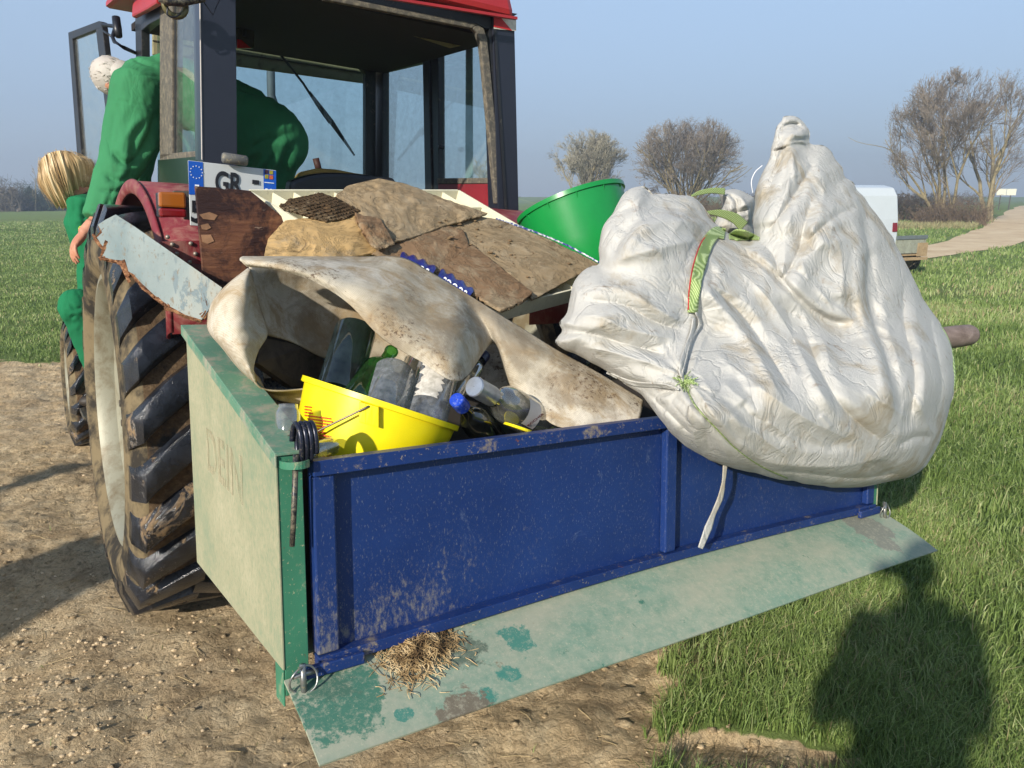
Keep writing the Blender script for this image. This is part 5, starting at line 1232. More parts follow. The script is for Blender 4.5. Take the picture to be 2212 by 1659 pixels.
for pts in ([(431,462),(452,458),(470,466),(462,476),(440,474)], [(434,486),(450,482),(458,490),(446,498),(437,496)], [(436,505),(456,508),(462,520),(448,528),(439,522)]):
    P_ = np.array([T.w(T.hit(x + RNG.normal(0, 1), y + RNG.normal(0, 1), 1, -.902)) for x, y in pts]); mb = MB(); mb.prism(P_, P_ + f_ * .003)
    obj('torn_veneer', mb, simple('raw_wood', srgb(150, 112, 82), .85, var=.35, scale=20), ply)

# ---- peeling plank
k = Mt('peeling_paint'); v = k.mapped((1, 1, 1)); n1 = k.noise(7, 9, .7, None, .8); n2 = k.noise(2.5, 6, .6); n3 = k.noise(50, 6, .7)
c = k.ramp(n2, [(.35, srgb(116, 132, 134)), (.55, srgb(144, 154, 152)), (.7, srgb(164, 160, 146))])
c = k.mix(k.ramp(n1, [(.56, 0.), (.585, 1.)]), c, srgb(120, 134, 138)); c = k.mix(k.ramp(n1, [(.645, 0.), (.66, 1.)]), c, srgb(70, 48, 34))
c = k.mix(k.ramp(n3, [(.56, 0.), (.68, .7)]), c, srgb(120, 100, 74))
PEEL = k.out(c, .7, 0, k.bump(k.ramp(n1, [(.56, 1.), (.585, .4), (.66, 0.)]), .5, .003, k.bump(n3, .3, .002)), .3)
k = Mt('split_wood'); n1 = k.noise(40, 8, .7, k.mapped((1, 1, 3)))
SPLIT = k.out(k.ramp(n1, [(.35, srgb(66, 44, 32)), (.5, srgb(126, 86, 60)), (.65, srgb(178, 136, 98))]), .85, 0, k.bump(n1, 1.0, .008), .2)
o_ = S1([(508,1165),(545,1140),(600,1112),(700,1176),(900,1316),(1152,1492),(1085,1600),(1045,1658),(960,1632),(880,1588),(800,1530),(735,1470),(690,1420),(660,1405),(650,1372),(610,1350),(570,1342),(530,1330),(548,1292),(520,1262),(498,1236),(530,1205)])
def pk(x, y, off=0.0): return T.w(T.hit(x, y, 1, float(np.interp(x, [205, 480], [-.42, -1.08])) + off))
j = RNG.normal(0, 1.2, o_.shape); Pf = np.array([pk(x, y) for x, y in o_]);
o2_ = o_ + np.array([[(-3, 7)[0], 7]]) * (np.arange(len(o_)) > 6)[:, None]
Pb = np.array([pk(x, y, .022) for x, y in o2_])
mb = MB(); mb.prism(Pf, Pb); plank = obj('peeling_plank', mb, [PEEL, SPLIT], mi=[0, 1] + [1] * len(o_)); tag(plank, 'old plank with peeling pale blue grey paint leaning across the muddy tyre', 'plank')
mb = MB()
for i in range(60):                            # torn plies along the lower edge
    s = RNG.integers(6, 21); a = Pf[s] * (1 - (t := RNG.random())) + Pf[(s + 1) % len(Pf)] * t; d = Pf[(s+1) % len(Pf)] - Pf[s]; d /= np.linalg.norm(d) + 1e-9
    off = T.A @ np.array([0, RNG.uniform(.0, .02), -RNG.uniform(0, .006)]); L = RNG.uniform(.02, .07)
    mb.bar(a + off - d * L / 2, a + off + d * L / 2 + RNG.normal(0, .004, 3), RNG.uniform(.004, .012), RNG.uniform(.0015, .004), (0, 1, .3))
obj('torn_ply', mb, SPLIT, plank)

# ---- yellow bucket with glass
cR, cU, cB = np.array([1., 0, 0]), np.array([0, _sp, _cp]), np.array([0, -_cp, _sp])
def axisM(o, n, hint=None):
    n = np.array(n, float); n /= np.linalg.norm(n); h = np.array(hint if hint is not None else cR); x = h - n * (h @ n); x /= np.linalg.norm(x); y = np.cross(n, x)
    M = np.eye(4); M[:3, 0], M[:3, 1], M[:3, 2], M[:3, 3] = x, y, n, o; return M
def vaxes(x, y):
    t = -ray(x, y); t /= np.linalg.norm(t); r_ = cR - t * (cR @ t); r_ /= np.linalg.norm(r_); return r_, np.cross(t, r_), t
def depth_of(p): return (np.array(p) - CAMV) @ np.array([0, _cp, -_sp])
YEL = simple('yellow_plastic', srgb(240, 220, 16), .38, 0, srgb(150, 130, 50), .10, 22, var=.04, bump=.05)
bc = BH(826, 866, .205); k_ = depth_of(bc); rpx = lambda p: p / PF * k_
vr_, vu_, vt_ = vaxes(826, 866); nb_ = vr_ * .315 + vu_ * .95 + vt_ * .0; Mb = axisM(bc, nb_); R0 = rpx(175)
mb = MB(); prof = [(R0 * .995, -.001), (R0, .0), (R0 * 1.0, -.012), (R0 * .985, -.014), (R0 * .955, -.014), (R0 * .945, -.03), (R0 * .90, -.09), (R0 * .83, -.17), (R0 * .80, -.185), (R0 * .1, -.187), (R0 * .1, -.183), (R0 * .79, -.181), (R0 * .82, -.17), (R0 * .89, -.09), (R0 * .93, -.02), (R0 * .965, .0)]
mb.lathe(prof, 72, Mb, close=True); bucket = obj('yellow_bucket', mb, YEL, auto=35); tag(bucket, 'muddy bright yellow plastic bucket full of glass bottles behind the tailgate', 'bucket')
def onb(x, y, rr=None, lift=.0):               # photo pixel onto the bucket's outer wall
    r = ray(x, y); R3 = Mb[:3, :3]; o = R3.T @ (CAMV - Mb[:3, 3]); d = R3.T @ r
    ks = np.linspace(k_ - .4, k_ + .1, 900); P = o[None] + ks[:, None] * d; rad_ = np.hypot(P[:, 0], P[:, 1]); tgt = R0 * np.interp(P[:, 2], [-.19, -.17, -.09, -.03, -.014, 0], [.80, .83, .90, .945, .96, 1.0]) + lift
    i = np.argmax(rad_ < tgt); return CAMV + r * ks[i]
def wallquad(mb, x0, y0, x1, y1, th, lift, skew=0.0, n=6):
    for s in range(n):
        a, b = s / n, (s + 1) / n
        q = [(x0 + (x1-x0)*a, y0 + skew*a), (x0 + (x1-x0)*b, y0 + skew*b), (x0 + (x1-x0)*b, y1 + skew*b), (x0 + (x1-x0)*a, y1 + skew*a)]
        P = np.array([onb(*p, lift=lift) for p in q]); c = P.mean(0); d = (Mb[:3, 3] - c); d /= np.linalg.norm(d); mb.prism(P, P + d * th)
mb = MB(); wallquad(mb, 776, 868, 818, 912, .020, .014, 12, 3); obj('handle_lug', mb, YEL, bucket, bevel=.001)
h0, h1 = onb(796, 878, lift=.016), onb(673, 938, lift=.03)
mb = MB(); mb.tube([h0 + cB * -.01, h0, h0 + (h1 - h0) * .05 + cB * .002, (h0 + h1) / 2 + cB * .004, h1, h1 + (h1 - h0) * .06], .0022, 8); obj('wire_handle', mb, simple('wire', srgb(120, 110, 96), .4, .7), bucket, smooth=True)
INK = simple('red_print', srgb(206, 74, 34), .5); mb = MB(); rs = np.random.default_rng(5)
for row in range(11):
    y = 876 + row * 6.4; x = 658 if row < 4 else 664; n_ = 3 if row < 3 else 13
    for i in range(n_):
        w_ = rs.uniform(2.4, 6.0); yy = y + (x - 655) * .13
        if (5 < row < 9 and 700 < x) or x > 712: break
        P = np.array([onb(*p, lift=.0006) for p in ((x, yy), (x + w_, yy + w_*.13), (x + w_, yy + w_*.13 + 3.0), (x, yy + 3.0))]); mb.prism(P + vt_ * .004, P - vt_ * .001); x += w_ + rs.uniform(.8, 1.8)
obj('printed_text', mb, INK, bucket)
# glass
G_DK = glassy('dark_green_glass', (.10, .20, .12), .30, .10); G_GR = glassy('green_glass', (.10, .46, .08), .22, .06, .04, dustcol=(.12, .32, .10)); G_CL = glassy('clear_glass', (.66, .70, .66), .55, .07)
G_BK = glassy('blackish_glass', (.02, .04, .025), .3, .02, .05, dustcol=(.2, .22, .18)); G_BL = glassy('bluish_glass', (.62, .66, .67), .35, .17, .08, dustcol=(.50, .53, .57)); G_DG = glassy('dark_bottle_glass', (.09, .19, .13), .22, .05, .04, dustcol=(.16, .24, .26))
PROF = {'jar': [(.001, 0), (.80, .0), (.97, .05), (1, .12), (1, .84), (.92, .92), (.80, .97), (.78, 1.06), (.70, 1.06)],
        'flat': [(.001, .02), (.70, .0), (.93, .02), (1, .06), (1, .95), (.99, 1.0)],
        'wine': [(.001, .03), (.70, .0), (.97, .02), (1, .05), (1, .60), (.92, .68), (.62, .76), (.40, .80), (.36, .86), (.35, .97), (.40, .98), (.40, 1.0), (.30, 1.0)],
        'spirit': [(.001, .0), (.90, .0), (1, .02), (1, .62), (.93, .70), (.72, .755), (.48, .79), (.40, .83), (.39, .86), (.36, .98), (.36, 1.0), (.28, 1.0)]}
def bottle(name, base, top, rpx_, yb0, yb1, kind, mat, label, cap=None, capm=None, capt=(.9, 1.02), seg=40, caps_r=.42):
    a = BH(base[0], base[1], yb0); b = BH(top[0], top[1], yb1); ax = b - a; L = np.linalg.norm(ax); r = rpx_ / PF * depth_of((a + b) / 2)
    M = axisM(a, ax); mb = MB(); P = np.array([(p[0] * r, p[1] * L) for p in PROF[kind]]); fine = []
    for i in range(len(P) - 1):
        for t in (0, .5): fine.append(P[i] * (1 - t) + P[i+1] * t)
    fine.append(P[-1]); mb.lathe([tuple(p) for p in fine], seg, M)
    o = obj(name, mb, mat, auto=38); tag(o, label, 'jar' if kind == 'jar' or 'jar' in name else 'bottle', 'glass bottles and jars in the load'); o['_r'] = r
    if capm is not None:
        mb = MB(); r2 = caps_r * r; z0, z1 = capt[0] * L, capt[1] * L
        pr = [(r2 * 1.0, z0)] + [(r2 * (1.0 + (.03 if i % 2 else 0)), z0 + (z1 - z0) * .8 * i / 9) for i in range(1, 9)] + [(r2 * 1.02, z1 - .003), (r2 * .93, z1), (.001, z1)]
        mb.lathe(pr, 32, M); obj('cap', mb, capm, o, auto=35)
    return o, M, L, r
BOTS = []
bottle('bottle', (770,708), (728,850), 45, .31, .23, 'flat', G_DG, 'big dark bluish green bottle standing upside down in the yellow bucket')
bottle('bottle', (752,905), (846,758), 40, .13, .30, 'wine', G_GR, 'bright green bottle whose neck leans right in the yellow bucket')
bottle('glass_jar', (855,802), (815,905), 47, .20, .12, 'flat', G_BL, 'clear jar turned base up in the middle of the bucket')
bo, Mo, Lo, ro = bottle('bottle', (955,770), (912,925), 47, .22, .11, 'flat', G_BL, 'clear bottle with torn white paper label in the bucket')
bottle('bottle', (868,862), (905,770), 24, .20, .32, 'jar', G_CL, 'small clear bottle with gold and white label behind the jar')
bottle('bottle', (905,925), (930,790), 30, .15, .27, 'wine', G_DK, 'dark green bottle squeezed between the clear jar and the labelled one')
bottle('bottle', (975,860), (1045,770), 22, .20, .36, 'spirit', G_CL, 'slim clear bottle with a dark blue cap under the carpet fold', capm=simple('navy_cap', srgb(20, 28, 84), .35), capt=(.86, 1.03), caps_r=.62)
bb, Mb2, Lb2, rb2 = bottle('bottle', (1085,975), (989,867), 33, .20, .045, 'wine', G_BK, 'dark green bottle with a blue cap outside the bucket', capm=simple('blue_cap', srgb(34, 72, 190), .3, .3, srgb(190, 196, 200), .35, 60), capt=(.90, 1.03), caps_r=.47)
bo3, M3, L3, r3 = bottle('bottle', (1205,935), (1030,838), 41, .20, .045, 'spirit', G_CL, 'clear spirit bottle with a silver cap and a slanted paper label', capm=simple('silver_cap', srgb(176, 182, 190), .3, .75, srgb(110, 110, 110), .2, 60), capt=(.84, 1.03), caps_r=.50)
bottle('glass_jar', (622,985), (622,880), 27, .10, .12, 'jar', G_CL, 'square shouldered clear jar wedged between bucket and box side')
bottle('glass_jar', (660,985), (718,962), 21, .045, .075, 'flat', G_CL, 'clear glass lying on its side beside the spring latch')
def curved_label(name, M, L, r, par, z0, z1, a0, a1, mat, rag=0.0, n=24, lift=.0008):
    zz = np.linspace(z0 * L, z1 * L, n); aa = np.linspace(a0, a1, n); V = []
    for i, z in enumerate(zz):
        for j, a in enumerate(aa):
            e0 = rag * vnoise(np.array(i * .8), np.array(3.3)); e1 = rag * vnoise(np.array(i * .9), np.array(8.1)); t = j / (n - 1); at_ = (a0 + e0) * (1 - t) + (a1 + e1) * t
            V.append((math.cos(at_) * (r + lift), math.sin(at_) * (r + lift), z))
    G = (np.array(V) @ M[:3, :3].T + M[:3, 3]).reshape(n, n, 3); mb = MB(); mb.grid(G); return obj(name, mb, mat, par, smooth=True)
def facing(M):                                 # angle around the axis that looks at the camera
    d = M[:3, :3].T @ (CAMV - M[:3, 3]); return math.atan2(d[1], d[0])
def label_text(s, size, M, L, r, par, z, a, mat, along=True, lift=.0014, sx=1.0, flip=1):
    p = M[:3, 3] + M[:3, :3] @ np.array([math.cos(a) * (r + lift), math.sin(a) * (r + lift), z * L])
    tan = M[:3, :3] @ np.array([-math.sin(a), math.cos(a), 0]); ax = M[:3, 2]
    Mx = basis(tuple(p), tuple(ax * flip), tuple(-tan * flip)) if along else basis(tuple(p), tuple(tan * flip), tuple(ax * flip))
    return text_mesh(s, size, Mx, mat, 'label_lettering', par, .0002, .0003, sx)
k = Mt('torn_paper'); n_ = k.noise(40, 6, .7); PAPER = k.out(k.ramp(n_, [(.4, srgb(170, 166, 156)), (.6, srgb(214, 210, 202))]), .85)
fa = facing(Mo); curved_label('paper_label', Mo, Lo, ro, bo, .12, .75, fa - .35, fa + .75, PAPER, .22)
fa = facing(M3); curved_label('paper_label', M3, L3, r3, bo3, .46, .60, fa - .5, fa + 1.0, simple('cream_label', srgb(214, 206, 198), .7), .0)
label_text('ROCHER', .0135, M3, L3, r3 + .0006, bo3, .52, fa - .45, simple('label_ink', srgb(96, 30, 34), .6), False, .0016, .95)
tag(obj('yellow_edge', (lambda m: (m.lathe([(.001, .006), (.034, .006), (.036, .0), (.03, 0)], 24, axisM(BH(1118, 926, .05), nb_)), m)[1])(MB()), YEL), 'edge of a yellow lid just showing above the blue tailgate', 'container')

# ---- green tub
tc_ = BH(1232, 440, .86); kt = depth_of(tc_); Rt = 119 / PF * kt; vr_, vu_, vt_ = vaxes(1232, 440); nt = -vr_ * .335 + vu_ * .92 - vt_ * .215; Mt_ = axisM(tc_, nt)
GTUB = simple('green_plastic', srgb(22, 134, 62), .3, 0, srgb(120, 140, 90), .08, 9, var=.08, bump=.05)
mb = MB(); pr = [(Rt * .97, .004), (Rt * 1.02, .004), (Rt * 1.02, -.012), (Rt * .985, -.014), (Rt * .975, -.03), (Rt * .93, -.16), (Rt * .84, -.30), (Rt * .80, -.31), (.01, -.31), (.01, -.305), (Rt * .79, -.30), (Rt * .83, -.29), (Rt * .92, -.16), (Rt * .955, -.02)]
mb.lathe(pr, 80, Mt_, close=True); TUBMB = mb
TUBRIBS = True
for a in np.linspace(0, 2 * math.pi, 13)[:-1]:
    c = np.array([math.cos(a), math.sin(a), 0]); t = np.array([-math.sin(a), math.cos(a), 0]); z = np.array([0, 0, 1.])
    q = [c * Rt * .97 - z * .010, c * Rt * 1.015 - z * .010, c * Rt * .966 - z * .036]
    mb.prism([Mt_[:3, :3] @ (p - t * .002) + Mt_[:3, 3] for p in q], [Mt_[:3, :3] @ (p + t * .002) + Mt_[:3, 3] for p in q])
tub = obj('green_tub', mb, GTUB, auto=35); tag(tub, 'large bright green plastic tub tipped between the cardboard and the white sack', 'tub')
# ---- rounded post end sticking out at the right
a, b = BH(1900, 748, .42), BH(2090, 724, .42); rr_ = 23 / PF * depth_of(b); d = (b - a) / np.linalg.norm(b - a)
mb = MB(); ts = [0, .3, .6, .85]; pts = [a + (b - a) * t for t in ts] + [b + d * rr_ * q for q in (.0, .45, .75, .93, 1.0)]
mb.tube(pts, [rr_*.85, rr_*.92, rr_, rr_*1.03, rr_, rr_ * .90, rr_ * .68, rr_ * .38, .002], 24)
k = Mt('weathered_post'); n1 = k.noise(6, 8, .7, k.mapped((1, 1, 2)), .5); PM = k.out(k.ramp(n1, [(.3, srgb(104, 88, 78)), (.55, srgb(146, 128, 118)), (.7, srgb(172, 154, 144))]), .7, 0, k.bump(k.noise(30, 8, .7), .5, .004), .3)
tag(obj('wooden_post', mb, PM, smooth=True), 'smooth round greyish post end sticking out right of the white sack', 'post')

# ------------------------------------------------------------------ trees, hedge, van, trailer, sign
def prisms(A, Bp, ra, rb, sides=3):            # many thin tapered branches at once
    A, Bp = np.asarray(A), np.asarray(Bp); n = len(A); d = Bp - A; d /= np.linalg.norm(d, axis=1)[:, None] + 1e-9
    h = np.where(np.abs(d[:, 2:3]) > .9, np.array([[1., 0, 0]]), np.array([[0, 0, 1.]])); u = np.cross(d, h); u /= np.linalg.norm(u, axis=1)[:, None] + 1e-9; w = np.cross(d, u)
    V = []
    for P, r in ((A, ra), (Bp, rb)):
        for j in range(sides):
            a = 2 * math.pi * j / sides; V.append(P + r[:, None] * (math.cos(a) * u + math.sin(a) * w))
    V = np.stack(V, 1); i = np.arange(n)[:, None] * 2 * sides
    F = np.concatenate([i + np.array([[j, (j+1) % sides, sides + (j+1) % sides, sides + j]]) for j in range(sides)], 0)
    return V.reshape(-1, 3), F
def grow(rng, base, dirn, L, r, depth, segs, spread, up, nchild, shrink, out, minr, wig=.12):
    p = np.array(base, float); d = np.array(dirn, float); d /= np.linalg.norm(d); n = segs; ch = []
    for i in range(n):
        d2 = d + rng.normal(0, wig, 3) + np.array([0, 0, up]) * .10; d2 /= np.linalg.norm(d2)
        q = p + d2 * L / n; r0 = r * (1 - .6 * i / n); r1 = r * (1 - .6 * (i + 1) / n)
        out.append((p, q, max(r0, minr), max(r1, minr), depth)); p, d = q, d2
        ch.append((p.copy(), d.copy(), r1, (i + 1) / n))
    if depth == 0: return
    for c in range(nchild[-depth]):
        t = rng.random()**.7 if depth < len(nchild) else .15 + .85 * rng.random(); j = min(int(t * n), n - 1)
        b, dd, rr, tt = ch[j]; ax = rng.normal(0, 1, 3); ax -= dd * (ax @ dd); ax /= np.linalg.norm(ax)
        a = spread * (.55 + .7 * rng.random()); nd = dd * math.cos(a) + ax * math.sin(a)
        grow(rng, b, nd, L * shrink * (.65 + .6 * rng.random()) * (1.15 - .4 * tt), max(rr * .62, minr), depth - 1, max(3, n - 1), spread, up, nchild, shrink, out, minr, wig)
BARK = Mt('bark'); n_ = BARK.noise(3, 6, .6); BARKM = BARK.out(BARK.ramp(n_, [(.3, srgb(96, 86, 66)), (.6, srgb(146, 134, 100))]), .9)
TW1 = simple('twigs_grey', srgb(146, 140, 122), .9, var=.2, scale=.6); TW2 = simple('twigs_brown', srgb(122, 112, 100), .9, var=.25, scale=.6)
def bare_tree(label, px_, py_, dist, height, stems, seed, twm, nchild, spread=.62, up=.8, shrink=.56, minr=.006, crown_r=None, lean=.25, grp='bare trees beside the track', L0=.55, env=None):
    rng = np.random.default_rng(seed); r = ray(px_, 425); w = np.array([r[0], r[1]]) / r[1] * dist; z = float(gz(np.array([w[0]]), np.array([w[1]]))[0]) - .1
    out = []
    for i in range(stems):
        a = rng.random() * 6.28; rr = .0 if stems == 1 else .25 * rng.random(); lm = lean * (rng.random()**.6 if stems > 4 else 1)
        dd = (lm * math.cos(a) * (i > 0 or stems > 1), lm * math.sin(a), 1)
        grow(rng, (w[0] + rr * math.cos(a), w[1] + rr * math.sin(a), z), dd, height * L0 * (.8 + .4 * rng.random()), height * .016 * (1 if stems < 4 else .7), len(nchild), 6, spread, up, nchild, shrink, out, minr)
    A = np.array([o[0] for o in out]); Bp = np.array([o[1] for o in out]); ra = np.array([o[2] for o in out]); rb = np.array([o[3] for o in out]); dp = np.array([o[4] for o in out])
    if env:                                     # twigs outside the crown's rounded outline are shed
        ew, ec, eh, over = env; top = Bp[:, 2].max() - z; s_ = height * over / top; c_ = np.array([w[0], w[1], z]); Am, Bm = (A - c_) * s_, (Bp - c_) * s_
        q_ = ((Bm[:, 0] / (ew * height))**2 + (Bm[:, 1] / (ew * height))**2 + ((Bm[:, 2] - ec * height) / (eh * height))**2); keep = (q_ < 1 + rng.normal(0, .10, len(q_))); keep = np.where(dp >= len(nchild) - 1, q_ < 1.15 + 9 * (Bm[:, 2] < ec * height), keep); A, Bp, ra, rb, dp = A[keep], Bp[keep], ra[keep], rb[keep], dp[keep]
    top = Bp[:, 2].max() - z; s = height / top; c = np.array([w[0], w[1], z]); A = c + (A - c) * s; Bp = c + (Bp - c) * s
    root = thing('bare_tree', c, label, 'tree', grp)
    big = dp >= len(nchild) - 1
    for nm, msk, m, sd in (('trunk', big, BARKM, 6), ('crown', ~big, twm, 3)):
        V, F = prisms(A[msk], Bp[msk], ra[msk], rb[msk], sd); mb = MB(); mb.add(V, F.tolist()); obj(nm, mb, m, root)
    return root
bare_tree('grey bare tree with two tall stems behind the green tub', 1268, 425, 62, 6.9, 14, 21, TW1, [6, 7, 7, 7], .50, .35, .54, .0075, lean=.62, env=(.52, .56, .46, 1.3))
bare_tree('broad round crowned bare tree just left of the tall sack peak', 1480, 425, 60, 7.7, 24, 5, TW2, [6, 7, 7, 7], .50, .15, .52, .0075, lean=.80, env=(.60, .52, .49, 1.35))
bare_tree('tall bare tree with yellowish trunks on the right by the track', 2052, 425, 44, 8.6, 5, 33, TW2, [7, 8, 8, 7], .50, .40, .58, .0065, lean=.50, env=(.42, .60, .42, 1.25))
bare_tree('leaning bare tree cut by the right edge of the photo', 2150, 425, 46, 8.9, 3, 12, TW2, [7, 8, 8, 6], .50, .40, .58, .0065, lean=.55, env=(.42, .60, .42, 1.2))
# scrub at the tree feet and along the horizon
def thicket(name, label, x0, x1, dist, h, n, seed, mat, leafy=0, grp='scrub and hedges along the horizon', deep=3.0, curve=0):
    rng = np.random.default_rng(seed); A, Bp, ra, rb = [], [], [], []
    for i in range(n):
        t = rng.random(); px_ = x0 + (x1 - x0) * t; r = ray(px_, 425); d = dist + rng.normal(0, deep * .4); w = np.array([r[0], r[1]]) / r[1] * d
        hh = h * (.55 + .45 * math.sin(math.pi * min(.97, max(.03, t)))**.5) * (.5 + .7 * rng.random()) * (1 + .25 * vnoise(np.array(t * 9.0), np.array(seed * 1.7)))
        p = np.array([w[0], w[1], float(gz(np.array([w[0]]), np.array([w[1]]))[0]) - .05]); dd = np.array([rng.normal(0, .4), rng.normal(0, .4), 1.0])
        for s in range(4):
            q = p + dd / np.linalg.norm(dd) * hh / 4; A.append(p); Bp.append(q); ra.append(.016 * (1 - s * .2)); rb.append(.016 * (1 - (s + 1) * .2)); 
            if s > 0:
                for _ in range(2): e = q + np.array([rng.normal(0, .3), rng.normal(0, .3), abs(rng.normal(0, .3))]) * hh * .35; A.append(q); Bp.append(e); ra.append(.008); rb.append(.005)
            p = q; dd = dd + rng.normal(0, .35, 3) * np.array([1, 1, .3])
    V, F = prisms(A, Bp, np.array(ra) * max(1, dist / 45), np.array(rb) * max(1, dist / 45)); mb = MB(); mb.add(V, F.tolist())
    if leafy:
        L = rng.random(leafy); px_ = x0 + (x1 - x0) * L; rr = (PF * 0 + 1)
        C = []
        for k_ in range(leafy):
            r = ray(px_[k_], 425); d = dist + rng.normal(0, deep * .4); w = np.array([r[0], r[1]]) / r[1] * d
            hh = h * (.6 + .4 * vnoise(np.array(L[k_] * 11.), np.array(seed * 2.3))) * (1 if 0.04 < L[k_] < .96 else .6); C.append((w[0], w[1], hh * rng.random()**.8))
        C = np.array(C); s = .10 * dist / 60; V = C[:, None] + rng.normal(0, s, (leafy, 4, 3)); mb.add(V.reshape(-1, 3), (np.arange(leafy)[:, None] * 4 + np.arange(4)).tolist())
    o = obj(name, mb, mat); return tag(o, label, 'bush', grp)
TW3 = simple('scrub_brown', srgb(104, 88, 70), .95, var=.3, scale=.5); TW4 = simple('hedge_far', srgb(92, 84, 72), .95, var=.3, scale=.3); EVG = simple('evergreen_far', srgb(50, 66, 46), .9, var=.3, scale=.4)
thicket('scrub_bush', 'brown leafless scrub around the feet of the right hand trees', 1985, 2140, 43, 1.5, 620, 1, TW3)
thicket('scrub_bush', 'low brown scrub between the white van and the right hand trees', 1900, 2050, 50, 1.6, 500, 2, TW3)
thicket('scrub_bush', 'dense bramble at the foot of the round crowned bare tree', 1385, 1570, 58, 1.6, 700, 3, TW3)
thicket('scrub_bush', 'low scrub beneath the grey bare tree behind the tub', 1150, 1390, 60, 1.1, 600, 4, TW3)
thicket('hedge', 'thin dark hedge line on the far horizon at the right', 1560, 2120, 120, 2.2, 900, 6, TW4, 900)
thicket('hedge', 'low brown hedge on the horizon at the far left', -60, 200, 95, 1.0, 500, 7, TW4, 500)
thicket('evergreen_thicket', 'dark evergreen thicket on the horizon beside the blond person', 28, 110, 92, 2.9, 260, 8, EVG, 5200, deep=4)
thicket('scrub_bush', 'greyish bushy thicket on the horizon at the left edge', -60, 42, 88, 3.2, 500, 9, TW4, 1500, deep=4)
thicket('hedge', 'faint hedge seen through the tractor cab windows', 560, 1110, 120, 2.6, 900, 10, TW4, 600)
bare_tree('thin dead tree on the horizon above the far left thicket', 72, 425, 88, 5.2, 1, 44, TW2, [3, 3, 2], .5, 1.0, .4, .018, lean=.1)
bare_tree('small bare tree seen through the rear side window of the cab', 1048, 425, 70, 5.2, 4, 46, TW1, [5, 6, 6, 4], .55, .9, .55, .012, lean=.3)
bare_tree('hazy bare tree seen through the open cab door', 205, 425, 60, 5.4, 5, 48, TW1, [5, 6, 6, 4], .6, .8, .55, .012, lean=.4)
# dry grass fringe below the scrub (uncountable)
p = np.array([ (lambda r, d: r[:2] / r[1] * d)(ray(RNG.uniform(1940, 2120), 425), RNG.uniform(38, 42)) for _ in range(2500)])
Vd = blades(p, .35, .025, .5); og = blade_mesh('dry_verge', [Vd], GB, [np.clip(RNG.normal(.93, .04, len(p)), 0, 1)]); tag(og, None, None, kind='stuff')

# --- white van, mostly hidden behind the sack
VD = 17.5
def gat(px_, d): r = ray(px_, 425); w = r[:2] / r[1] * d; return np.array([w[0], w[1], 0.0])
vr = gat(1952, VD)                              # rear right corner on the ground
VF = Frame(frame(tuple(vr), rad(-58 + 90 + 78)))   # local X forward along the van (towards image left), Y to its far side
VWH = simple('van_white', srgb(196, 203, 206), .25, 0, srgb(150, 140, 120), .12, 2, var=.04, bump=.02)
van = thing('parked_van', None, 'white panel van parked by the track, mostly hidden behind the huge sack', 'van', M=VF.M)
def vobj(nm, P, Q, m, bev=.0, par=None): mb = MB(); mb.prism(VF.W(P), VF.W(Q)); return obj(nm, mb, m, par or van, bevel=bev)
sidep = [(0.02, .35), (.0, .62), (.03, 1.1), (.10, 1.62), (.22, 1.80), (.5, 1.86), (2.3, 1.86), (2.9, 1.72), (3.35, 1.22), (4.15, 1.02), (4.3, .8), (4.3, .35)]
wheel_c = [(.75, .32), (3.45, .32)]
body = []
for x, z in sidep: body.append((x, z))
bot = []
for cx_, cz_ in wheel_c[::-1]:
    bot += [(cx_ + .38 * math.cos(a), cz_ + .38 * math.sin(a)) for a in np.linspace(.08, math.pi - .08, 12)]
prof = body + bot
P = [(x, 0.03 + .06 * max(0, z - 1.1), z) for x, z in prof]; Q = [(x, 1.72 - .06 * max(0, z - 1.1), z) for x, z in prof]
vobj('van_body', P, Q, VWH, .035)
for sgn, yv in ((-1, .03),):
    vobj('side_panel', [(.42, yv - .004 + .04, 1.02), (.42, yv + .055, 1.66), (2.0, yv + .055, 1.66), (2.0, yv + .036, 1.02)], [(.42, yv + .10, 1.02), (.42, yv + .10, 1.66), (2.0, yv + .10, 1.66), (2.0, yv + .10, 1.02)], VWH, .01)
mb = MB(); mb.tube(VF.W([(a_, .026 + .03 * max(0, b_ - 1.1), b_) for a_, b_ in ((.36, 1.02), (.36, 1.5), (.50, 1.68), (2.0, 1.68), (2.06, 1.60), (2.06, 1.02), (.36, 1.02))]), .016, 6); obj('panel_bead', mb, VWH, van, smooth=True)
for cx_, cz_ in wheel_c: mb = MB(); mb.tube(VF.W([(cx_ + .41 * math.cos(a), .025, cz_ + .41 * math.sin(a)) for a in np.linspace(0, math.pi, 16)]), .025, 6); obj('wheel_arch', mb, VWH, van, smooth=True)
vobj('tail_light', [(-.01, .06, .82), (-.01, .20, .82), (.03, .20, 1.05), (.03, .06, 1.05)], [(.05, .06, .82), (.05, .20, .82), (.06, .20, 1.05), (.06, .06, 1.05)], LENS_R, .005)
vobj('side_badge', [(1.05, .018, .62), (1.35, .018, .62), (1.35, .018, .92), (1.05, .018, .92)], [(1.05, .04, .62), (1.35, .04, .62), (1.35, .04, .92), (1.05, .04, .92)], simple('brown_badge', srgb(110, 96, 60), .6))
vobj('bumper', [(-.06, .05, .34), (-.06, 1.7, .34), (.06, 1.7, .34), (.06, .05, .34)], [(-.06, .05, .56), (-.06, 1.7, .56), (.06, 1.7, .56), (.06, .05, .56)], VWH, .03)
vobj('door_mirror', [(2.62, -.16, 1.18), (2.62, .02, 1.18), (2.72, .02, 1.18), (2.72, -.16, 1.18)], [(2.62, -.16, 1.38), (2.62, .02, 1.38), (2.72, .02, 1.38), (2.72, -.16, 1.38)], BLKTRIM, .02)
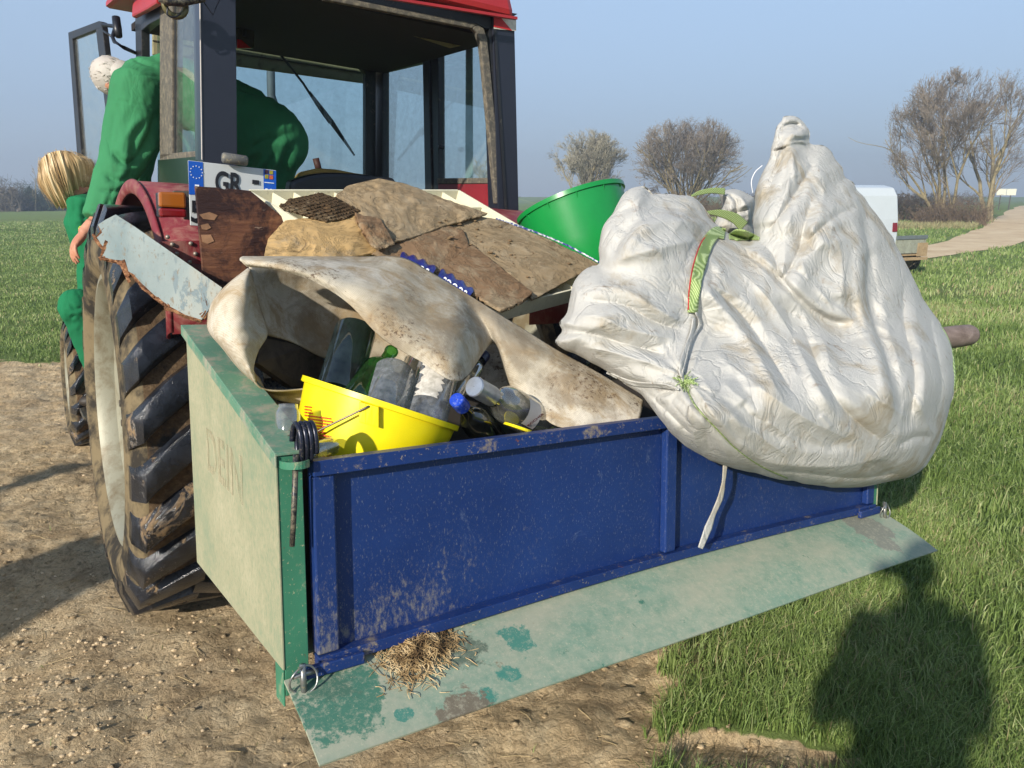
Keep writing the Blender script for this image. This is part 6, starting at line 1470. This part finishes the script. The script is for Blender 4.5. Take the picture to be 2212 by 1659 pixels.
vobj('cab_window', [(2.15, .05, 1.15), (2.85, .05, 1.15), (2.62, .06, 1.60), (2.15, .06, 1.60)], [(2.15, .075, 1.15), (2.85, .075, 1.15), (2.62, .08, 1.60), (2.15, .08, 1.60)], simple('dark_window', srgb(40, 50, 58), .1))
vobj('windscreen', [(2.93, .18, 1.69), (3.34, .16, 1.25), (3.34, 1.56, 1.25), (2.93, 1.54, 1.69)], [(2.90, .18, 1.66), (3.31, .16, 1.22), (3.31, 1.56, 1.22), (2.90, 1.54, 1.66)], simple('dark_window', srgb(40, 50, 58), .1))
def vwheel(cx_, y0, r, par, fr, w=.18, m=None):
    Mx = np.array(fr.M @ Matrix.Translation((cx_, y0, r)) @ Matrix(((1, 0, 0, 0), (0, 0, 1, 0), (0, -1, 0, 0), (0, 0, 0, 1))))
    mb = MB(); mb.lathe([(r*.62, -w/2), (r*.9, -w/2), (r, -w/2 + .03), (r, w/2 - .03), (r*.9, w/2), (r*.62, w/2)], 32, Mx, close=True); t = obj('wheel', mb, simple('van_tyre', srgb(34, 33, 32), .8, 0, DUST, .4, 12), par, smooth=False)
    mb = MB(); mb.lathe([(.001, .02), (r*.3, .03), (r*.62, .01), (r*.62, -.05), (.001, -.05)], 24, Mx); mb.lathe([(.001, w/2-.02), (r*.3, w/2 - .01), (r*.63, w/2 - .03)], 24, Mx); obj('rim', mb, simple('steel_rim', srgb(120, 116, 108), .5, .5, DUST, .5, 10), t)
for cx_, _ in wheel_c: vwheel(cx_, .14, .32, van, VF); vwheel(cx_, 1.6, .32, van, VF)
# --- small flatbed trailer behind the van
tr = gat(2018, 16.4); TF = Frame(frame(tuple(tr), rad(-58 + 90 + 82)) @ Matrix.Scale(.80, 4))
trl = thing('small_trailer', None, 'small greyish flatbed trailer with a mudguarded wheel behind the white van', 'trailer', M=TF.M)
GWD = simple('greyed_timber', srgb(150, 152, 136), .85, 0, srgb(110, 96, 70), .4, 6, var=.2); TAN = simple('rusty_tan', srgb(166, 142, 108), .8, 0, srgb(110, 80, 56), .4, 8)
def tb(nm, lo, hi, m, bev=.006, par=None): mb = MB(); mb.box(lo, hi, TF); return obj(nm, mb, m, par or trl, bevel=bev)
tb('bed', (.02, .10, .46), (1.5, 1.25, .52), TAN); tb('side_board', (.0, .10, .53), (1.5, .13, .74), TAN); tb('side_board', (.0, 1.22, .53), (1.5, 1.25, .74), TAN)
tb('tail_board', (-.02, .10, .53), (.0, 1.25, .98), GWD); tb('board_slat', (-.045, .08, .90), (-.021, 1.27, 1.0), simple('slate_edge', srgb(104, 112, 114), .7)); tb('front_board', (1.5, .10, .53), (1.53, 1.25, .98), GWD)
tb('lamp_panel', (-.03, .02, .44), (-.021, .42, .80), TAN); tb('rear_beam', (-.05, .0, .34), (.03, 1.35, .42), TAN)
tb('mudguard', (.18, -.20, .62), (.92, .06, .65), simple('galv_guard', srgb(132, 138, 138), .5, .3)); tb('mudguard_end', (.16, -.20, .42), (.18, .06, .65), simple('galv_guard', srgb(132, 138, 138), .5, .3))
tb('drawbar', (1.5, .62, .38), (2.6, .70, .45), TAN)
vwheel(.55, -.08, .30, trl, TF, .16); vwheel(.55, 1.45, .30, trl, TF, .16)
# --- road sign far off
sc_ = gat(2173, 80); mb = MB(); SWH = simple('sign_white', srgb(214, 214, 196), .6, var=.05)
sg = thing('road_sign', sc_, 'small pale double panelled sign far away at the right edge of the track', 'sign')
for dx in (-.52, .52):
    mb = MB(); mb.box((sc_[0] + dx - .50, sc_[1], 1.75), (sc_[0] + dx + .48, sc_[1] + .05, 2.40)); obj('sign_panel', mb, SWH, sg)
    mb = MB(); mb.box((sc_[0] + dx - .04, sc_[1] + .05, -.1), (sc_[0] + dx + .04, sc_[1] + .12, 2.3)); obj('sign_post', mb, STEEL, sg)

# ------------------------------------------------------------------ people (voxel-remeshed continuous bodies)
def remesh(o, vox=.012, sm=6, disp=0.0, dsz=.1, decim=None):
    md = o.modifiers.new('remesh', 'REMESH'); md.mode = 'VOXEL'; md.voxel_size = vox; md.use_smooth_shade = True
    md = o.modifiers.new('smooth', 'SMOOTH'); md.factor = .6; md.iterations = sm
    if disp:
        tx = bpy.data.textures.new('folds', 'CLOUDS'); tx.noise_scale = dsz; tx.noise_depth = 1; tx.noise_type = 'HARD_NOISE'
        md = o.modifiers.new('disp', 'DISPLACE'); md.texture = tx; md.strength = disp; md.mid_level = .5; md.texture_coords = 'GLOBAL'
    return o
def bake_folds(o, folds, noise=.004, sc=26.):
    dg = bpy.context.evaluated_depsgraph_get(); dg.update(); me = bpy.data.meshes.new_from_object(o.evaluated_get(dg)); o.modifiers.clear(); mats = list(o.data.materials); o.data = me; me.materials.clear()
    for m_ in mats: me.materials.append(m_)
    n = len(me.vertices); co = np.empty(n * 3); me.vertices.foreach_get('co', co); co = co.reshape(-1, 3); no = np.empty(n * 3); me.vertices.foreach_get('normal', no); no = no.reshape(-1, 3)
    Mw = np.array(ROOTS[o]); w = co @ Mw[:3, :3].T + Mw[:3, 3] - CAMV; fw = w[:, 1] * _cp - w[:, 2] * _sp; up_ = w[:, 2] * _cp + w[:, 1] * _sp
    x = PW/2 + PF * w[:, 0] / fw; y = PH/2 - PF * up_ / fw; z = noise * (1 - 2 * np.abs(fbm(x / sc, y / (sc * 1.5) + .4 * x / sc, 3)))
    for kind, P, wd, a in folds:
        P = catmull(np.array(P, float), len(P) * 4); d, sg, t = segdist(x, y, P); e = np.clip(np.minimum(t, 1 - t) / .22, 0, 1)
        z += a * e * (np.exp(-(d / wd)**1.3) if kind == 'r' else -np.exp(-d / wd) + .5 * np.exp(-((d - 2.2 * wd) / (1.4 * wd))**2))
    co = co + no * z[:, None]; me.vertices.foreach_set('co', co.ravel()); me.polygons.foreach_set('use_smooth', [True] * len(me.polygons)); me.update(); return o
def ell(mb, c, r, M=None, seg=20):
    pr = [(math.sin(t), -math.cos(t)) for t in np.linspace(0.02, math.pi - .02, 14)]
    A = np.diag(np.array(r, float)); Mx = np.eye(4); Mx[:3, :3] = (M if M is not None else np.eye(3)) @ A; Mx[:3, 3] = c; n0 = len(mb.f)
    mb.lathe(pr, seg, Mx); base = mb.n - 14 * seg; mb.f.append(tuple(base + i for i in range(seg))[::-1]); mb.f.append(tuple(base + 13 * seg + i for i in range(seg)))
def clothmat(name, col):
    k = Mt(name); n1 = k.noise(5, 8, .65, None, .5); n2 = k.noise(3, 4, .5)
    c = k.ramp(n2, [(.3, tuple(x * .85 for x in col)), (.7, tuple(x * 1.15 for x in col))]); c = k.mix(k.ramp(n1, [(.58, 0.), (.78, .35)]), c, srgb(84, 76, 50))
    w = k.noise(3.5, 3, .5, k.mapped((1.6, 1, .7), (0, .6, .3)), .9); cr = k.math('ABSOLUTE', k.math('SUBTRACT', w, .5))
    return k.out(c, .85, 0, k.bump(cr, .4, .06, k.bump(k.noise(300, 3, .6), .15, .001)), .2)
OVER = clothmat('green_overall', srgb(56, 124, 82)); OVERD = clothmat('green_jacket', srgb(26, 112, 72))
k = Mt('skin'); n = k.noise(14, 6, .6); SKIN = k.out(k.ramp(n, [(.35, srgb(176, 118, 92)), (.65, srgb(206, 150, 122))]), .5, 0, k.bump(k.noise(70, 5, .6), .3, .003), .4)
def hairmat(name, cols):
    k = Mt(name); n = k.noise(16, 8, .7, k.mapped((1, 1, 1)), .3); n2 = k.noise(80, 6, .7, k.mapped((2.2, 2.2, .35), (0, .5, 0)))
    return k.out(k.ramp(k.math('ADD', k.math('MULTIPLY', n, .3), k.math('MULTIPLY', n2, .7)), [(.34, cols[0]), (.5, cols[1]), (.64, cols[2])]), .45, 0, k.bump(n2, 1.0, .008), .5)
WHAIR = simple('white_hair', srgb(184, 177, 168), .6, 0, srgb(160, 148, 138), .25, 12, var=.08, bump=.5, bscale=110, bdist=.004); BHAIR = hairmat('blond_hair', (srgb(138, 110, 72), srgb(196, 168, 122), srgb(232, 212, 172)))
TPw = lambda x, y, yt: T.w(T.hit(x, y, 1, yt))
def hand(mb, wrist, tipdir, side, L=.18, curl=.9):
    """palm, four fingers and a side thumb as one closed union; tipdir: finger direction, side: thumb side, palm normal = cross"""
    d = tipdir / np.linalg.norm(tipdir); s = side - d * (side @ d); s /= np.linalg.norm(s); n = np.cross(d, s)
    ell(mb, wrist + d * L * .26, (L * .21, L * .11, L * .31), np.stack([s, n, d], 1))
    mb.tube([wrist - d * .05, wrist + d * .02], [.030, .030], 12)
    for i, (o, ln) in enumerate(((.175, .42), (.060, .47), (-.055, .44), (-.165, .35))):
        p = wrist + d * L * .48 + s * L * o; a = 0.25; pts = [p - d * L * .12, p]; dd = d + s * o * .6
        for q in range(3):
            a += curl * (.42 + .03 * i); v = dd * math.cos(a) + n * math.sin(a); p = p + v * L * ln / 3; pts.append(p.copy())
        mb.tube(pts, [.0100, .0100, .0092, .0082, .0062], 10)
    p = wrist + d * L * .14 + s * L * .16; v = (s * .75 + d * .7 + n * .15); v /= np.linalg.norm(v)
    mb.tube([p - v * .02, p + v * .02, p + v * .045, p + v * .04 + (d * .8 + n * .5) * .025], [.013, .0125, .011, .008], 10)
def head(mb, c, R, r=.1):                       # R columns: right, face-forward, up
    X, Yf, Zu = R[:, 0], R[:, 1], R[:, 2]
    ell(mb, c + Zu * .01, (.076, .098, .108), R); ell(mb, c + Yf * .028 - Zu * .062, (.056, .066, .062), R)          # skull, jaw
    mb.tube([c + Yf * .10 + Zu * .012, c + Yf * .120 - Zu * .022, c + Yf * .103 - Zu * .034], [.009, .015, .012], 8)       # nose
    for s in (-1, 1):
        ell(mb, c + X * s * .078 - Zu * .008 - Yf * .01, (.010, .022, .033), R); ell(mb, c + X * s * .032 + Yf * .083 + Zu * .010, (.017, .012, .011), R)  # ears, eyes
    ell(mb, c + Yf * .093 - Zu * .062, (.024, .010, .008), R)
def face_details(root, c, R, glasses=False):
    X, Yf, Zu = R[:, 0], R[:, 1], R[:, 2]
    for s in (-1, 1):
        mb = MB(); ell(mb, c + X * s * .032 + Yf * .094 + Zu * .010, (.008, .005, .006), R); obj('eye', mb, simple('eye_dark', (.04, .03, .025), .2), root, smooth=True)
    if glasses:
        mb = MB()
        for s in (-1, 1):
            a = np.linspace(0, 2 * math.pi, 20); mb.tube([c + X * (s * .034 + .022 * math.cos(t)) + Yf * .108 + Zu * (.010 + .017 * math.sin(t)) for t in a], .0015, 6, False)
            mb.tube([c + X * s * .056 + Yf * .104 + Zu * .014, c + X * s * .080 + Yf * .06 + Zu * .012, c + X * s * .084 - Yf * .015 + Zu * .008, c + X * s * .084 - Yf * .03 - Zu * .012], .0016, 6)
        mb.tube([c - X * .012 + Yf * .109 + Zu * .013, c + X * .012 + Yf * .109 + Zu * .013], .0015, 6); obj('glasses', mb, simple('glasses_frame', srgb(80, 30, 26), .3), root, smooth=True)
def orient(fwd, up):
    f = np.array(fwd, float); f /= np.linalg.norm(f); u = np.array(up, float); u -= f * (u @ f); u /= np.linalg.norm(u); return np.stack([np.cross(f, u), f, u], 1)
# ---- man in green overalls, bending out of the cab door
tx, ty_, tz = T.A[:, 0], T.A[:, 1], T.A[:, 2]
mh = TPw(253, 172, 1.36); neck = TPw(300, 168, 1.28); ch = TPw(345, 190, 1.24); wa = TPw(440, 215, 1.16); lo = TPw(520, 262, 1.10); hip = TPw(575, 310, 1.04)
shL = TPw(300, 190, 1.12); elb = TPw(272, 325, 1.08); wr = TPw(208, 478, .98); shR = TPw(330, 190, 1.45); elR = T.w(T.hit(300, 330, 1, 1.50)); wrR = elR + np.array([-.08, .02, -.26])
knL = hip + ty_ * .10 + tx * -.02 - tz * .40; knR = hip + ty_ * .32 + tx * .05 - tz * .40; ftL = knL - tz * .36 + tx * .10; ftR = knR - tz * .36 + tx * .12
RH = orient(tx * .40 + ty_ * .50 - tz * .75, -tx * .7 + tz * .6)
hw = TPw(186, 499, .95); hdir = TPw(157, 534, .93) - hw
mb = MB(); head(mb, mh, RH); mb.tube([mh - RH[:, 2] * .06 - RH[:, 1] * .02, neck, ch], [.055, .062, .10], 14)
mb.tube([ch, wa, lo, hip], [.13, .13, .13, .14], 18); mb.tube([ch, shL, elb, wr, hw], [.08, .06, .045, .034, .029], 14); mb.tube([ch, shR, elR, wrR], [.08, .06, .045, .03], 14)
mb.tube([hip, knL, ftL], [.10, .06, .045], 14); mb.tube([hip, knR, ftR], [.10, .06, .045], 14)
_n = TPw(190, 566, .93) - TPw(160, 540, .93); _n /= np.linalg.norm(_n); hand(mb, hw, hdir, np.cross(_n, hdir), .19, .62); hand(mb, wrR, np.array([-.1, 0, -1.]), ty_, .18, .6)
man = remesh(obj('person', mb, SKIN, smooth=True, loc=ftL - np.array([0, 0, .05])), .0055, 3)
tag(man, 'white haired person in green overalls bending out of the tractor cab door', 'person', 'people in green work clothes at the tractor')
face_details(man, mh, RH, True)
mb = MB(); mb.tube([neck + (mh - neck) * .25, neck, ch, wa, lo, hip, hip + (hip - lo) * .10], [.078, .092, .180, .172, .182, .205, .17], 26)
ell(mb, (shL + ch) / 2 + tz * .02, (.15, .13, .125)); ell(mb, hip + tz * .01 + tx * .02, (.20, .20, .19))
mb.tube([ch * .35 + shL * .65, shL, (shL + elb) / 2, elb, (elb + wr) / 2, wr - (wr - elb) * .02], [.135, .128, .118, .108, .088, .066], 20)
mb.tube([ch * .4 + shR * .6, shR, elR, wrR], [.12, .11, .09, .06], 18)
mb.tube([hip, knL, ftL], [.185, .12, .10], 20); mb.tube([hip + ty_ * .1, knR, ftR], [.185, .12, .10], 20)
ov = remesh(obj('overalls', mb, OVER, man, smooth=True), .010, 9)
bake_folds(ov, [('c', ((262,150),(300,160),(345,168)), 2.2, .006), ('c', ((284,118),(300,134),(345,146)), 3, .008), ('c', ((232,214),(285,222),(336,236)), 2.2, .006), ('c', ((338,238),(318,300),(272,378)), 8, .022),
 ('r', ((342,250),(330,310),(300,352)), 9, .016), ('c', ((318,252),(292,300),(284,352)), 6, .014), ('r', ((300,250),(270,300),(262,350)), 10, .014), ('c', ((238,322),(268,352),(298,346)), 5, .016), ('r', ((228,348),(256,366),(290,366)), 7, .012),
 ('c', ((222,372),(250,390),(284,382)), 5, .014), ('c', ((214,408),(244,416),(274,402)), 4, .012), ('r', ((268,366),(250,404),(232,444)), 7, .012), ('c', ((256,392),(240,420),(226,456)), 4, .010), ('c', ((196,450),(214,460),(240,456)), 3, .008), ('c', ((250,232),(240,290),(236,330)), 8, .010),
 ('c', ((514,192),(556,206),(604,214)), 3, .010), ('c', ((514,160),(548,186),(592,206)), 3, .008), ('r', ((520,222),(575,220),(640,252)), 12, .014), ('c', ((524,336),(575,302),(640,286)), 7, .014), ('c', ((516,396),(542,352),(566,328)), 7, .020),
 ('r', ((532,400),(560,356),(584,330)), 7, .016), ('c', ((556,404),(580,356),(596,326)), 6, .016), ('c', ((598,404),(612,350),(640,300)), 8, .014), ('r', ((620,400),(634,350),(648,310)), 8, .010)], .0035)
mb = MB(); a = np.linspace(0, 2 * math.pi, 24); _nd = mh - neck; _nd /= np.linalg.norm(_nd); _u = np.cross(_nd, tz); _u /= np.linalg.norm(_u); _v = np.cross(_nd, _u)
mb.grid(np.array([[neck + _nd * h_ + (_u * math.cos(t) + _v * math.sin(t)) * (.086 - .1 * (h_ - .0)) for t in a] for h_ in (-.01, .012, .03)])); obj('collar', mb, OVER, man, smooth=True, solid=.006)
mb = MB(); c = mh + RH[:, 2] * .022 - RH[:, 1] * .014; ell(mb, c, (.086, .102, .104), RH); ell(mb, mh - RH[:, 1] * .045 - RH[:, 2] * .035, (.066, .055, .07), RH)
rs = np.random.default_rng(4)
for i in range(260):
    v = rs.normal(0, 1, 3); v /= np.linalg.norm(v)
    if v @ RH[:, 1] > .35 and v @ RH[:, 2] < .6: continue
    p = c + RH @ (RH.T @ v * np.array([.084, .10, .102])); _t = np.cross(v, RH[:, 2]); _t = np.cross(_t, v); mb.tube([p - v * .004 + _t * .014, p + v * .001, p + v * .0015 - _t * .020 + rs.normal(0, .004, 3)], [.0028, .0028, .0012], 4)
obj('hair', mb, WHAIR, man, smooth=True)
for f_ in (ftL, ftR):
    mb = MB(); mb.tube([f_ + tz * .02, f_ - tz * .06], [.06, .06], 12); ell(mb, f_ - tz * .07 + tx * -.05, (.14, .06, .05), T.A); remesh(obj('boot', mb, simple('boots', srgb(50, 42, 34), .6), man, smooth=True), .01, 2)
mb = MB(); a = np.linspace(0, 6.28, 16); hd = hdir / np.linalg.norm(hdir)
# ---- blond person crouching by the tractor step
WY = 1.95
wh = TPw(142, 392, WY); RW = orient(np.array([-.45, -.25, -.85]), np.array([-.75, -.1, .6])); nk = TPw(186, 412, WY); chw = TPw(205, 470, WY + .05); waw = TPw(226, 560, WY + .1); hpw = TPw(235, 640, WY + .15)
knw = TPw(166, 664, WY - .05); ftw = TPw(236, 850, WY); kn2 = TPw(190, 700, WY + .35); ft2 = kn2 + np.array([.1, .1, -.42]); shw = TPw(180, 440, WY - .12); elw = TPw(184, 500, WY - .1); wrw = TPw(230, 560, WY - .2); sh2 = TPw(200, 440, WY + .3); el2 = sh2 + np.array([.05, 0, -.26]); wr2 = el2 + np.array([.2, .0, -.12])
mb = MB(); head(mb, wh, RW); mb.tube([wh - RW[:, 2] * .05, nk, chw], [.048, .052, .08], 14); mb.tube([chw, waw, hpw], [.10, .09, .12], 18)
for a_, b_, c_ in ((shw, elw, wrw), (sh2, el2, wr2)): mb.tube([chw, a_, b_, c_], [.07, .05, .038, .026], 14)
for a_, b_ in ((knw, ftw), (kn2, ft2)): mb.tube([hpw, a_, b_], [.09, .055, .04], 14)
hand(mb, wrw, np.array([.6, .3, -.5]), np.array([0, 0, 1.]), .17, .7); hand(mb, wr2, np.array([.8, .2, -.4]), np.array([0, 0, 1.]), .17, .7)
wo = remesh(obj('person', mb, SKIN, smooth=True, loc=ftw - np.array([0, 0, .05])), .0075, 4); tag(wo, 'blond person in a green work jacket crouching beyond the big rear wheel', 'person', 'people in green work clothes at the tractor')
face_details(wo, wh, RW)
mb = MB(); mb.tube([nk + (chw - nk) * .1, chw, waw, hpw], [.085, .165, .15, .17], 24); mb.tube([chw * .4 + shw * .6, shw, elw, wrw], [.10, .088, .075, .05], 18); mb.tube([sh2 * .6 + chw * .4, sh2, el2, wr2], [.10, .088, .07, .05], 18)
mb.tube([hpw, knw, ftw], [.145, .098, .075], 20); ell(mb, knw, (.10, .10, .11)); mb.tube([hpw, kn2, ft2], [.145, .095, .075], 20)
jk = remesh(obj('work_clothes', mb, OVERD, wo, smooth=True), .011, 6)
bake_folds(jk, [('c', ((166,462),(180,470),(198,466)), 3, .010), ('c', ((165,480),(178,488),(194,480)), 3, .010), ('c', ((186,430),(180,460),(184,490)), 4, .010), ('c', ((150,655),(164,668),(178,662)), 3, .010), ('c', ((150,688),(164,682),(178,690)), 3, .010)], .004, 16.)
mb = MB(); mb.tube([nk + (nk - chw) * .05 + np.array([0, 0, .0]), nk + (chw - nk) * .22], [.095, .125], 20); obj('black_collar', mb, simple('black_cloth', (.015, .017, .018), .8), wo, smooth=True)
mb = MB(); mb.tube([TPw(x, y, WY - .17) for x, y in ((200, 413), (207, 416), (216, 419), (230, 424))], .004, 6); obj('yellow_piping', mb, simple('yellow_piping', srgb(230, 214, 50), .6), wo)
pk_ = TPw(175, 494, WY - .26); mb = MB(); a = np.linspace(0, 6.28, 16); mb.tube([pk_ + cR * .013 * math.cos(t) + cU * .013 * math.sin(t) for t in a], .0022, 6, False); mb.tube([pk_ - cR * .006 - cU * .006, pk_ + cR * .0 + cU * .004, pk_ + cR * .008 - cU * .002], .002, 6); obj('pocket_emblem', mb, simple('emblem_yellow', srgb(210, 220, 50), .6), wo)
mb = MB(); ell(mb, TPw(133, 384, WY), (.105, .10, .125), np.eye(3)); ell(mb, TPw(165, 384, WY), (.09, .09, .075), np.eye(3))
rs = np.random.default_rng(9)
# strands fall from the parting at the upper left, down and to the right
RA = np.array([(84, 366), (88, 346), (104, 332), (130, 325), (156, 329), (176, 345)], float); EA = np.array([(112, 436), (124, 446), (146, 446), (160, 430), (186, 400), (207, 386)], float)
for i in range(160):
    u = rs.random(); a_ = catmull(RA, 40)[int(u * 39)] + rs.normal(0, 2.5, 2); e_ = catmull(EA, 40)[min(39, max(0, int(u * 39 + rs.normal(0, 3))))] + rs.normal(0, 4, 2)
    dep = rs.uniform(-.12, .09); m_ = a_ * .5 + e_ * .5 + np.array([-15 * (1 - u) + 9 * u, -3 - 14 * u]) + rs.normal(0, 2.5, 2)
    dep0 = dep * (1 - .3 * rs.random()); Q = catmull(np.array([a_, m_, e_]), 8); bl = np.sin(np.linspace(.05, 1, 8) * math.pi) * .035 * (1 if dep < 0 else -1)
    w_ = .5 * np.sin(np.linspace(0, 6, 8) + rs.random() * 6); Q = Q + np.stack([w_, w_ * 0], 1) * 2
    mb.tube([TPw(p[0], p[1], WY + dep0 + 0 - b_) for p, b_ in zip(Q, bl)], np.linspace(.0012, .0006, 8), 3)
hair = obj('hair', mb, BHAIR, wo, smooth=True)
k = Mt('hair_locks'); _t = k.attr('lock')[2]; HL = k.out(k.ramp(_t, [(.0, srgb(104, 80, 50)), (.35, srgb(164, 134, 90)), (.62, srgb(212, 184, 136)), (1., srgb(240, 222, 184))]), .42, 0, k.bump(k.noise(150, 4, .6, k.mapped((1, 1, .3))), .3, .002), .5)
for ly, (dsh, amp) in enumerate(((-.135, .05), (-.06, .045), (.04, -.03))):
    nu, nv = 150, 26; U_ = np.linspace(0, 1, nu); Ra, Ea = catmull(RA, nu), catmull(EA, nu); G = np.zeros((nu, nv, 3)); tone = np.zeros((nu, nv))
    for i in range(nu):
        u = U_[i]; jg = 7 * vnoise(np.array(u * 17. + ly * 5), np.array(2.2)) + 3 * vnoise(np.array(u * 60.), np.array(ly * 3.1)); a_, e_ = Ra[i], Ea[i] + (Ea[i] - Ra[i]) / 80 * jg
        m_ = a_ * .5 + e_ * .5 + np.array([-15 * (1 - u) + 9 * u, -3 - 14 * u]); Q = catmull(np.array([a_, m_, e_]), nv)
        v = np.linspace(0, 1, nv); rid = vnoise(u * 24 + .8 * v, v * 1.5 + ly) * .5 + vnoise(u * 70 + v, v * 2 + ly) * .28 + vnoise(u * 150 + 2 * v, v * 2) * .14
        dpt_ = WY + dsh * math.sin(math.pi * min(max(u * .9 + .05, .05), .95))**.6 * np.sin(np.pi * np.clip(.18 + .72 * v, 0, 1))**.7 - amp * .25 * rid
        tone[i] = np.clip(.50 + rid * .75 + .12 * v, 0, 1)
        for j in range(nv): G[i, j] = TPw(Q[j, 0], Q[j, 1], dpt_[j])
    mb = MB(); mb.grid(G); ho = obj('hair_lock', mb, HL, hair, smooth=True); ca = ho.data.color_attributes.new('lock', 'FLOAT_COLOR', 'POINT'); ca.data.foreach_set('color', np.repeat(tone.ravel(), 4).astype(np.float32))
for f_ in (ftw, ft2):
    mb = MB(); ell(mb, f_ - np.array([0, 0, .04]) - tx * .04, (.13, .055, .05), T.A); obj('boot', mb, simple('boots', srgb(50, 42, 34), .6), wo, smooth=True)
# cab step that carries the crouching person
mb = MB(); st = T.A.T @ (ftw - T.o); mb.box((st[0] - .16, st[1] - .18, st[2] - .115), (st[0] + .45, st[1] + .5, st[2] - .09), T); mb.box((st[0] + .40, st[1] - .1, st[2] - .1), (.85, st[1] - .04, .75), T); obj('cab_step', mb, DARKST, trac, bevel=.004)

# ---- the photographer and two helpers standing outside the frame; their shadows fall into it
def standing(pos, yaw, h, cloth, trou, hairm, label, arms='down'):
    F_ = Frame(frame(tuple(pos), yaw)); s = h / 1.75; P = lambda x, y, z: F_.w((x * s, y * s, z * s)); Rh = F_.A
    mb = MB(); hc = P(0, .02, 1.63); head(mb, hc, Rh); mb.tube([hc - Rh[:, 2] * .07, P(0, 0, 1.48), P(0, 0, 1.36)], [.05, .055, .09], 12); mb.tube([P(0, 0, 1.36), P(0, 0, 1.1), P(0, 0, .93)], [.13, .12, .13], 16)
    A_ = []
    for sd_ in (-1, 1):
        sh = P(.17 * sd_, 0, 1.42)
        if arms == 'phone': el, wr_ = P(.21 * sd_, .08, 1.14), P(.11 * sd_ + .08, .18, 1.30)
        else: el, wr_ = P(.25 * sd_, -.02, 1.13), P(.27 * sd_, .06, .88)
        A_.append((sh, el, wr_)); mb.tube([P(.06 * sd_, 0, 1.40), sh, el, wr_], [.08, .052, .040, .026], 12); d_ = wr_ - el; hand(mb, wr_, d_, Rh[:, 1] if arms == 'down' else -Rh[:, 0] * sd_, .18, .6)
        mb.tube([P(.09 * sd_, 0, .92), P(.10 * sd_, .03, .50), P(.11 * sd_, 0, .08)], [.09, .058, .042], 14)
    o = remesh(obj('person', mb, SKIN, smooth=True, loc=P(0, 0, 0)), .009, 3); tag(o, label, 'person', 'people outside the frame'); face_details(o, hc, Rh)
    mb = MB(); mb.tube([P(0, 0, 1.50), P(0, 0, 1.38), P(0, 0, 1.1), P(0, 0, .86)], [.08, .165, .165, .175], 22); ell(mb, P(0, 0, 1.33), (.23, .13, .15), Rh)
    for sh, el, wr_ in A_: mb.tube([P(0, 0, 1.36), sh, el, wr_ + (el - wr_) * .08], [.10, .085, .07, .048], 16)
    remesh(obj('jacket', mb, cloth, o, smooth=True), .016, 5, .03, .12)
    mb = MB(); ell(mb, P(0, 0, .90), (.175, .13, .13), Rh)
    for sd_ in (-1, 1): mb.tube([P(.08 * sd_, 0, .90), P(.10 * sd_, .03, .50), P(.11 * sd_, 0, .09)], [.115, .085, .07], 16)
    remesh(obj('trousers', mb, trou, o, smooth=True), .016, 5, .02, .1)
    mb = MB(); ell(mb, hc + Rh[:, 2] * .025 - Rh[:, 1] * .014, (.086, .104, .104), Rh); obj('hair', mb, hairm, o, smooth=True)
    for sd_ in (-1, 1): mb = MB(); ell(mb, P(.11 * sd_, .06, .05), (.05, .14, .05), Rh); obj('shoe', mb, simple('boots', srgb(50, 42, 34), .6), o, smooth=True)
    return o
DK = clothmat('dark_cloth', srgb(52, 58, 72))
ph = standing((-.06, -.36, 0.0), rad(-8), 1.86, DK, DK, BHAIR, 'person taking the photograph, standing behind the camera in dark clothes', 'phone')
mb = MB(); fr_ = Frame(frame((-.13, -.34, 0.0), 0.0)); mb.box((.05, .265, 1.56), (.21, .273, 1.64), fr_); tag(obj('phone', mb, BLACK, bevel=.003), 'black phone held up in both hands by the person behind the camera', 'phone')
standing((-3.45, .35, 0.0), rad(-40), 1.78, OVERD, DK, WHAIR, 'helper in a green jacket standing left of the frame near the tyre')
standing((-4.45, 1.10, 0.0), rad(-60), 1.70, DK, DK, BHAIR, 'helper in dark clothes standing farther left outside the frame')


# ------------------------------------------------------------------ light haze in the air
mb = MB(); mb.box((-200, -30, -1.6), (230, 240, 14)); k = Mt('haze'); k.t.nodes.remove(k.b)
pv = k.n('ShaderNodeVolumePrincipled'); pv.inputs['Color'].default_value = (.72, .82, .95, 1); pv.inputs['Density'].default_value = .0028; pv.inputs['Anisotropy'].default_value = .3
oo = [n for n in k.t.nodes if n.type == 'OUTPUT_MATERIAL'][0]; k.l(pv.outputs[0], oo.inputs['Volume'])
hz = obj('haze', mb, k.m); tag(hz, None, None, kind='stuff'); hz.data.materials[0] = k.m
